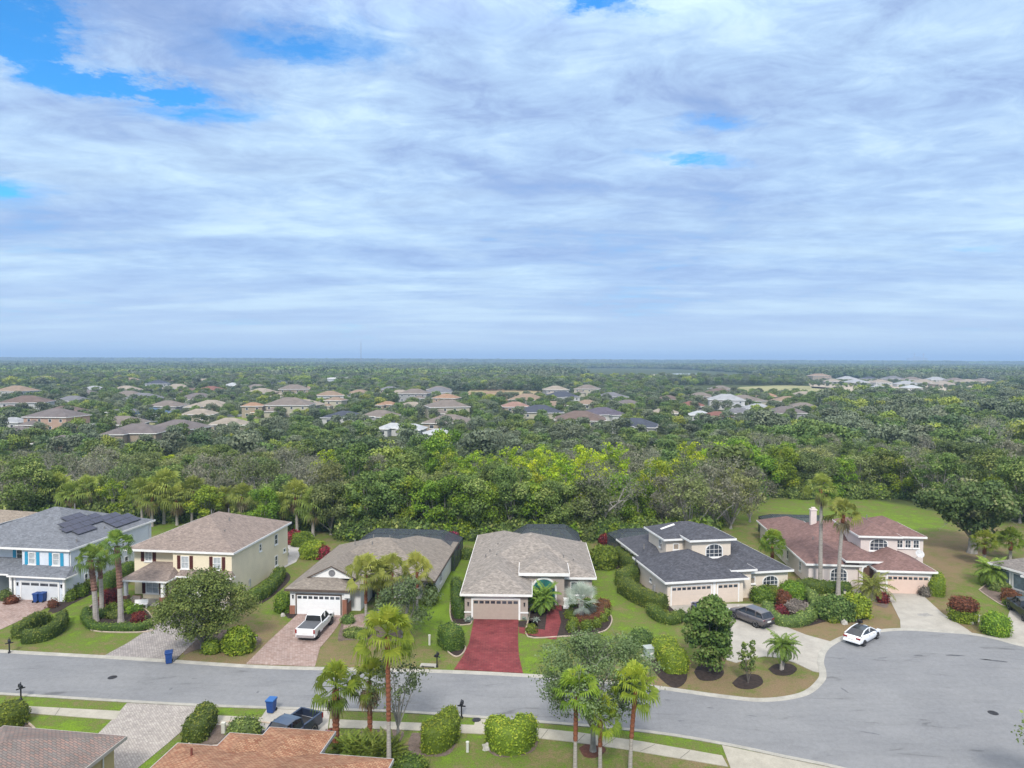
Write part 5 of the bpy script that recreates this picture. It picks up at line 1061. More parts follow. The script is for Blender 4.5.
shrub(G(835, 618), (1.9, 1.4), 2.3, L_FOR, 'loose green bush left of the lamp post', seed=101, lump=.35, rough=.14, size=.2); shrub(G(853, 616), (1.6, 1.3), 2.2, L_GRE, 'loose green bush right of the lamp post', seed=102, lump=.35, rough=.14, size=.2)
shrub(G(833, 622), (.6, .5), .5, L_HEDY, 'small yellow plant at the foot of the loose bush by the lamp post', seed=103)
shrub(G(882.5, 602), .65, 1.1, L_RED, 'dark red bush at the garage corner of the blush house', seed=104); shrub(G(924.5, 596), .55, 1.1, L_PURP, 'small mauve bush at the right end of the pink garage wall', seed=105)
hedge([(936, 596), (935, 588)], 1.7, 2.1, L_GRE, 'bright green bush hedge at the right wall of the blush house')
o = shrub(G(963, 621), (1.35, 1.1), 1.9, L_GRE, 'two-tone bush with a rusty top and green foot beside the wide driveway', seed=106); t_ = shrub((0, 0, 0), (1.4, 1.15), 1.1, L_RUST, seed=107, name='rusty_top', cat=None, zc=1.45, parent=o)
shrub(G(996, 634), (1.35, 1.2), 2.2, L_GRE, 'clipped green ball bush between the two right-hand driveways', seed=108, lump=.1)
shrub(G(1010, 601), (1.0, .8), 1.3, L_RUST, 'tan spiky bush at the right beside the black truck', seed=109, lump=.35); shrub(G(1011, 606), (.8, .6), .8, L_HEDY, 'yellow-green low bush in front of the tan one near the black truck', seed=110)
shrub(G(1002, 590), (1.6, .9), .9, L_FOR, 'low dark bush under the glazed porch windows', seed=111)
hedge([(-6, 730), (6, 727), (14, 720)], 2.2, 1.5, L_HEDY, 'big block hedge cut by the left edge below the black mailbox')
hedge([(194, 741), (201, 731), (207, 723)], 1.6, 1.45, L_HED, 'tall block hedge at the foot of the pale paver driveway')
shrub(G(245, 736), (1.25, .9), 1.35, L_FOR, 'rounded clipped bush left of the dark pickup', seed=112, lump=.08)
hedge([(427, 748), (437, 747), (446, 740), (447, 731)], 1.6, 1.75, L_GRE, 'L-shaped tall clipped hedge between the sidewalk and the near lawn', smooth_=True)
hedge([(497, 740), (502, 748), (512, 750), (520, 747), (524, 739)], 1.6, 1.85, L_GRE, 'U-shaped tall clipped hedge on the near lawn with a notch in its top')
for k, (px, py, r_, h_, lf, lab) in enumerate([(313, 557, 1.7, 2.2, L_GRE, 'green bush with red flowers behind the cream and white houses, the larger one'), (322, 558, 1.1, 1.7, L_MAG, 'red flowering bougainvillea against the large green bush'), (293, 543, 1.3, 1.8, L_MAG, 'small red flowering shrub on the gravel behind the cream house'), (452, 549, 1.0, 2.4, L_MAG, 'red flowering bush at the pool screen corner of the white house'), (303, 545, 1.6, 1.8, L_HEDY, 'yellow-green bush behind the gravel patch'), (284, 556, .5, 1.6, L_FOR, 'small dark potted bush on the gravel patch'), (604, 545, .7, 1.6, L_RED, 'red bush at the rear corner of the taupe house')]):
    shrub(G(px, py), r_, h_, lf, lab, seed=120 + k, lump=.3, size=.17)
shrub(G(330, 612 + 130), (.6, .5), .8, L_MAG, 'small red flowering plant at the corner of the orange-brown roof', seed=131)
shrub(G(410, 770), (1.2, .8), .9, L_HED, 'dark green bush beside the tallest near palm at the bottom edge', seed=132)
# ================================================================== VEHICLES AND STREET FURNITURE
def paint(name, c, metal=0.0, rough=.3): return mat(name, c, rough, .03, 1, metal=metal, spec=.5, coat=.6)
M_GLASSD = mat('tinted_glass', (.025, .028, .032), .08, .2, 1, spec=.7); M_TYRE = mat('tyre_rubber', (.022, .022, .023), .85, .1, 5); M_RIM = mat('alloy_rim', (.42, .43, .45), .35, .1, 5, metal=.8)
M_TAIL = mat('tail_lamp_red', (.25, .012, .012), .25, .1, 3); M_HEAD = mat('head_lamp_clear', (.6, .62, .65), .15, .1, 3); M_BLK = mat('black_plastic', (.025, .025, .027), .6, .2, 5); M_PLATE = mat('number_plate', (.7, .7, .68), .5, .03, 3)
def loft(mb, st, mi=0):
    """st: list of (x, [ (y,z) half section from bottom centre to top centre ])"""
    n = len(st[0][1]); vs = []
    for x, sec in st:
        full = list(sec) + [(-y, z) for y, z in reversed(sec[1:-1])]; m_ = len(full); vs += [(x, y, z) for y, z in full]
    fs = [(i * m_ + k, (i + 1) * m_ + k, (i + 1) * m_ + (k + 1) % m_, i * m_ + (k + 1) % m_) for i in range(len(st) - 1) for k in range(m_)]
    fs.append(tuple(range(m_))); fs.append(tuple((len(st) - 1) * m_ + k for k in reversed(range(m_)))); mb.add(vs, fs, mi)
def wheel(root, x, y, r, wd):
    t_ = MB(); M = Matrix.Translation((x, y, r)) @ Matrix.Rotation(R(90 if y < 0 else -90), 4, 'X')
    t_.lathe([(r * .62, -wd / 2), (r * .93, -wd / 2), (r, -wd / 2 + .04), (r, wd / 2 - .04), (r * .93, wd / 2), (r * .62, wd / 2)], 20)
    w_ = t_.build('wheel', M_TYRE, root, True); w_.matrix_local = M; rm = MB(); rm.lathe([(r * .64, wd / 2 - .09), (r * .64, wd / 2 + .004), (r * .58, wd / 2 + .004), (r * .5, wd / 2 - .05), (.05, wd / 2 - .03), (.001, wd / 2 - .02)], 20)
    for k in range(5):
        a = 2 * math.pi * k / 5; rm.box(.03, -.035, wd / 2 - .05, r * .6, .035, wd / 2 - .01, M=Matrix.Rotation(a, 4, 'Z'))
    rm.build('rim', M_RIM, w_)
def car(name, kind, loc, rz, body_m, label, cat='car', roof_m=None, seed=0):
    """front points to +X. kinds: sedan, suv, pickup"""
    root = empty(name, (loc[0], loc[1], loc[2]), rz, label, cat); B_ = MB()
    if kind == 'sedan': Ln, W_, hb, hr = 4.69, 1.85, .93, 1.44; prof = [(-2.34, .45, .80, .72), (-2.2, .30, .98, .86), (-1.5, .24, 1.05, .92), (-.6, .20, .97, .925), (.6, .20, .94, .925), (1.3, .22, .86, .915), (2.0, .26, .74, .86), (2.34, .36, .60, .66)]; cab = [(-2.05, 1.03, .80), (-1.05, 1.36, .66), (-.25, 1.44, .62), (.35, 1.40, .64), (1.35, .93, .78)]; wr, wx = .335, (-1.44, 1.44)
    elif kind == 'suv': Ln, W_, hb, hr = 4.8, 1.95, 1.08, 1.72; prof = [(-2.4, .50, 1.02, .84), (-2.25, .36, 1.12, .95), (-1.4, .28, 1.10, .975), (0, .26, 1.08, .975), (1.0, .26, 1.08, .97), (1.5, .30, 1.05, .955), (2.1, .34, .96, .90), (2.4, .42, .80, .76)]; cab = [(-2.3, 1.10, .82), (-1.95, 1.58, .68), (-1.2, 1.70, .66), (.2, 1.70, .66), (1.25, 1.07, .80)]; wr, wx = .37, (-1.42, 1.45)
    else: Ln, W_, hb, hr = 5.8, 2.02, 1.20, 1.92; prof = [(-2.9, .62, 1.26, .96), (-2.8, .52, 1.28, .99), (-1.6, .44, 1.26, 1.0), (-.75, .42, 1.22, 1.0), (1.0, .42, 1.20, 1.0), (1.6, .46, 1.20, .99), (2.6, .50, 1.14, .97), (2.9, .60, 1.0, .88)]; cab = [(-.80, 1.22, .88), (-.68, 1.82, .74), (-.1, 1.92, .70), (.75, 1.90, .70), (1.45, 1.2, .86)]; wr, wx = .40, (-1.85, 1.82)
    st = [(x, [(0, zb), (hw * .86, zb), (hw * .985, zb + .12), (hw, (zb + zt) / 2), (hw * .97, zt - .10), (hw * .86, zt), (0, zt + .015)]) for x, zb, zt, hw in prof]
    if kind == 'pickup':      # open bed: shell in front of the bed and separate bed walls behind
        st2 = [s_ for s_ in st if s_[0] >= -.75]; loft(B_, st2); z0, z1 = .46, 1.27
        B_.bevbox(-2.9, .84, z0, -.74, 1.0, z1, .03); B_.bevbox(-2.9, -1.0, z0, -.74, -.84, z1, .03); B_.bevbox(-2.92, -.84, z0, -2.78, .84, z1, .03)
    else: loft(B_, st)
    body = B_.build('body', body_m, root, kind != 'pickup')
    if kind != 'pickup': body.data.shade_smooth()
    cm = MB(); rm_ = roof_m or body_m
    stc = []
    for x, z, hw in cab: stc.append((x, [(0, hb - .12), (hw if z <= hb + .2 else hw + .16 * (z - hb) / (hr - hb) + .06, hb - .10), (hw + .02, (hb + z) / 2), (hw, z - .03), (hw * .85, z), (0, z + .02)]))
    # glasshouse in tinted glass, roof and pillars in paint standing proud
    loft(cm, stc); cabin = cm.build('windows', M_GLASSD, root)
    rf = MB(); pl = MB(); top = [c for c in cab if c[1] > hr - .16]; sec = []
    for x, z, hw in top: sec.append((x, [(0, z - .03), (hw + .015, z - .07), (hw + .02, z - .02), (hw * .85, z + .015), (0, z + .035)]))
    loft(rf, sec)
    for sg in (-1, 1):
        for i in range(len(cab) - 1):
            if cab[i][1] > hr - .16 and cab[i + 1][1] > hr - .16: continue
            a, b_ = cab[i], cab[i + 1]; pl.tube([(a[0], sg * (a[2] + .0), a[1]), (b_[0], sg * (b_[2] + .0), b_[1])], .045, 4)
        xb = 0 if kind != 'pickup' else .35; zt = hr - .06; pl.box(xb - .05, sg * (cab[2][2] + .06) - .05, hb - .02, xb + .05, sg * (cab[2][2] + .06) + .045, zt)
        if kind == 'suv': pl.box(-1.35, sg * .76 - .05, hb, -1.22, sg * .76 + .05, 1.66)
    if kind == 'sedan':
        for sg in (-1, 1): pl.tube([(c[0], sg * (c[2] + .005), c[1] - .01) for c in cab], .05, 5)
    rf.build('roof', rm_, root); pl.build('pillars', body_m, root)
    for x in wx:
        for sg in (-1, 1):
            wheel(root, x, sg * (W_ / 2 - .12), wr, .23)
            M = Matrix.Translation((x, sg * (W_ / 2 - .02), wr)) @ Matrix.Rotation(R(90 if sg < 0 else -90), 4, 'X'); ar = MB(); ar.lathe([(wr * 1.16, -.25), (wr * 1.16, .006), (wr * 1.0, .012), (wr * 1.0, -.25)], 20, M=M); ar.build('wheel_arch', M_BLK, body)
    x0, x1 = -Ln / 2, Ln / 2; zt = .86 if kind == 'sedan' else (.98 if kind == 'suv' else 1.02)
    for sg in (-1, 1):
        a = MB()
        if kind == 'pickup': a.box(x0 - .035, sg * .93 - .06, .82, x0 + .12, sg * .93 + .085, 1.2)
        else: a.box(x0 + .0, sg * .62 - .2, zt - .10, x0 + .24, sg * .62 + .2, zt + .05)
        a.build('tail_light', M_TAIL, root); a = MB(); a.box(x1 - .3, sg * .68 - .18, zt - .28, x1 - .03, sg * .68 + .17, zt - .10); a.build('headlight', M_HEAD, root)
        a = MB(); a.bevbox(cab[-1][0] - .35, sg * (W_ / 2 + .08) - .1, hb + .02, cab[-1][0] - .15, sg * (W_ / 2 + .08) + .1, hb + .18, .03); a.box(cab[-1][0] - .28, sg * (W_ / 2 - .02) - .06, hb + .03, cab[-1][0] - .22, sg * (W_ / 2 - .02) + .06, hb + .07); a.build('mirror', body_m if kind == 'sedan' else M_BLK, root)
    a = MB(); a.box(x0 - .04, -.26, zt - .28, x0 + .1, .26, zt - .14); a.build('number_plate', M_PLATE, root)
    a = MB(); a.bevbox(x0 - .07, -W_ * .45, .40, x0 + .15, W_ * .45, .58 if kind != 'pickup' else .70, .04); a.bevbox(x1 - .25, -W_ * .42, .26, x1 + .02, W_ * .42, .50, .05); a.build('bumper', mat('chrome_bumper', (.5, .5, .52), .3, .1, 3, metal=.7) if kind == 'pickup' else (body_m if kind == 'sedan' else M_BLK), root)
    a = MB()
    for sg in (-1, 1):
        for xx in ((-.45, .55) if kind != 'pickup' else (-.2, .85)): a.box(xx - .09, sg * (W_ / 2 - .03) - .02, hb - .16, xx + .09, sg * (W_ / 2 - .03) + .02, hb - .12)
    a.build('door_handles', M_BLK, body)
    if kind == 'pickup': 
        a = MB(); a.box(-2.78, -.84, .62, -.8, .84, .68); a.build('bed_floor', M_BLK, root)
    return root
def heading(a, b_): p, q = G(*a), G(*b_); return math.atan2(q.y - p.y, q.x - p.x)
o = car('pickup_truck', 'pickup', G(316.5, 632) + Vector((-.1, .3, .035)), R(84), paint('white_paint', (.80, .81, .82)), 'white pickup truck with a dark bed cover parked before the white garage door', 'pickup truck')
a = MB(); a.box(-2.8, -.86, 1.27, -.82, .86, 1.31); a.build('bed_cover', mat('grey_bed_cover', (.10, .105, .115), .6, .1, 3), o)
o = car('pickup_truck', 'pickup', G(309, 727) + Vector((-.9, -2.5, .035)), R(68 + 180), paint('dark_blue_paint', (.028, .040, .075), .3), 'dark blue-black pickup truck on the near driveway, its nose behind the orange-brown roof', 'pickup truck', roof_m=paint('blue_roof_paint', (.05, .075, .12), .2))
car('car', 'suv', G(750.5, 622) + Vector((0, 0, .035)), R(121), paint('grey_paint', (.115, .105, .11), .3), 'grey SUV parked on the concrete driveway beside the horseshoe hedge', 'car')
car('car', 'suv', G(706, 617) + Vector((0, 0, .035)), R(97), paint('blue_paint', (.045, .075, .20), .25), 'blue car parked behind the dense oval tree, only its edge showing', 'car')
car('car', 'sedan', G(860.5, 639.5) + Vector((.1, -.1, .012)), R(40), paint('pearl_white_paint', (.78, .80, .83)), 'white sedan with dark glass roof parked at the kerb of the turning circle', 'car', roof_m=M_GLASSD)
car('pickup_truck', 'pickup', G(1024, 618) + Vector((.6, .6, .035)), R(75), paint('black_paint', (.008, .008, .009), 0, .45), 'black pickup truck cut off by the right edge of the photo', 'pickup truck')
M_BIN = mat('bin_blue', (.018, .06, .22), .5, .08, 3); M_BIN2 = mat('bin_blue_light', (.03, .12, .34), .5, .08, 3)
def bin_(p, rz, label, lid=None, group=None):
    r_ = empty('wheelie_bin', p, rz, label, 'bin', group); mb = MB()
    vs = [(-.24, -.28, .06), (.24, -.28, .06), (.24, .26, .06), (-.24, .26, .06), (-.30, -.36, 1.0), (.30, -.36, 1.0), (.30, .34, 1.0), (-.30, .34, 1.0)]
    mb.add(vs, [(0, 3, 2, 1), (4, 5, 6, 7), (0, 1, 5, 4), (1, 2, 6, 5), (2, 3, 7, 6), (3, 0, 4, 7)]); mb.box(-.33, -.39, .94, .33, .37, 1.0); mb.box(-.1, -.345, .55, .1, -.31, .75); mb.build('body', M_BIN, r_)
    l_ = MB(); l_.bevbox(-.34, -.42, 1.003, .34, .40, 1.09, .03); l_.tube([(-.28, .44, 1.03), (.28, .44, 1.03)], .02, 5); l_.build('lid', lid or M_BIN, r_)
    for sg in (-1, 1): w_ = MB(); w_.lathe([(.13, -.03), (.13, .03)], 12, M=Matrix.Translation((sg * .27, .28, .13)) @ Matrix.Rotation(R(90), 4, 'Y')); w_.build('wheel', M_TYRE, r_)
    return r_
bin_(G(36.0, 603) + Vector((0, .2, .035)), R(170), 'left of the two blue wheelie bins at the blue house garage'); bin_(G(41.5, 602.6) + Vector((0, .2, .035)), R(175), 'right of the two blue wheelie bins at the blue house garage')
bin_(G(169, 663) + Vector((0, 0, .015)), R(24), 'dark blue wheelie bin in the street at the far kerb by the grey pavers') 
bin_(G(271.5, 712.5) + Vector((0, 0, .05)), R(-8), 'blue wheelie bin with paler lid beside the dark pickup at the near kerb', M_BIN2)
M_MBOX = mat('black_mailbox', (.018, .018, .020), .5, .2, 6)
def mailbox(p, rz, label, twin=False):
    r_ = empty('mailbox', p, rz, label, 'mailbox', ); mb = MB(); mb.tube([(0, 0, -.1), (0, 0, 1.1)], .06, 8); mb.lathe([(.12, 0), (.12, .12), (.07, .18), (.065, .3)], 10); mb.box(-.32, -.04, .92, .32, .04, 1.0); mb.build('post', M_MBOX, r_)
    mb = MB(); pr = [(-.11, 0), (.11, 0), (.11, .14)] + [(.11 * math.cos(a), .14 + .11 * math.sin(a)) for a in [math.pi * k / 8 for k in range(1, 8)]] + [(-.11, .14)]
    n = len(pr); mb.add([(x, -.34, 1.03 + z) for x, z in pr] + [(x, .24, 1.03 + z) for x, z in pr], [tuple(range(n)), tuple(reversed(range(n, 2 * n)))] + [(i, i + n, (i + 1) % n + n, (i + 1) % n) for i in range(n)]); b_ = mb.build('box', M_MBOX, r_)
    mb = MB(); mb.box(.115, -.1, 1.15, .13, -.06, 1.36); mb.build('flag', M_TAIL if twin else M_MBOX, b_)
    mb = MB(); mb.lathe([(.03, 1.28), (.06, 1.33), (.02, 1.4), (.05, 1.45), (.001, 1.5)], 8); mb.build('finial', M_MBOX, r_)
    return r_
mailbox(G(9.5, 653), R(40), 'black mailbox at the far kerb by the lawn hedges of the blue house'); mailbox(G(21, 700), R(-130), 'black mailbox on a post at the near kerb at the left edge of the photo')
mailbox(G(437, 667), R(-20), 'black mailbox beside the storm drain left of the red driveway'); mailbox(G(461.5, 718), R(170), 'black mailbox on the near verge by the square drain slab'); mailbox(G(859.5, 632), R(10), 'black mailbox standing behind the white sedan')
def bollard(p, label, h=.8, w_=.14): r_ = MB(); r_.bevbox(-w_, -w_ * .7, -.02, w_, w_ * .7, h, .04); o = r_.build('utility_pedestal', mat('pedestal_beige', (.52, .52, .46), .6, .06, 3)); c = MB(); c.bevbox(-w_ - .02, -w_ * .7 - .02, h + .002, w_ + .02, w_ * .7 + .02, h + .08, .03); c.build('cap', MATS['pedestal_beige'], o); o.location = p; return tag(o, label, 'utility post')
bollard(G(429.5, 645), 'slim pale utility post on the grass left of the red driveway', .95, .10); bollard(G(467.5, 752), 'slim pale utility post on the near lawn between the two tall clipped hedges', .7, .10); bollard(G(223.5, 733), 'pale utility post between the tall block hedge and the round bush', .75, .15); bollard(G(975, 623), 'left pale utility post beside the two-tone bush', .9, .12); bollard(G(978.5, 622), 'right, shorter pale utility post beside the two-tone bush', .7, .09)
e = empty('transformer_box', G(650, 657), R(15), 'green-white utility transformer box on a slab beside the tall block hedge', 'utility box'); mb = MB(); mb.bevbox(-.55, -.45, .1, .55, .45, .95, .06); mb.box(-.5, -.47, .15, .5, -.45, .8); mb.build('cabinet', mat('pale_green_metal', (.30, .36, .33), .5, .06, 3), e); mb = MB(); mb.box(-.57, -.48, .955, .57, .5, 1.0); mb.build('lid', mat('pale_grey_metal', (.36, .40, .38), .5, .06, 3), e); mb = MB(); mb.box(-.75, -.65, -.02, .75, .65, .1); mb.build('slab', M_CONC, e); mb = MB(); mb.box(-.2, -.476, .42, .12, -.472, .6); mb.build('notice', M_WHITE, e)
e = empty('lamp_post', G(844.3, 614), 0, 'black garden lamp post with a pale lantern among the loose green bushes', 'lamp post'); mb = MB(); mb.lathe([(.12, 0), (.12, .15), (.06, .3), (.045, 2.2), (.08, 2.25)], 10); mb.build('post', M_MBOX, e); mb = MB(); mb.lathe([(.10, 2.26), (.17, 2.6), (.17, 2.62), (.001, 2.64)], 8); l_ = mb.build('lantern', mat('frosted_glass', (.62, .56, .42), .3, .05, 3), e); mb = MB(); mb.lathe([(.20, 2.62), (.08, 2.74), (.03, 2.84), (.001, 2.86)], 8); mb.build('cap', M_MBOX, e)
def rock(p, r_, label, mt, seed=0):
    mb = MB(); vs = []
    for j in range(6):
        for i in range(10): ph = -math.pi / 2 + math.pi * j / 5; th = 2 * math.pi * i / 10; d = Vector((math.cos(ph) * math.cos(th), math.cos(ph) * math.sin(th), math.sin(ph))); k = 1 + .5 * noise.noise(d * 1.4 + Vector((seed, 0, 0))); vs.append(d * r_ * k)
    mb.add(vs, [(j * 10 + i, j * 10 + (i + 1) % 10, (j + 1) * 10 + (i + 1) % 10, (j + 1) * 10 + i) for j in range(5) for i in range(10)]); o = mb.build('rock', mt); o.location = Vector(p) + Vector((0, 0, r_ * .4)); return tag(o, label, 'rock')
M_ROCK = mat('pale_limestone', (.42, .40, .36), .9, .15, 4)
rock(G(844, 624), .33, 'white boulder at the foot of the lamp post bushes', M_ROCK, 1); rock(G(253, 640), .4, 'pale rock beside the bright green bush under the leafy tree', M_ROCK, 2); rock(G(486, 749), .3, 'flat pale stone left of the U-shaped hedge', M_ROCK, 3); rock(G(971, 624), .25, 'small pale stone beside the utility posts', M_ROCK, 4); rock(G(985, 626), .4, 'grey rock left of the clipped ball bush between driveways', M_ROCK, 5)
rock(G(283, 616), .25, 'grey rock at the left corner of the white house garage', M_ROCK, 6)
# porch table set of the cream house
p = G(141, 608); e = empty('garden_bench', (p.x, p.y, 0), R(10), 'pale garden bench in front of the cream house porch', 'bench'); mb = MB(); mb.box(-.7, -.22, .42, .7, .22, .47); mb.build('seat', M_WHITE, e); mb = MB(); mb.box(-.7, .2, .5, .7, .24, .9); mb.build('backrest', M_WHITE, e)
for x in (-.6, .6):
    for y in (-.18, .18): mb = MB(); mb.box(x - .03, y - .03, 0, x + .03, y + .03, .42); mb.build('leg', M_WHITE, e)
# ================================================================== THE NEIGHBOURHOOD BEYOND THE WOODS
ROOFC = {'brown': (.185, .135, .115), 'tan': (.32, .235, .17), 'taupe': (.235, .20, .175), 'grey': (.20, .20, .215), 'slate': (.075, .085, .115), 'blue': (.09, .15, .235), 'red': (.25, .115, .09), 'orange': (.38, .235, .15), 'beige': (.37, .32, .26), 'pale': (.40, .41, .43), 'white': (.52, .54, .56), 'pink': (.36, .225, .18), 'plum': (.13, .115, .15), 'greybrown': (.19, .165, .16)}
WALLC = {'cream': (.58, .54, .42), 'white': (.68, .68, .66), 'peach': (.58, .40, .31), 'tan': (.45, .37, .28), 'grey': (.42, .42, .42)}
MIDH = []
def mid_house(px, by, wpx, roof, wall, st, label, rz=None, depth=.75, cage=False, wing=True, cat='house', pitch=.40):
    b_ = G(px, by); wd = wpx * b_.y / F_PX; wd = max(9, min(wd, 60)); dp = wd * depth if wd < 26 else 16; seed = int(px * 7 + by * 13); g = random.Random(seed); hw = 2.8 if st == 1 else 5.5
    rz = R(g.choice([-12, -6, 4, 10, 16])) if rz is None else R(rz); MIDH.append((b_.x, b_.y, wd, dp))
    h = House('house' if cat == 'house' else cat.replace(' ', '_'), (b_.x, b_.y, 0), rz, label, cat, mat('wall_' + wall, tuple(q * .72 for q in WALLC[wall]), .9, .06, .5), mat('roof_' + roof, tuple(q * .74 for q in ROOFC[roof]), .9, .14, .35, fine=.12), trim=M_WHITE)
    h.walls(-wd / 2, 0, wd / 2, dp, hw); h.hip(-wd / 2, 0, wd / 2, dp, hw + .15, pitch, .5)
    if wing:
        sg = g.choice((-1, 1)); ww = wd * .42; x0 = sg * wd * .25 - ww / 2; h.walls(x0, -3.5, x0 + ww, 1, 2.79 if st == 1 else 2.75); h.hip(x0, -3.5, x0 + ww, ww * .5 + 2, (2.95 if st == 1 else 2.9), pitch, .5)
        if wd < 40:
            h.window('F', x0 + ww / 2, -3.5, .8, 1.8, 1.4, cols=1, rows=1)
    else: x0, ww = 1e3, 0
    nwn = max(2, int(wd / 4.2))
    for k in range(nwn):
        x = -wd / 2 + wd * (k + .5) / nwn
        if x0 - 1.2 < x < x0 + ww + 1.2 and st == 1: continue
        if not (x0 - 1 < x < x0 + ww + 1): h.window('F', x, 0, .8, 1.3, 1.3, cols=1, rows=1, sill=False)
        if st == 2: h.window('F', x, 0, 3.7, 1.2, 1.2, cols=1, rows=1, sill=False)
    if cage: h.cage(-wd * .3, -7.5 if not wing else -8.5, wd * .3, -.2 if not wing else -3.6, 2.6, 1.0, 1.8, 4)
    h.done(); return h.o
for a in [
 (22, 414, 40, 'brown', 'white', 2, 'two-storey white house with brown hip roof at the far left above the woods'),
 (45, 432, 46, 'greybrown', 'peach', 2, 'peach-pink walled two-storey house with brown-grey roof at the left above the woods'),
 (6, 430, 26, 'pale', 'white', 1, 'low house with pale blue-grey roof at the left edge above the woods'),
 (10, 441, 30, 'greybrown', 'tan', 1, 'brown-grey roof just above the woods at the left edge'),
 (57, 452, 34, 'greybrown', 'tan', 1, 'grey-brown roof among the treetops below the peach-pink house'),
 (89, 393, 20, 'pale', 'white', 1, 'white-walled house with pale roof, left of the far white gabled house'),
 (122, 394, 26, 'beige', 'white', 1, 'small white gabled house with beige roof in the far left trees'),
 (121, 418, 22, 'grey', 'white', 1, 'white house with grey roof just left of the blue-roofed one'),
 (147, 420, 30, 'blue', 'white', 1, 'house with a distinctly blue roof and white walls'),
 (130, 442, 50, 'greybrown', 'tan', 1, 'long brown-grey roof at the woods edge, left one of two joined'),
 (168, 437, 48, 'greybrown', 'tan', 1, 'long brown-grey roof at the woods edge, right one of two joined'),
 (168, 388, 28, 'tan', 'cream', 1, 'far house with broad tan hip roof above the red-brown one'),
 (197, 421, 30, 'beige', 'cream', 1, 'cream house with beige roof and two dark windows right of the blue roof'),
 (190, 396, 22, 'brown', 'white', 1, 'far brown-roofed white house below the broad tan roof'),
 (206, 394, 24, 'red', 'tan', 1, 'far house with red-brown roof right of the centre-left trees'),
 (228, 432, 34, 'beige', 'tan', 1, 'beige-roofed tan house beside the bright grass clearing'),
 (232, 389, 18, 'white', 'white', 1, 'far house with white gabled roof'),
 (252, 418, 14, 'orange', 'tan', 2, 'narrow tan two-storey house with orange-tan roof'),
 (275, 388, 26, 'slate', 'white', 1, 'far slate-roofed white house'),
 (286, 417, 44, 'taupe', 'cream', 2, 'big cream two-storey house with taupe roof above the woods'),
 (310, 386, 26, 'grey', 'tan', 1, 'far grey-roofed house beside the flat white building'),
 (333, 411, 18, 'tan', 'cream', 2, 'narrow cream house with tan roof behind the slate-roofed one'),
 (340, 424, 34, 'slate', 'white', 1, 'slate-roofed house above the woods, left of the screened one'),
 (377, 423, 34, 'taupe', 'grey', 1, 'taupe-roofed house with a dark screened porch'),
 (386, 410, 18, 'orange', 'tan', 1, 'orange-tan roof peeping behind the screened house'),
 (414, 413, 30, 'beige', 'cream', 1, 'cream house with beige hip roof in the middle distance'),
 (444, 408, 24, 'orange', 'tan', 2, 'house with orange-tan hip roof behind the blue-screened one'),
 (450, 419, 40, 'taupe', 'cream', 2, 'wide two-storey cream house with a dark blue-grey band of windows'),
 (445, 430, 44, 'taupe', 'tan', 1, 'low taupe roof in front of the wide two-storey cream house'),
 (391, 436, 15, 'white', 'white', 1, 'left small white roof poking through the treetops'),
 (410, 437, 24, 'white', 'white', 1, 'right larger white roof poking through the treetops'),
 (439, 443, 10, 'white', 'white', 1, 'tiny white shed roof among the treetops'),
 (516, 412, 26, 'pink', 'tan', 1, 'pink-tan roofed house at the end of the small far road'),
 (556, 411, 24, 'tan', 'cream', 1, 'tan-roofed house right of the small far road'),
 (590, 409, 22, 'tan', 'cream', 1, 'tan-roofed house behind the plum-coloured roof'),
 (608, 421, 40, 'plum', 'white', 1, 'house with broad dark plum-grey roof'),
 (580, 427, 50, 'brown', 'tan', 1, 'broad brown roof in front of the plum-grey one'),
 (634, 434, 44, 'slate', 'grey', 1, 'dark slate roof at the woods edge, lowest in the centre right'),
 (664, 419, 26, 'beige', 'cream', 1, 'beige-roofed house left of the red-brown one in the centre right'),
 (693, 411, 24, 'red', 'cream', 1, 'red-brown roof in the centre-right neighbourhood'),
 (672, 404, 22, 'brown', 'tan', 1, 'brown roof behind the beige one in the centre-right neighbourhood'),
 (700, 421, 20, 'white', 'white', 1, 'white-roofed porch house in the centre-right neighbourhood'),
 (727, 410, 34, 'pale', 'white', 2, 'large pale two-storey house with light grey roof'),
 (722, 423, 26, 'red', 'grey', 1, 'red-brown low roof in front of the large pale house'),
 (741, 419, 28, 'grey', 'grey', 1, 'grey roof right of the red-brown low one'),
 (760, 414, 26, 'pale', 'grey', 1, 'light grey roof among palms in the centre right'),
 (771, 401, 20, 'orange', 'peach', 1, 'orange-pink roof behind the light grey one'),
 (790, 406, 28, 'tan', 'cream', 1, 'tan-roofed house right of the orange-pink roof'),
 (788, 419, 36, 'greybrown', 'grey', 1, 'grey-brown roof at the right end of the neighbourhood'),
 (822, 380, 20, 'tan', 'tan', 2, 'tan block at the left end of the far pale estate')]:
    mid_house(*a)
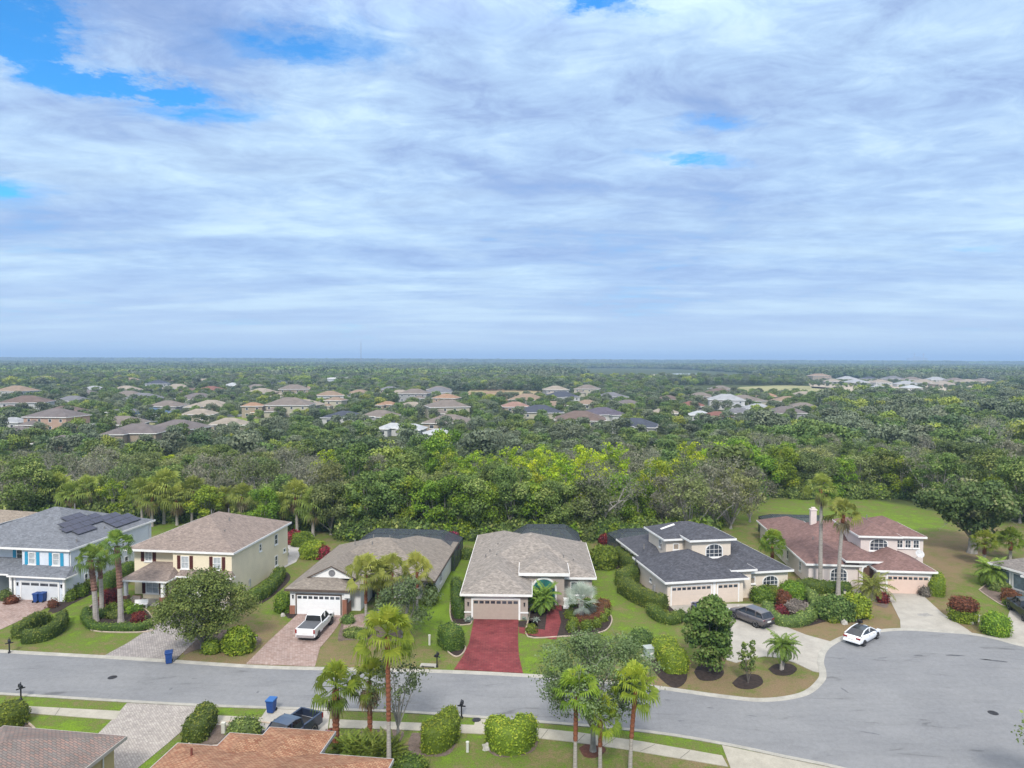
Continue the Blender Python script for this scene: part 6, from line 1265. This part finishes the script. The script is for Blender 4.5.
for k, (px, by, w_, rf, wl) in enumerate([(836, 384, 16, 'beige', 'grey'), (849, 381, 16, 'pale', 'white'), (861, 385, 20, 'pale', 'grey'), (873, 381, 14, 'slate', 'white'), (884, 385, 18, 'beige', 'white'), (897, 381, 18, 'grey', 'white'), (908, 387, 20, 'pale', 'white'), (915, 382, 18, 'taupe', 'white'), (926, 385, 20, 'beige', 'grey'), (938, 382, 18, 'pale', 'white'), (948, 387, 20, 'beige', 'tan'), (960, 383, 18, 'taupe', 'grey'), (974, 385, 20, 'beige', 'grey'), (880, 392, 20, 'pale', 'grey'), (987, 383, 16, 'taupe', 'tan'), (915, 391, 16, 'white', 'white')]):
    mid_house(px, by, w_, rf, wl, 1, '%s-roofed house, far pale estate at right, %s' % ({'pale': 'light grey', 'greybrown': 'grey-brown'}.get(rf, rf), ['second from its left end', 'third from its left end', 'fourth from left, front row', 'darkest near its left end', 'beige one left of its middle', 'mid-grey one at its middle', 'front one right of its middle', 'back one right of its middle', 'beside the front middle one', 'back row, right part', 'front row, right part', 'back row, near its right end', 'front row, near its right end', 'lowest one, left part', 'rightmost one', 'lowest one, with a white roof'][k]), wing=False)
# smaller houses filling the streets between the described ones, named by their neighbour
REFS = [(22, 414, 'two-storey brown-roofed white house'), (45, 432, 'peach-pink walled house'), (122, 394, 'small white gabled house'), (147, 420, 'blue-roofed house'), (168, 388, 'broad tan hip-roofed house'), (197, 421, 'cream house with two dark windows'), (228, 432, 'house at the bright clearing'), (252, 418, 'narrow tan two-storey house'), (286, 417, 'big cream two-storey house'), (340, 424, 'left slate-roofed house'), (377, 423, 'house with the dark screen'), (414, 413, 'cream beige-hipped house'), (450, 419, 'wide two-storey cream house'), (516, 412, 'pink-tan house at the small road'), (556, 411, 'tan house right of the small road'), (608, 421, 'plum-grey roofed house'), (634, 434, 'lowest slate-roofed house'), (664, 419, 'beige-roofed centre-right house'), (693, 411, 'red-brown roofed house'), (727, 410, 'large pale two-storey house'), (760, 414, 'light grey roof among palms'), (790, 406, 'tan house right of the orange-pink roof')]
gr_ = random.Random(4); usedl = set(); nex = 0
for k in range(4000):
    if nex >= 44: break
    py = gr_.choice((386, 389, 393, 397, 401, 405, 409, 413, 418, 423, 428, 433)) + gr_.uniform(-1.5, 1.5); px = gr_.uniform(2, 812)
    if py > 424 and not (px < 215 or 225 < px < 330 or 455 < px < 640): continue
    if py > 430 and px > 190: continue
    if py < 392 and (px > 330): continue
    if 455 < px < 550 and py < 404 or 725 < px < 840 and py < 397: continue
    b_ = G(px, py); wp = gr_.uniform(15, 22) * F_PX / b_.y
    if any(abs(b_.x - a_) < (w_ + wp * b_.y / F_PX) / 2 + 4 and abs(b_.y - c_) < 30 + b_.y * .02 for a_, c_, w_, _ in MIDH): continue
    rf = gr_.choice(('tan', 'taupe', 'beige', 'greybrown', 'brown', 'grey', 'beige', 'taupe', 'slate')); wl = gr_.choice(('cream', 'white', 'tan', 'grey'))
    ref = min(REFS, key=lambda q: abs(q[0] - px) + 2.5 * abs(q[1] - py)); dx_, dy_ = px - ref[0], py - ref[1]
    side = ('left of' if dx_ < 0 else 'right of') if abs(dx_) > 3 * abs(dy_) else (('behind and left of' if dx_ < 0 else 'behind and right of') if dy_ < 0 else ('below and left of' if dx_ < 0 else 'below and right of'))
    lab = '%s-roofed small house %s the %s' % ({'greybrown': 'grey-brown'}.get(rf, rf), side, ref[2])
    if lab in usedl: continue
    usedl.add(lab); nex += 1; mid_house(px, py, wp, rf, wl, 2 if gr_.random() < .25 else 1, lab)
def shed_block(px, by, wpx, h_, mt, label, dp=30):
    b_ = G(px, by); wd = wpx * b_.y / F_PX; MIDH.append((b_.x, b_.y, wd, dp)); e = empty('warehouse', b_, R(5), label, 'warehouse'); mb = MB(); mb.box(-wd / 2, 0, -.1, wd / 2, dp, h_); mb.build('wall', mat('wall_grey_metal', (.45, .48, .52), .7, .06, .1), e); mb = MB(); mb.box(-wd / 2 - .5, -.5, h_, wd / 2 + .5, dp + .5, h_ + .6); mb.build('roof', mt, e)
    mb = MB()
    for k in range(5): x = -wd / 2 + wd * (k + .5) / 5; mb.box(x - wd * .06, -.12, 0, x + wd * .06, 0.02, h_ * .6)
    mb.build('loading_door', mat('door_grey', (.22, .24, .27), .6), e)
shed_block(690, 379.5, 24, 7, mat('pale_blue_roof', (.55, .62, .72), .6, .05, .05), 'far long building with pale blue-white flat roof in the centre right'); shed_block(336, 387, 17, 8, M_WHITE, 'far flat-roofed white commercial building', 20)
shed_block(190, 369, 70, 5, mat('pale_band', (.55, .52, .45), .8, .06, .02), 'very far long low pale building on the left horizon', 60)
# clearings, small road, pond
slab('field', gl([(462, 398), (470, 390), (500, 389), (540, 391), (545, 397), (520, 401), (490, 401)]), .05, mat('bare_earth', (.33, .20, .13), .95, .25, .03, c2=(.34, .30, .14)))
slab('field', gl([(730, 392), (740, 387), (790, 385), (835, 388), (836, 392), (780, 396)]), .05, mat('dry_field', (.27, .26, .12), .95, .2, .03))
slab('field', gl([(610, 377), (660, 374), (700, 377), (680, 381), (640, 382)]), .06, mat('pale_earth', (.40, .34, .26), .95, .2, .03))
slab('field', gl([(225, 417), (265, 416), (272, 425), (248, 440), (236, 440), (226, 430)]), .05, mat('bright_field', (.16, .22, .03), .95, .2, .1))
slab('field', gl([(52, 430), (90, 428), (150, 421), (156, 424), (110, 434), (60, 440)]), .06, MATS['dry_field'])
slab('far_road', gl([(505, 413), (514, 412), (520, 422), (532, 434), (524, 437), (512, 425)]), .08, M_ASPH)
slab('field', gl([(806, 381), (900, 378), (1000, 381), (1000, 391), (900, 396), (812, 388)]), .05, MATS['pale_earth'])
slab('far_road', gl([(60, 426), (200, 415), (300, 413), (300, 415), (200, 418), (62, 430)]), .09, M_ASPH)
m = mat('pond_water', (.30, .34, .36), .06, .1, .2, spec=.8); slab('pond', gl([(228, 443), (236, 440), (242, 442), (240, 452), (232, 458), (227, 452)]), .1, m)
CLEAR = [G(245, 428), G(233, 448), G(500, 395), G(785, 390), G(655, 378), G(520, 424), G(526, 434), G(75, 430), G(120, 427), G(512, 416)]
CLR = [22, 9, 70, 120, 130, 13, 11, 20, 16, 12]
# ------------------------------------------------------------------ the woods
SP = {}
def species(kind, root):
    for o_ in [root] + list(root.children): pass
    SP.setdefault(kind, []).append(root)
species('oak', tree('woodland_oak', 101, 11.5, 5.6, 1.0, L_FOR, BARKG, dens=30, size=.25, nb=44, br=(.18, .30), trunk_r=.22, fill=.7, twigs=0, gapp=.55))
species('oak', tree('woodland_oak', 102, 10.5, 5.2, .8, L_OAK, BARKG, dens=30, size=.25, nb=40, br=(.18, .32), trunk_r=.22, fill=.8, twigs=0, gapp=.5))
species('oak', tree('woodland_oak', 103, 12.0, 5.0, 1.0, L_FOR, BARKG, dens=30, size=.25, nb=42, br=(.16, .28), trunk_r=.2, fill=.8, twigs=1, gapp=.35))
species('green', tree('bright_tree', 104, 10.5, 4.2, .4, L_GRE, BARKG, dens=34, size=.25, nb=36, br=(.2, .34), trunk_r=.18, fill=.7, gapp=.5))
species('green', tree('bright_tree', 105, 9.0, 3.6, .3, L_GRE, BARKG, dens=34, size=.25, nb=30, br=(.22, .36), trunk_r=.15, fill=.6, gapp=.6))
species('yellow', tree('yellowing_tree', 106, 11.5, 4.2, 1.0, L_YEL, BARKG, dens=22, size=.24, nb=40, br=(.15, .26), trunk_r=.18, fill=.9, twigs=2, gapp=.25))
species('yellow', tree('yellowing_tree', 107, 10.5, 3.8, .8, mat_leaf('lime_leaves', [(0.099, 0.176, 0.016), (0.198, 0.294, 0.024), (0.330, 0.411, 0.032), (0.495, 0.515, 0.043)]), BARKG, dens=24, size=.24, nb=36, br=(.15, .28), trunk_r=.18, fill=.8, gapp=.4))
species('grey', tree('grey_tree', 108, 11.5, 5.4, 1.0, L_GRY, BARKG, dens=16, size=.22, nb=52, br=(.14, .24), trunk_r=.22, fill=.9, twigs=3, gapp=.25))
species('grey', tree('grey_tree', 109, 10.0, 5.0, .6, mat_leaf('mossy_leaves', [(0.104, 0.136, 0.040), (0.178, 0.217, 0.069), (0.253, 0.288, 0.098), (0.342, 0.369, 0.150)]), BARKG, dens=18, size=.22, nb=50, br=(.15, .26), trunk_r=.22, fill=.9, twigs=2, gapp=.35))
species('bare', bare_tree('bare_tree', 110, 12.0, BARKD, L_GRY, 1400, 4, .22)); species('bare', bare_tree('bare_tree', 111, 11.0, BARKD, L_OAK, 2200, 4, .24))
species('cabbage', fan_palm('cabbage_palm', 112, 5.2, 2.7, L_CAB, 44, (.2, 0), (.2, .18), .3, 16, .8, nseg=11)); species('cabbage', fan_palm('cabbage_palm', 113, 3.9, 2.6, L_CAB, 44, (-.2, 0), (.2, .18), .4, 16, .9, nseg=11))
DESC = {'oak': ['dense dark green tree', 'broad grey-green tree', 'tall uneven dark tree'], 'green': ['bright green leafy tree', 'low bright green tree'], 'yellow': ['yellow-leaved sparse tree', 'lime-green leafy tree'],
        'grey': ['grey twiggy tree', 'mossy twiggy tree'], 'bare': ['nearly bare pale tree', 'thinly leaved bare tree'], 'cabbage': ['tall shaggy fan palm', 'short shaggy fan palm']}
CATS = {'oak': 'tree', 'green': 'tree', 'yellow': 'tree', 'grey': 'tree', 'bare': 'tree', 'cabbage': 'palm'}
BACK = [(-90, 40, 'left photo edge'), (40, 95, 'solar panels'), (95, 150, 'right end of the solar roof'), (150, 215, 'left half of the brown roof'), (215, 290, 'right half of the brown roof'), (290, 345, 'gravel patch'), (345, 400, 'left of the white house cage'), (400, 455, 'right of the white house cage'), (455, 520, 'left half of the taupe house'), (520, 600, 'right half of the taupe house'), (600, 660, 'left half of the charcoal roof'), (660, 715, 'tower room'), (715, 760, 'right end of the charcoal roof'), (760, 815, 'left part of the field'), (815, 870, 'middle of the field'), (870, 925, 'right part of the field'), (925, 980, 'huge spreading oak'), (980, 1200, 'right photo edge')]
used = {}
def plant_tree(x, y, kind, vi, sc, rz, zs=1.0):
    src = SP[kind][vi]; key = (kind, vi)
    if key not in used: o_ = src; used[key] = 1
    else: o_ = copy_tree(src)
    px = azpx(x, y); wf = wood_front(x); dd = y - wf; row = 'woods edge' if dd < 9 else ('front woods' if dd < 22 else ('middle woods' if dd < 38 else 'rear woods'))
    bk = next((b_[2] for b_ in BACK if b_[0] <= px < b_[1]), 'right photo edge'); bk = bk if bk.startswith(('left of', 'right of', 'left h', 'right h')) and False else bk
    at_(o_, (x, y, 0), rz, (sc, sc, sc * zs)); WOODT.append((DESC[kind][vi], row, bk, px, o_, CATS[kind])); return o_
WOODT = []
def label_woods():
    byk = {}
    for t_ in WOODT: byk.setdefault(t_[:3], []).append(t_)
    ordn = ['leftmost', 'second from left', 'third from left', 'fourth from left', 'fifth from left', 'sixth from left', 'seventh from left']
    for (ds, row, bk), lst in byk.items():
        lst.sort(key=lambda q: q[3]); where = '%s, %s %s' % (ds, row, ('at the ' if 'edge' in bk else 'behind the ') + bk)
        for k, q in enumerate(lst):
            lab = where if len(lst) == 1 else (('left one: ', 'right one: ')[k] + where if len(lst) == 2 else ordn[min(k, 6)] + ': ' + where)
            tag(q[4], lab, q[5], ds + 's in the woods')
placed = []
def far_enough(x, y, r): return all((x - a) ** 2 + (y - b_) ** 2 > (r + c) ** 2 * .25 for a, b_, c in placed)
HERO = [  # px, base distance, kind, variant, scale
 (30, 121, 'oak', 0, .95), (12, 124, 'bare', 0, .8), (55, 122, 'cabbage', 0, 1.0), (68, 121, 'cabbage', 1, 1.05), (86, 122, 'cabbage', 0, .95), (98, 125, 'cabbage', 1, 1.1), (112, 121, 'yellow', 1, .75), (122, 128, 'bare', 1, .85), (140, 118, 'cabbage', 0, 1.0), (150, 117, 'cabbage', 1, 1.15), (162, 119, 'cabbage', 0, 1.15), (175, 118, 'cabbage', 1, 1.05), (190, 119, 'cabbage', 0, 1.0), (205, 117, 'green', 1, .8), (222, 119, 'cabbage', 1, 1.0), (240, 117, 'cabbage', 0, .9),
 (262, 111, 'green', 0, .75), (278, 113, 'cabbage', 1, 1.0), (296, 112, 'cabbage', 0, 1.1), (312, 111, 'cabbage', 1, 1.2), (330, 112, 'oak', 1, .85), (350, 113, 'green', 1, .9), (366, 112, 'oak', 2, .85), (388, 114, 'oak', 0, .9), (410, 113, 'green', 0, .9), (430, 112, 'green', 1, 1.0), (448, 110.5, 'green', 0, .95), (470, 112, 'oak', 0, .85), (492, 111, 'green', 0, .85), (512, 112, 'oak', 2, .95), (535, 112, 'green', 1, 1.0), (555, 111, 'oak', 0, .8), (572, 113, 'yellow', 1, .9), (590, 112, 'oak', 1, .9),
 (606, 112.5, 'bare', 0, 1.0), (640, 113.5, 'green', 0, .8), (665, 114, 'grey', 0, .85), (690, 112, 'grey', 1, 1.0), (712, 115, 'grey', 0, 1.0), (733, 117, 'grey', 1, 1.0), (752, 122, 'grey', 0, .85), (655, 122, 'yellow', 0, .95), (620, 120, 'green', 1, 1.0),
 (560, 120, 'yellow', 0, 1.0), (530, 122, 'yellow', 1, .95), (500, 121, 'oak', 0, .9), (455, 119, 'oak', 1, .9), (444, 152, 'green', 0, 1.25), (447, 145, 'yellow', 1, 1.0), (590, 131, 'yellow', 0, 1.05), (612, 135, 'yellow', 0, 1.1), (575, 140, 'yellow', 0, 1.0), (545, 137, 'yellow', 0, .95), (512, 140, 'yellow', 0, .95), (660, 136, 'yellow', 1, .9), (690, 145, 'yellow', 0, 1.0), (718, 146, 'yellow', 0, 1.0), (742, 150, 'green', 0, 1.1),
 (240, 130, 'bare', 0, .95), (262, 128, 'bare', 1, .95), (285, 133, 'grey', 0, 1.0), (300, 126, 'bare', 0, .9), (325, 130, 'grey', 1, .95), (205, 132, 'grey', 0, .9), (700, 128, 'bare', 1, 1.0), (640, 140, 'bare', 0, .95), (720, 132, 'bare', 0, .9),
 (765, 145, 'green', 1, 1.0), (785, 146, 'green', 0, 1.0), (805, 147, 'oak', 1, .9), (825, 147, 'bare', 1, .8), (845, 146, 'green', 1, .9), (865, 147, 'grey', 1, .9), (885, 146, 'oak', 0, .85), (905, 143, 'green', 0, .85), (925, 140, 'bare', 0, .8), (945, 134, 'oak', 2, .9), (1000, 125, 'green', 1, .9), (1024, 122, 'oak', 0, 1.0), (1050, 120, 'green', 0, .9), (905, 150, 'bare', 0, .9), (1015, 142, 'grey', 0, 1.1), (990, 200, 'bare', 0, 1.1)]
for (px, d, kd, vi, sc) in HERO:
    sc *= 1.08
    x = (px - 512) / F_PX * d; plant_tree(x, d, kd, vi, sc, rnd.uniform(0, 6.28)); placed.append((x, d, 5.5 * sc))
def kind_at(px, d):
    r_ = rnd.random()
    if px < 110: t_ = [('oak', .40), ('grey', .28), ('green', .10), ('yellow', .10), ('bare', .06), ('cabbage', .06)]
    elif px < 200: t_ = [('oak', .32), ('grey', .18), ('green', .16), ('yellow', .22), ('bare', .06), ('cabbage', .06)]
    elif px < 340: t_ = [('oak', .33), ('grey', .38), ('green', .08), ('yellow', .04), ('bare', .17)]
    elif px < 480: t_ = [('oak', .46), ('grey', .20), ('green', .20), ('yellow', .10), ('bare', .04)]
    elif px < 740: t_ = [('oak', .28), ('grey', .25), ('green', .14), ('yellow', .24), ('bare', .09)]
    else: t_ = [('oak', .34), ('grey', .26), ('green', .20), ('yellow', .06), ('bare', .12), ('cabbage', .02)]
    for k, w_ in t_:
        r_ -= w_
        if r_ <= 0: return k
    return 'oak'
tries = 0; n_ind = len(HERO)
cand = []
while tries < 9000:
    tries += 1; d = rnd.uniform(108, 215); px = rnd.uniform(-70, 1094); x = (px - 512) / F_PX * d; wf = wood_front(x)
    back = 168 if px < 560 else (172 if px < 700 else (186 if px < 760 else 400))
    if d < wf + 4 or d > back: continue
    cand.append((x, d, px))
cand.sort(key=lambda c: c[1] + rnd.uniform(0, 12))
for (x, d, px) in cand:
    if n_ind >= 292: break
    kd = kind_at(px, d); sc = rnd.uniform(.72, 1.22) * (1.0 if d < 150 else .92)
    if any((x - c.x) ** 2 + (d - c.y) ** 2 < r_ * r_ * .5 for c, r_ in zip(CLEAR, CLR)): continue
    if not far_enough(x, d, 7.2 * sc): continue
    hs_ = sc * (.9 if px > 760 or d < 150 else .8); plant_tree(x, d, kd, rnd.randrange(len(SP[kd])), sc, rnd.uniform(0, 6.28), hs_ / sc); placed.append((x, d, 6.6 * sc)); n_ind += 1
last_d = max(p_[1] for p_ in placed)
label_woods()
# ------------------------------------------------------------------ everything farther: one mass of treetops (geometry nodes scatter real leafy crowns)
def lowtree(name, seed, H, Rr, leaf, n_, size, nb=14, br=(.28, .45)):
    g = np.random.default_rng(seed); blobs = []
    for i in range(nb):
        d = rdirs(g, 1, .3)[0]; rr = g.uniform(.4, .8); c = (d[0] * Rr * rr, d[1] * Rr * rr, H * .55 + d[2] * H * .30); r_ = Rr * g.uniform(*br); blobs.append((c, (r_, r_, r_ * .75)))
    C, Nn, v = crown_from(blobs, g, n_ / (nb * 4 * (Rr * .36) ** 2), size, fill=.25)
    C = np.vstack([C, np.array([[0, 0, H * .2]])]); Nn = np.vstack([Nn, [[0, 0, 1]]]); v = np.append(v, .1)
    o = leaf_object(name, C, Nn, size, v, leaf, None, seed=seed, aspect=1.2); COL.objects.unlink(o); return o
LF = [mat_leaf('far_oak_leaves', [(0.038, 0.066, 0.027), (0.066, 0.107, 0.041), (0.104, 0.151, 0.054), (0.155, 0.194, 0.081)], trans=.1), mat_leaf('far_green_leaves', [(0.063, 0.104, 0.026), (0.104, 0.161, 0.039), (0.152, 0.216, 0.051), (0.234, 0.279, 0.075)], trans=.1), mat_leaf('far_grey_leaves', [(0.075, 0.099, 0.055), (0.115, 0.145, 0.082), (0.161, 0.193, 0.115), (0.218, 0.248, 0.153)], trans=.1), mat_leaf('far_yellow_leaves', [(0.106, 0.162, 0.027), (0.182, 0.243, 0.037), (0.272, 0.324, 0.055), (0.333, 0.373, 0.073)], trans=.1)]
near_set = [lowtree('treetop_kind', 200 + k, 8.5, 5.0, LF[k % 4] if k < 4 else LF[k % 3], 1700, .55, 20, (.2, .42)) for k in range(6)]
def canopy(seed, leaf):
    """a stretch of closed canopy about 60 m across, made of several crowns"""
    g = np.random.default_rng(seed); blobs = []
    for i in range(34): a, r_ = g.uniform(0, 6.28), 30 * math.sqrt(g.random()); h_ = g.uniform(4.5, 9); rr = g.uniform(3.5, 6.5); blobs.append(((math.cos(a) * r_, math.sin(a) * r_, h_ * .55), (rr, rr, h_ * .5)))
    C, Nn, v = crown_from(blobs, g, 1.8, 1.6, fill=.25, updens=.5); o = leaf_object('canopy_kind', C, Nn, 1.7, v, leaf, None, seed=seed, aspect=1.2); COL.objects.unlink(o); return o
far_set = [canopy(300 + k, LF[(0, 0, 2, 1)[k]]) for k in range(4)]
def scatter(name, pts, scl, rot, idx, srcs, label):
    me = bpy.data.meshes.new(name); me.vertices.add(len(pts)); me.vertices.foreach_set('co', np.array(pts, np.float32).reshape(-1))
    for nm, dat, ty in (('scl', scl, 'FLOAT'), ('rot', rot, 'FLOAT'), ('idx', idx, 'INT')): a_ = me.attributes.new(nm, ty, 'POINT'); a_.data.foreach_set('value', dat)
    o = bpy.data.objects.new(name, me); COL.objects.link(o); tag(o, label, None, None, 'stuff')
    gn = bpy.data.node_groups.new(name, 'GeometryNodeTree'); gn.interface.new_socket('Geometry', in_out='INPUT', socket_type='NodeSocketGeometry'); gn.interface.new_socket('Geometry', in_out='OUTPUT', socket_type='NodeSocketGeometry')
    gi = gn.nodes.new('NodeGroupInput'); go = gn.nodes.new('NodeGroupOutput'); jn = gn.nodes.new('GeometryNodeGeometryToInstance')
    def named(nm, ty): n = gn.nodes.new('GeometryNodeInputNamedAttribute'); n.data_type = ty; n.inputs['Name'].default_value = nm; return n.outputs[0]
    for s_ in srcs:
        oi = gn.nodes.new('GeometryNodeObjectInfo'); oi.inputs['Object'].default_value = s_; oi.inputs['As Instance'].default_value = True; gn.links.new(oi.outputs['Geometry'], jn.inputs[0])
    # socket order of a multi-input is reversed; the order does not matter here
    ip = gn.nodes.new('GeometryNodeInstanceOnPoints'); gn.links.new(gi.outputs[0], ip.inputs['Points']); gn.links.new(jn.outputs[0], ip.inputs['Instance']); ip.inputs['Pick Instance'].default_value = True
    gn.links.new(named('idx', 'INT'), ip.inputs['Instance Index']); cx = gn.nodes.new('ShaderNodeCombineXYZ'); gn.links.new(named('rot', 'FLOAT'), cx.inputs[2]); gn.links.new(cx.outputs[0], ip.inputs['Rotation']); gn.links.new(named('scl', 'FLOAT'), ip.inputs['Scale']); gn.links.new(ip.outputs[0], go.inputs[0])
    md = o.modifiers.new('scatter', 'NODES'); md.node_group = gn; return o
g = np.random.default_rng(5); pts, scl, rot, idx = [], [], [], []
hx = np.array([(a, b_, c, d) for a, b_, c, d in MIDH]); cl = np.array([(c.x, c.y, r_) for c, r_ in zip(CLEAR, CLR)]); grid = {}
for (a, b_, c) in placed: grid.setdefault((int(a // 12), int(b_ // 12)), []).append((a, b_, c))
def near_placed(x, y, r_):
    for i in (-1, 0, 1):
        for j in (-1, 0, 1):
            for (a, b_, c) in grid.get((int(x // 12) + i, int(y // 12) + j), ()):
                if (x - a) ** 2 + (y - b_) ** 2 < (r_ + c) ** 2 * .25: return True
    return False
for k in range(60000):
    y = math.sqrt(g.uniform(110 ** 2, 950 ** 2)); u = g.uniform(-.86, .86); x = u * y; px = 512 + u * F_PX
    if y < wood_front(x) + 3: continue
    if y < 170 and abs(u) < .80 and y < last_d: 
        pass
    right = px > 815; dx = x - hx[:, 0]; dy = y - hx[:, 1]
    hood = (y > 172) and (y < 620) and not (right and y < 560) and not (px > 765 and y < 250)
    keep = 1.0
    if np.any((np.abs(dx) < hx[:, 2] / 2 + 3) & (dy > -3) & (dy < hx[:, 3] + 3)): continue
    if np.any((np.abs(dx) < hx[:, 2] * .60 + 2) & (dy > -.12 * y - 4) & (dy < 0)) and g.random() < .84: continue
    if np.any((x - cl[:, 0]) ** 2 + (y - cl[:, 1]) ** 2 < cl[:, 2] ** 2): continue
    s_ = g.uniform(.42, .86) if hood else g.uniform(.75, 1.1)
    if hood and g.random() > .8: continue
    pyy = 359 + (px - 512) * .0039 + 19908 / y
    if 805 < px < 1000 and 377 < pyy < 400:
        s_ *= .5
        if g.random() < .8: continue
    if near_placed(x, y, (8.0 if hood else 6.6) * s_): continue
    kf = noise.noise(Vector((x * .013, y * .013, 2))) * 1.5 + g.normal() * .38; ki = 1 if kf > .75 else (3 if kf > .42 else (4 if kf > -.12 else (0 if kf > -.55 else (5 if g.random() < .6 else 2)))); pts.append((x, y, -.3)); scl.append(s_ * (1 if hood else g.choice((.7, .9, 1.0, 1.15, 1.3)))); rot.append(g.uniform(0, 6.28)); idx.append(ki); grid.setdefault((int(x // 12), int(y // 12)), []).append((x, y, 6.4 * s_))
scatter('distant_treetops', pts, scl, rot, idx, near_set, 'mass of treetops through the neighbourhood and woods beyond the gardens')
n1 = len(pts); pts, scl, rot, idx = [], [], [], []
for k in range(9000):
    y = math.sqrt(g.uniform(930 ** 2, 4200 ** 2)); u = g.uniform(-.86, .86); x = u * y
    if np.any((x - cl[:, 0]) ** 2 + (y - cl[:, 1]) ** 2 < (cl[:, 2] + 25) ** 2): continue
    if np.any((np.abs(x - hx[:, 0]) < hx[:, 2] / 2 + 46) & (y - hx[:, 1] > -200) & (y - hx[:, 1] < 90)): continue
    if noise.noise(Vector((x * .0016, y * .0006, 4))) > .32: continue
    pts.append((x, y, -.5)); scl.append(g.uniform(.8, 1.5)); rot.append(g.uniform(0, 6.28)); idx.append(int(g.integers(0, 4)))
for k in range(5000):
    y = g.uniform(4200, 14000); u = g.uniform(-.86, .86); pts.append((u * y, y, -1)); scl.append(g.uniform(2.0, 3.2)); rot.append(g.uniform(0, 6.28)); idx.append(int(g.integers(0, 4)))
fp_, fs_, fr_, fi_ = pts, scl, rot, idx
pts, scl, rot, idx = [], [], [], []
for k in range(2600):
    px = g.uniform(-120, 1150); d = g.uniform(0, 1) ** 1.4 * 22; y0 = 112
    x = (px - 512) / F_PX * 115
    yy = wood_front(x) + 1.5 + d; x = (px - 512) / F_PX * yy
    if yy < wood_front(x) + 1: continue
    pts.append((x, yy, -.2)); scl.append(g.uniform(.5, 1.15)); rot.append(g.uniform(0, 6.28)); idx.append(int(g.integers(0, 3)))
bush_set = []
for k in range(3):
    o = shrub((0, 0, 0), 1.5, 2.6, (L_FOR, L_GRE, L_FOR)[k], dens=16, size=.34, seed=400 + k, name='undergrowth_kind', cat=None, lump=.7, rough=.32, core=.0); COL.objects.unlink(o); bush_set.append(o)
scatter('undergrowth', pts, scl, rot, idx, bush_set, 'undergrowth of low bushes along the foot of the woods')
pts, scl, rot, idx = fp_, fs_, fr_, fi_
scatter('far_woods', pts, scl, rot, idx, far_set, 'dark wooded plain reaching to the horizon')
# mast and far chimneys
p = G(361, 366); x, y = (361 - 512) / F_PX * 3000, 3000
e = empty('radio_mast', (x, y, 0), 0, 'thin radio mast on the horizon left of centre', 'mast'); mb = MB()
for k in range(3): a = 2 * math.pi * k / 3; mb.tube([(math.cos(a) * 1.2, math.sin(a) * 1.2, 0), (math.cos(a) * 1.0, math.sin(a) * 1.0, 97)], .42, 4)
mb.build('lattice', mat('mast_steel', (.30, .27, .28), .6, .2, .2), e); mb = MB()
for z in range(4, 96, 6): mb.tube([(1.1, 0, z), (-.6, .95, z + 3), (-.6, -.95, z + 6)], .25, 3)
mb.build('bracing', MATS['mast_steel'], e); mb = MB(); mb.tube([(0, 0, 97), (0, 0, 107)], .25, 4); mb.build('antenna', MATS['mast_steel'], e)
for k, (px, hh, lab) in enumerate([(914, 118, 'left pale chimney of the power station on the far horizon'), (923, 118, 'right pale chimney of the power station on the far horizon')]):
    x, y = (px - 512) / F_PX * 8500, 8500; e = empty('power_station_chimney', (x, y, 0), 0, lab, 'chimney'); mb = MB(); mb.lathe([(9, 0), (6, hh), (4.5, hh), (4.5, hh - 2)], 14); mb.build('stack', mat('stack_concrete', (.55, .50, .50), .9, .05, .01), e); mb = MB(); mb.lathe([(6.6, hh - 22), (6.4, hh - 10)], 14); mb.build('warning_band', mat('stack_red', (.45, .12, .10), .9), e)
e = empty('power_station', ((918 - 512) / F_PX * 8600, 8600, 0), 0, 'low grey power station block between the two chimneys on the horizon', 'power station'); mb = MB(); mb.box(-110, 0, 0, 110, 60, 62); mb.build('hall', mat('hall_grey', (.34, .36, .42), .9), e); mb = MB(); mb.box(-40, -2, 62.5, 30, 50, 78); mb.build('boiler_house', MATS['hall_grey'], e)
# air: the distance fades to blue
mb = MB(); mb.box(-15500, -2500, -1.0, 15500, 25000, 125); hz_o = mb.build('haze', [] or mat('haze_dummy', (1, 1, 1))); hz_o['kind'] = 'stuff'
m = bpy.data.materials.new('haze_air'); m.use_nodes = True; t = m.node_tree; t.nodes.clear(); pv = t.nodes.new('ShaderNodeVolumePrincipled'); mo = t.nodes.new('ShaderNodeOutputMaterial'); t.links.new(pv.outputs[0], mo.inputs['Volume'])
pv.inputs['Color'].default_value = (.48, .70, 1.0, 1); pv.inputs['Density'].default_value = 2.1e-4; pv.inputs['Anisotropy'].default_value = .0
hz_o.data.materials.clear(); hz_o.data.materials.append(m)
print('trees', n_ind, 'last', last_d, 'scatter', n1, len(pts))
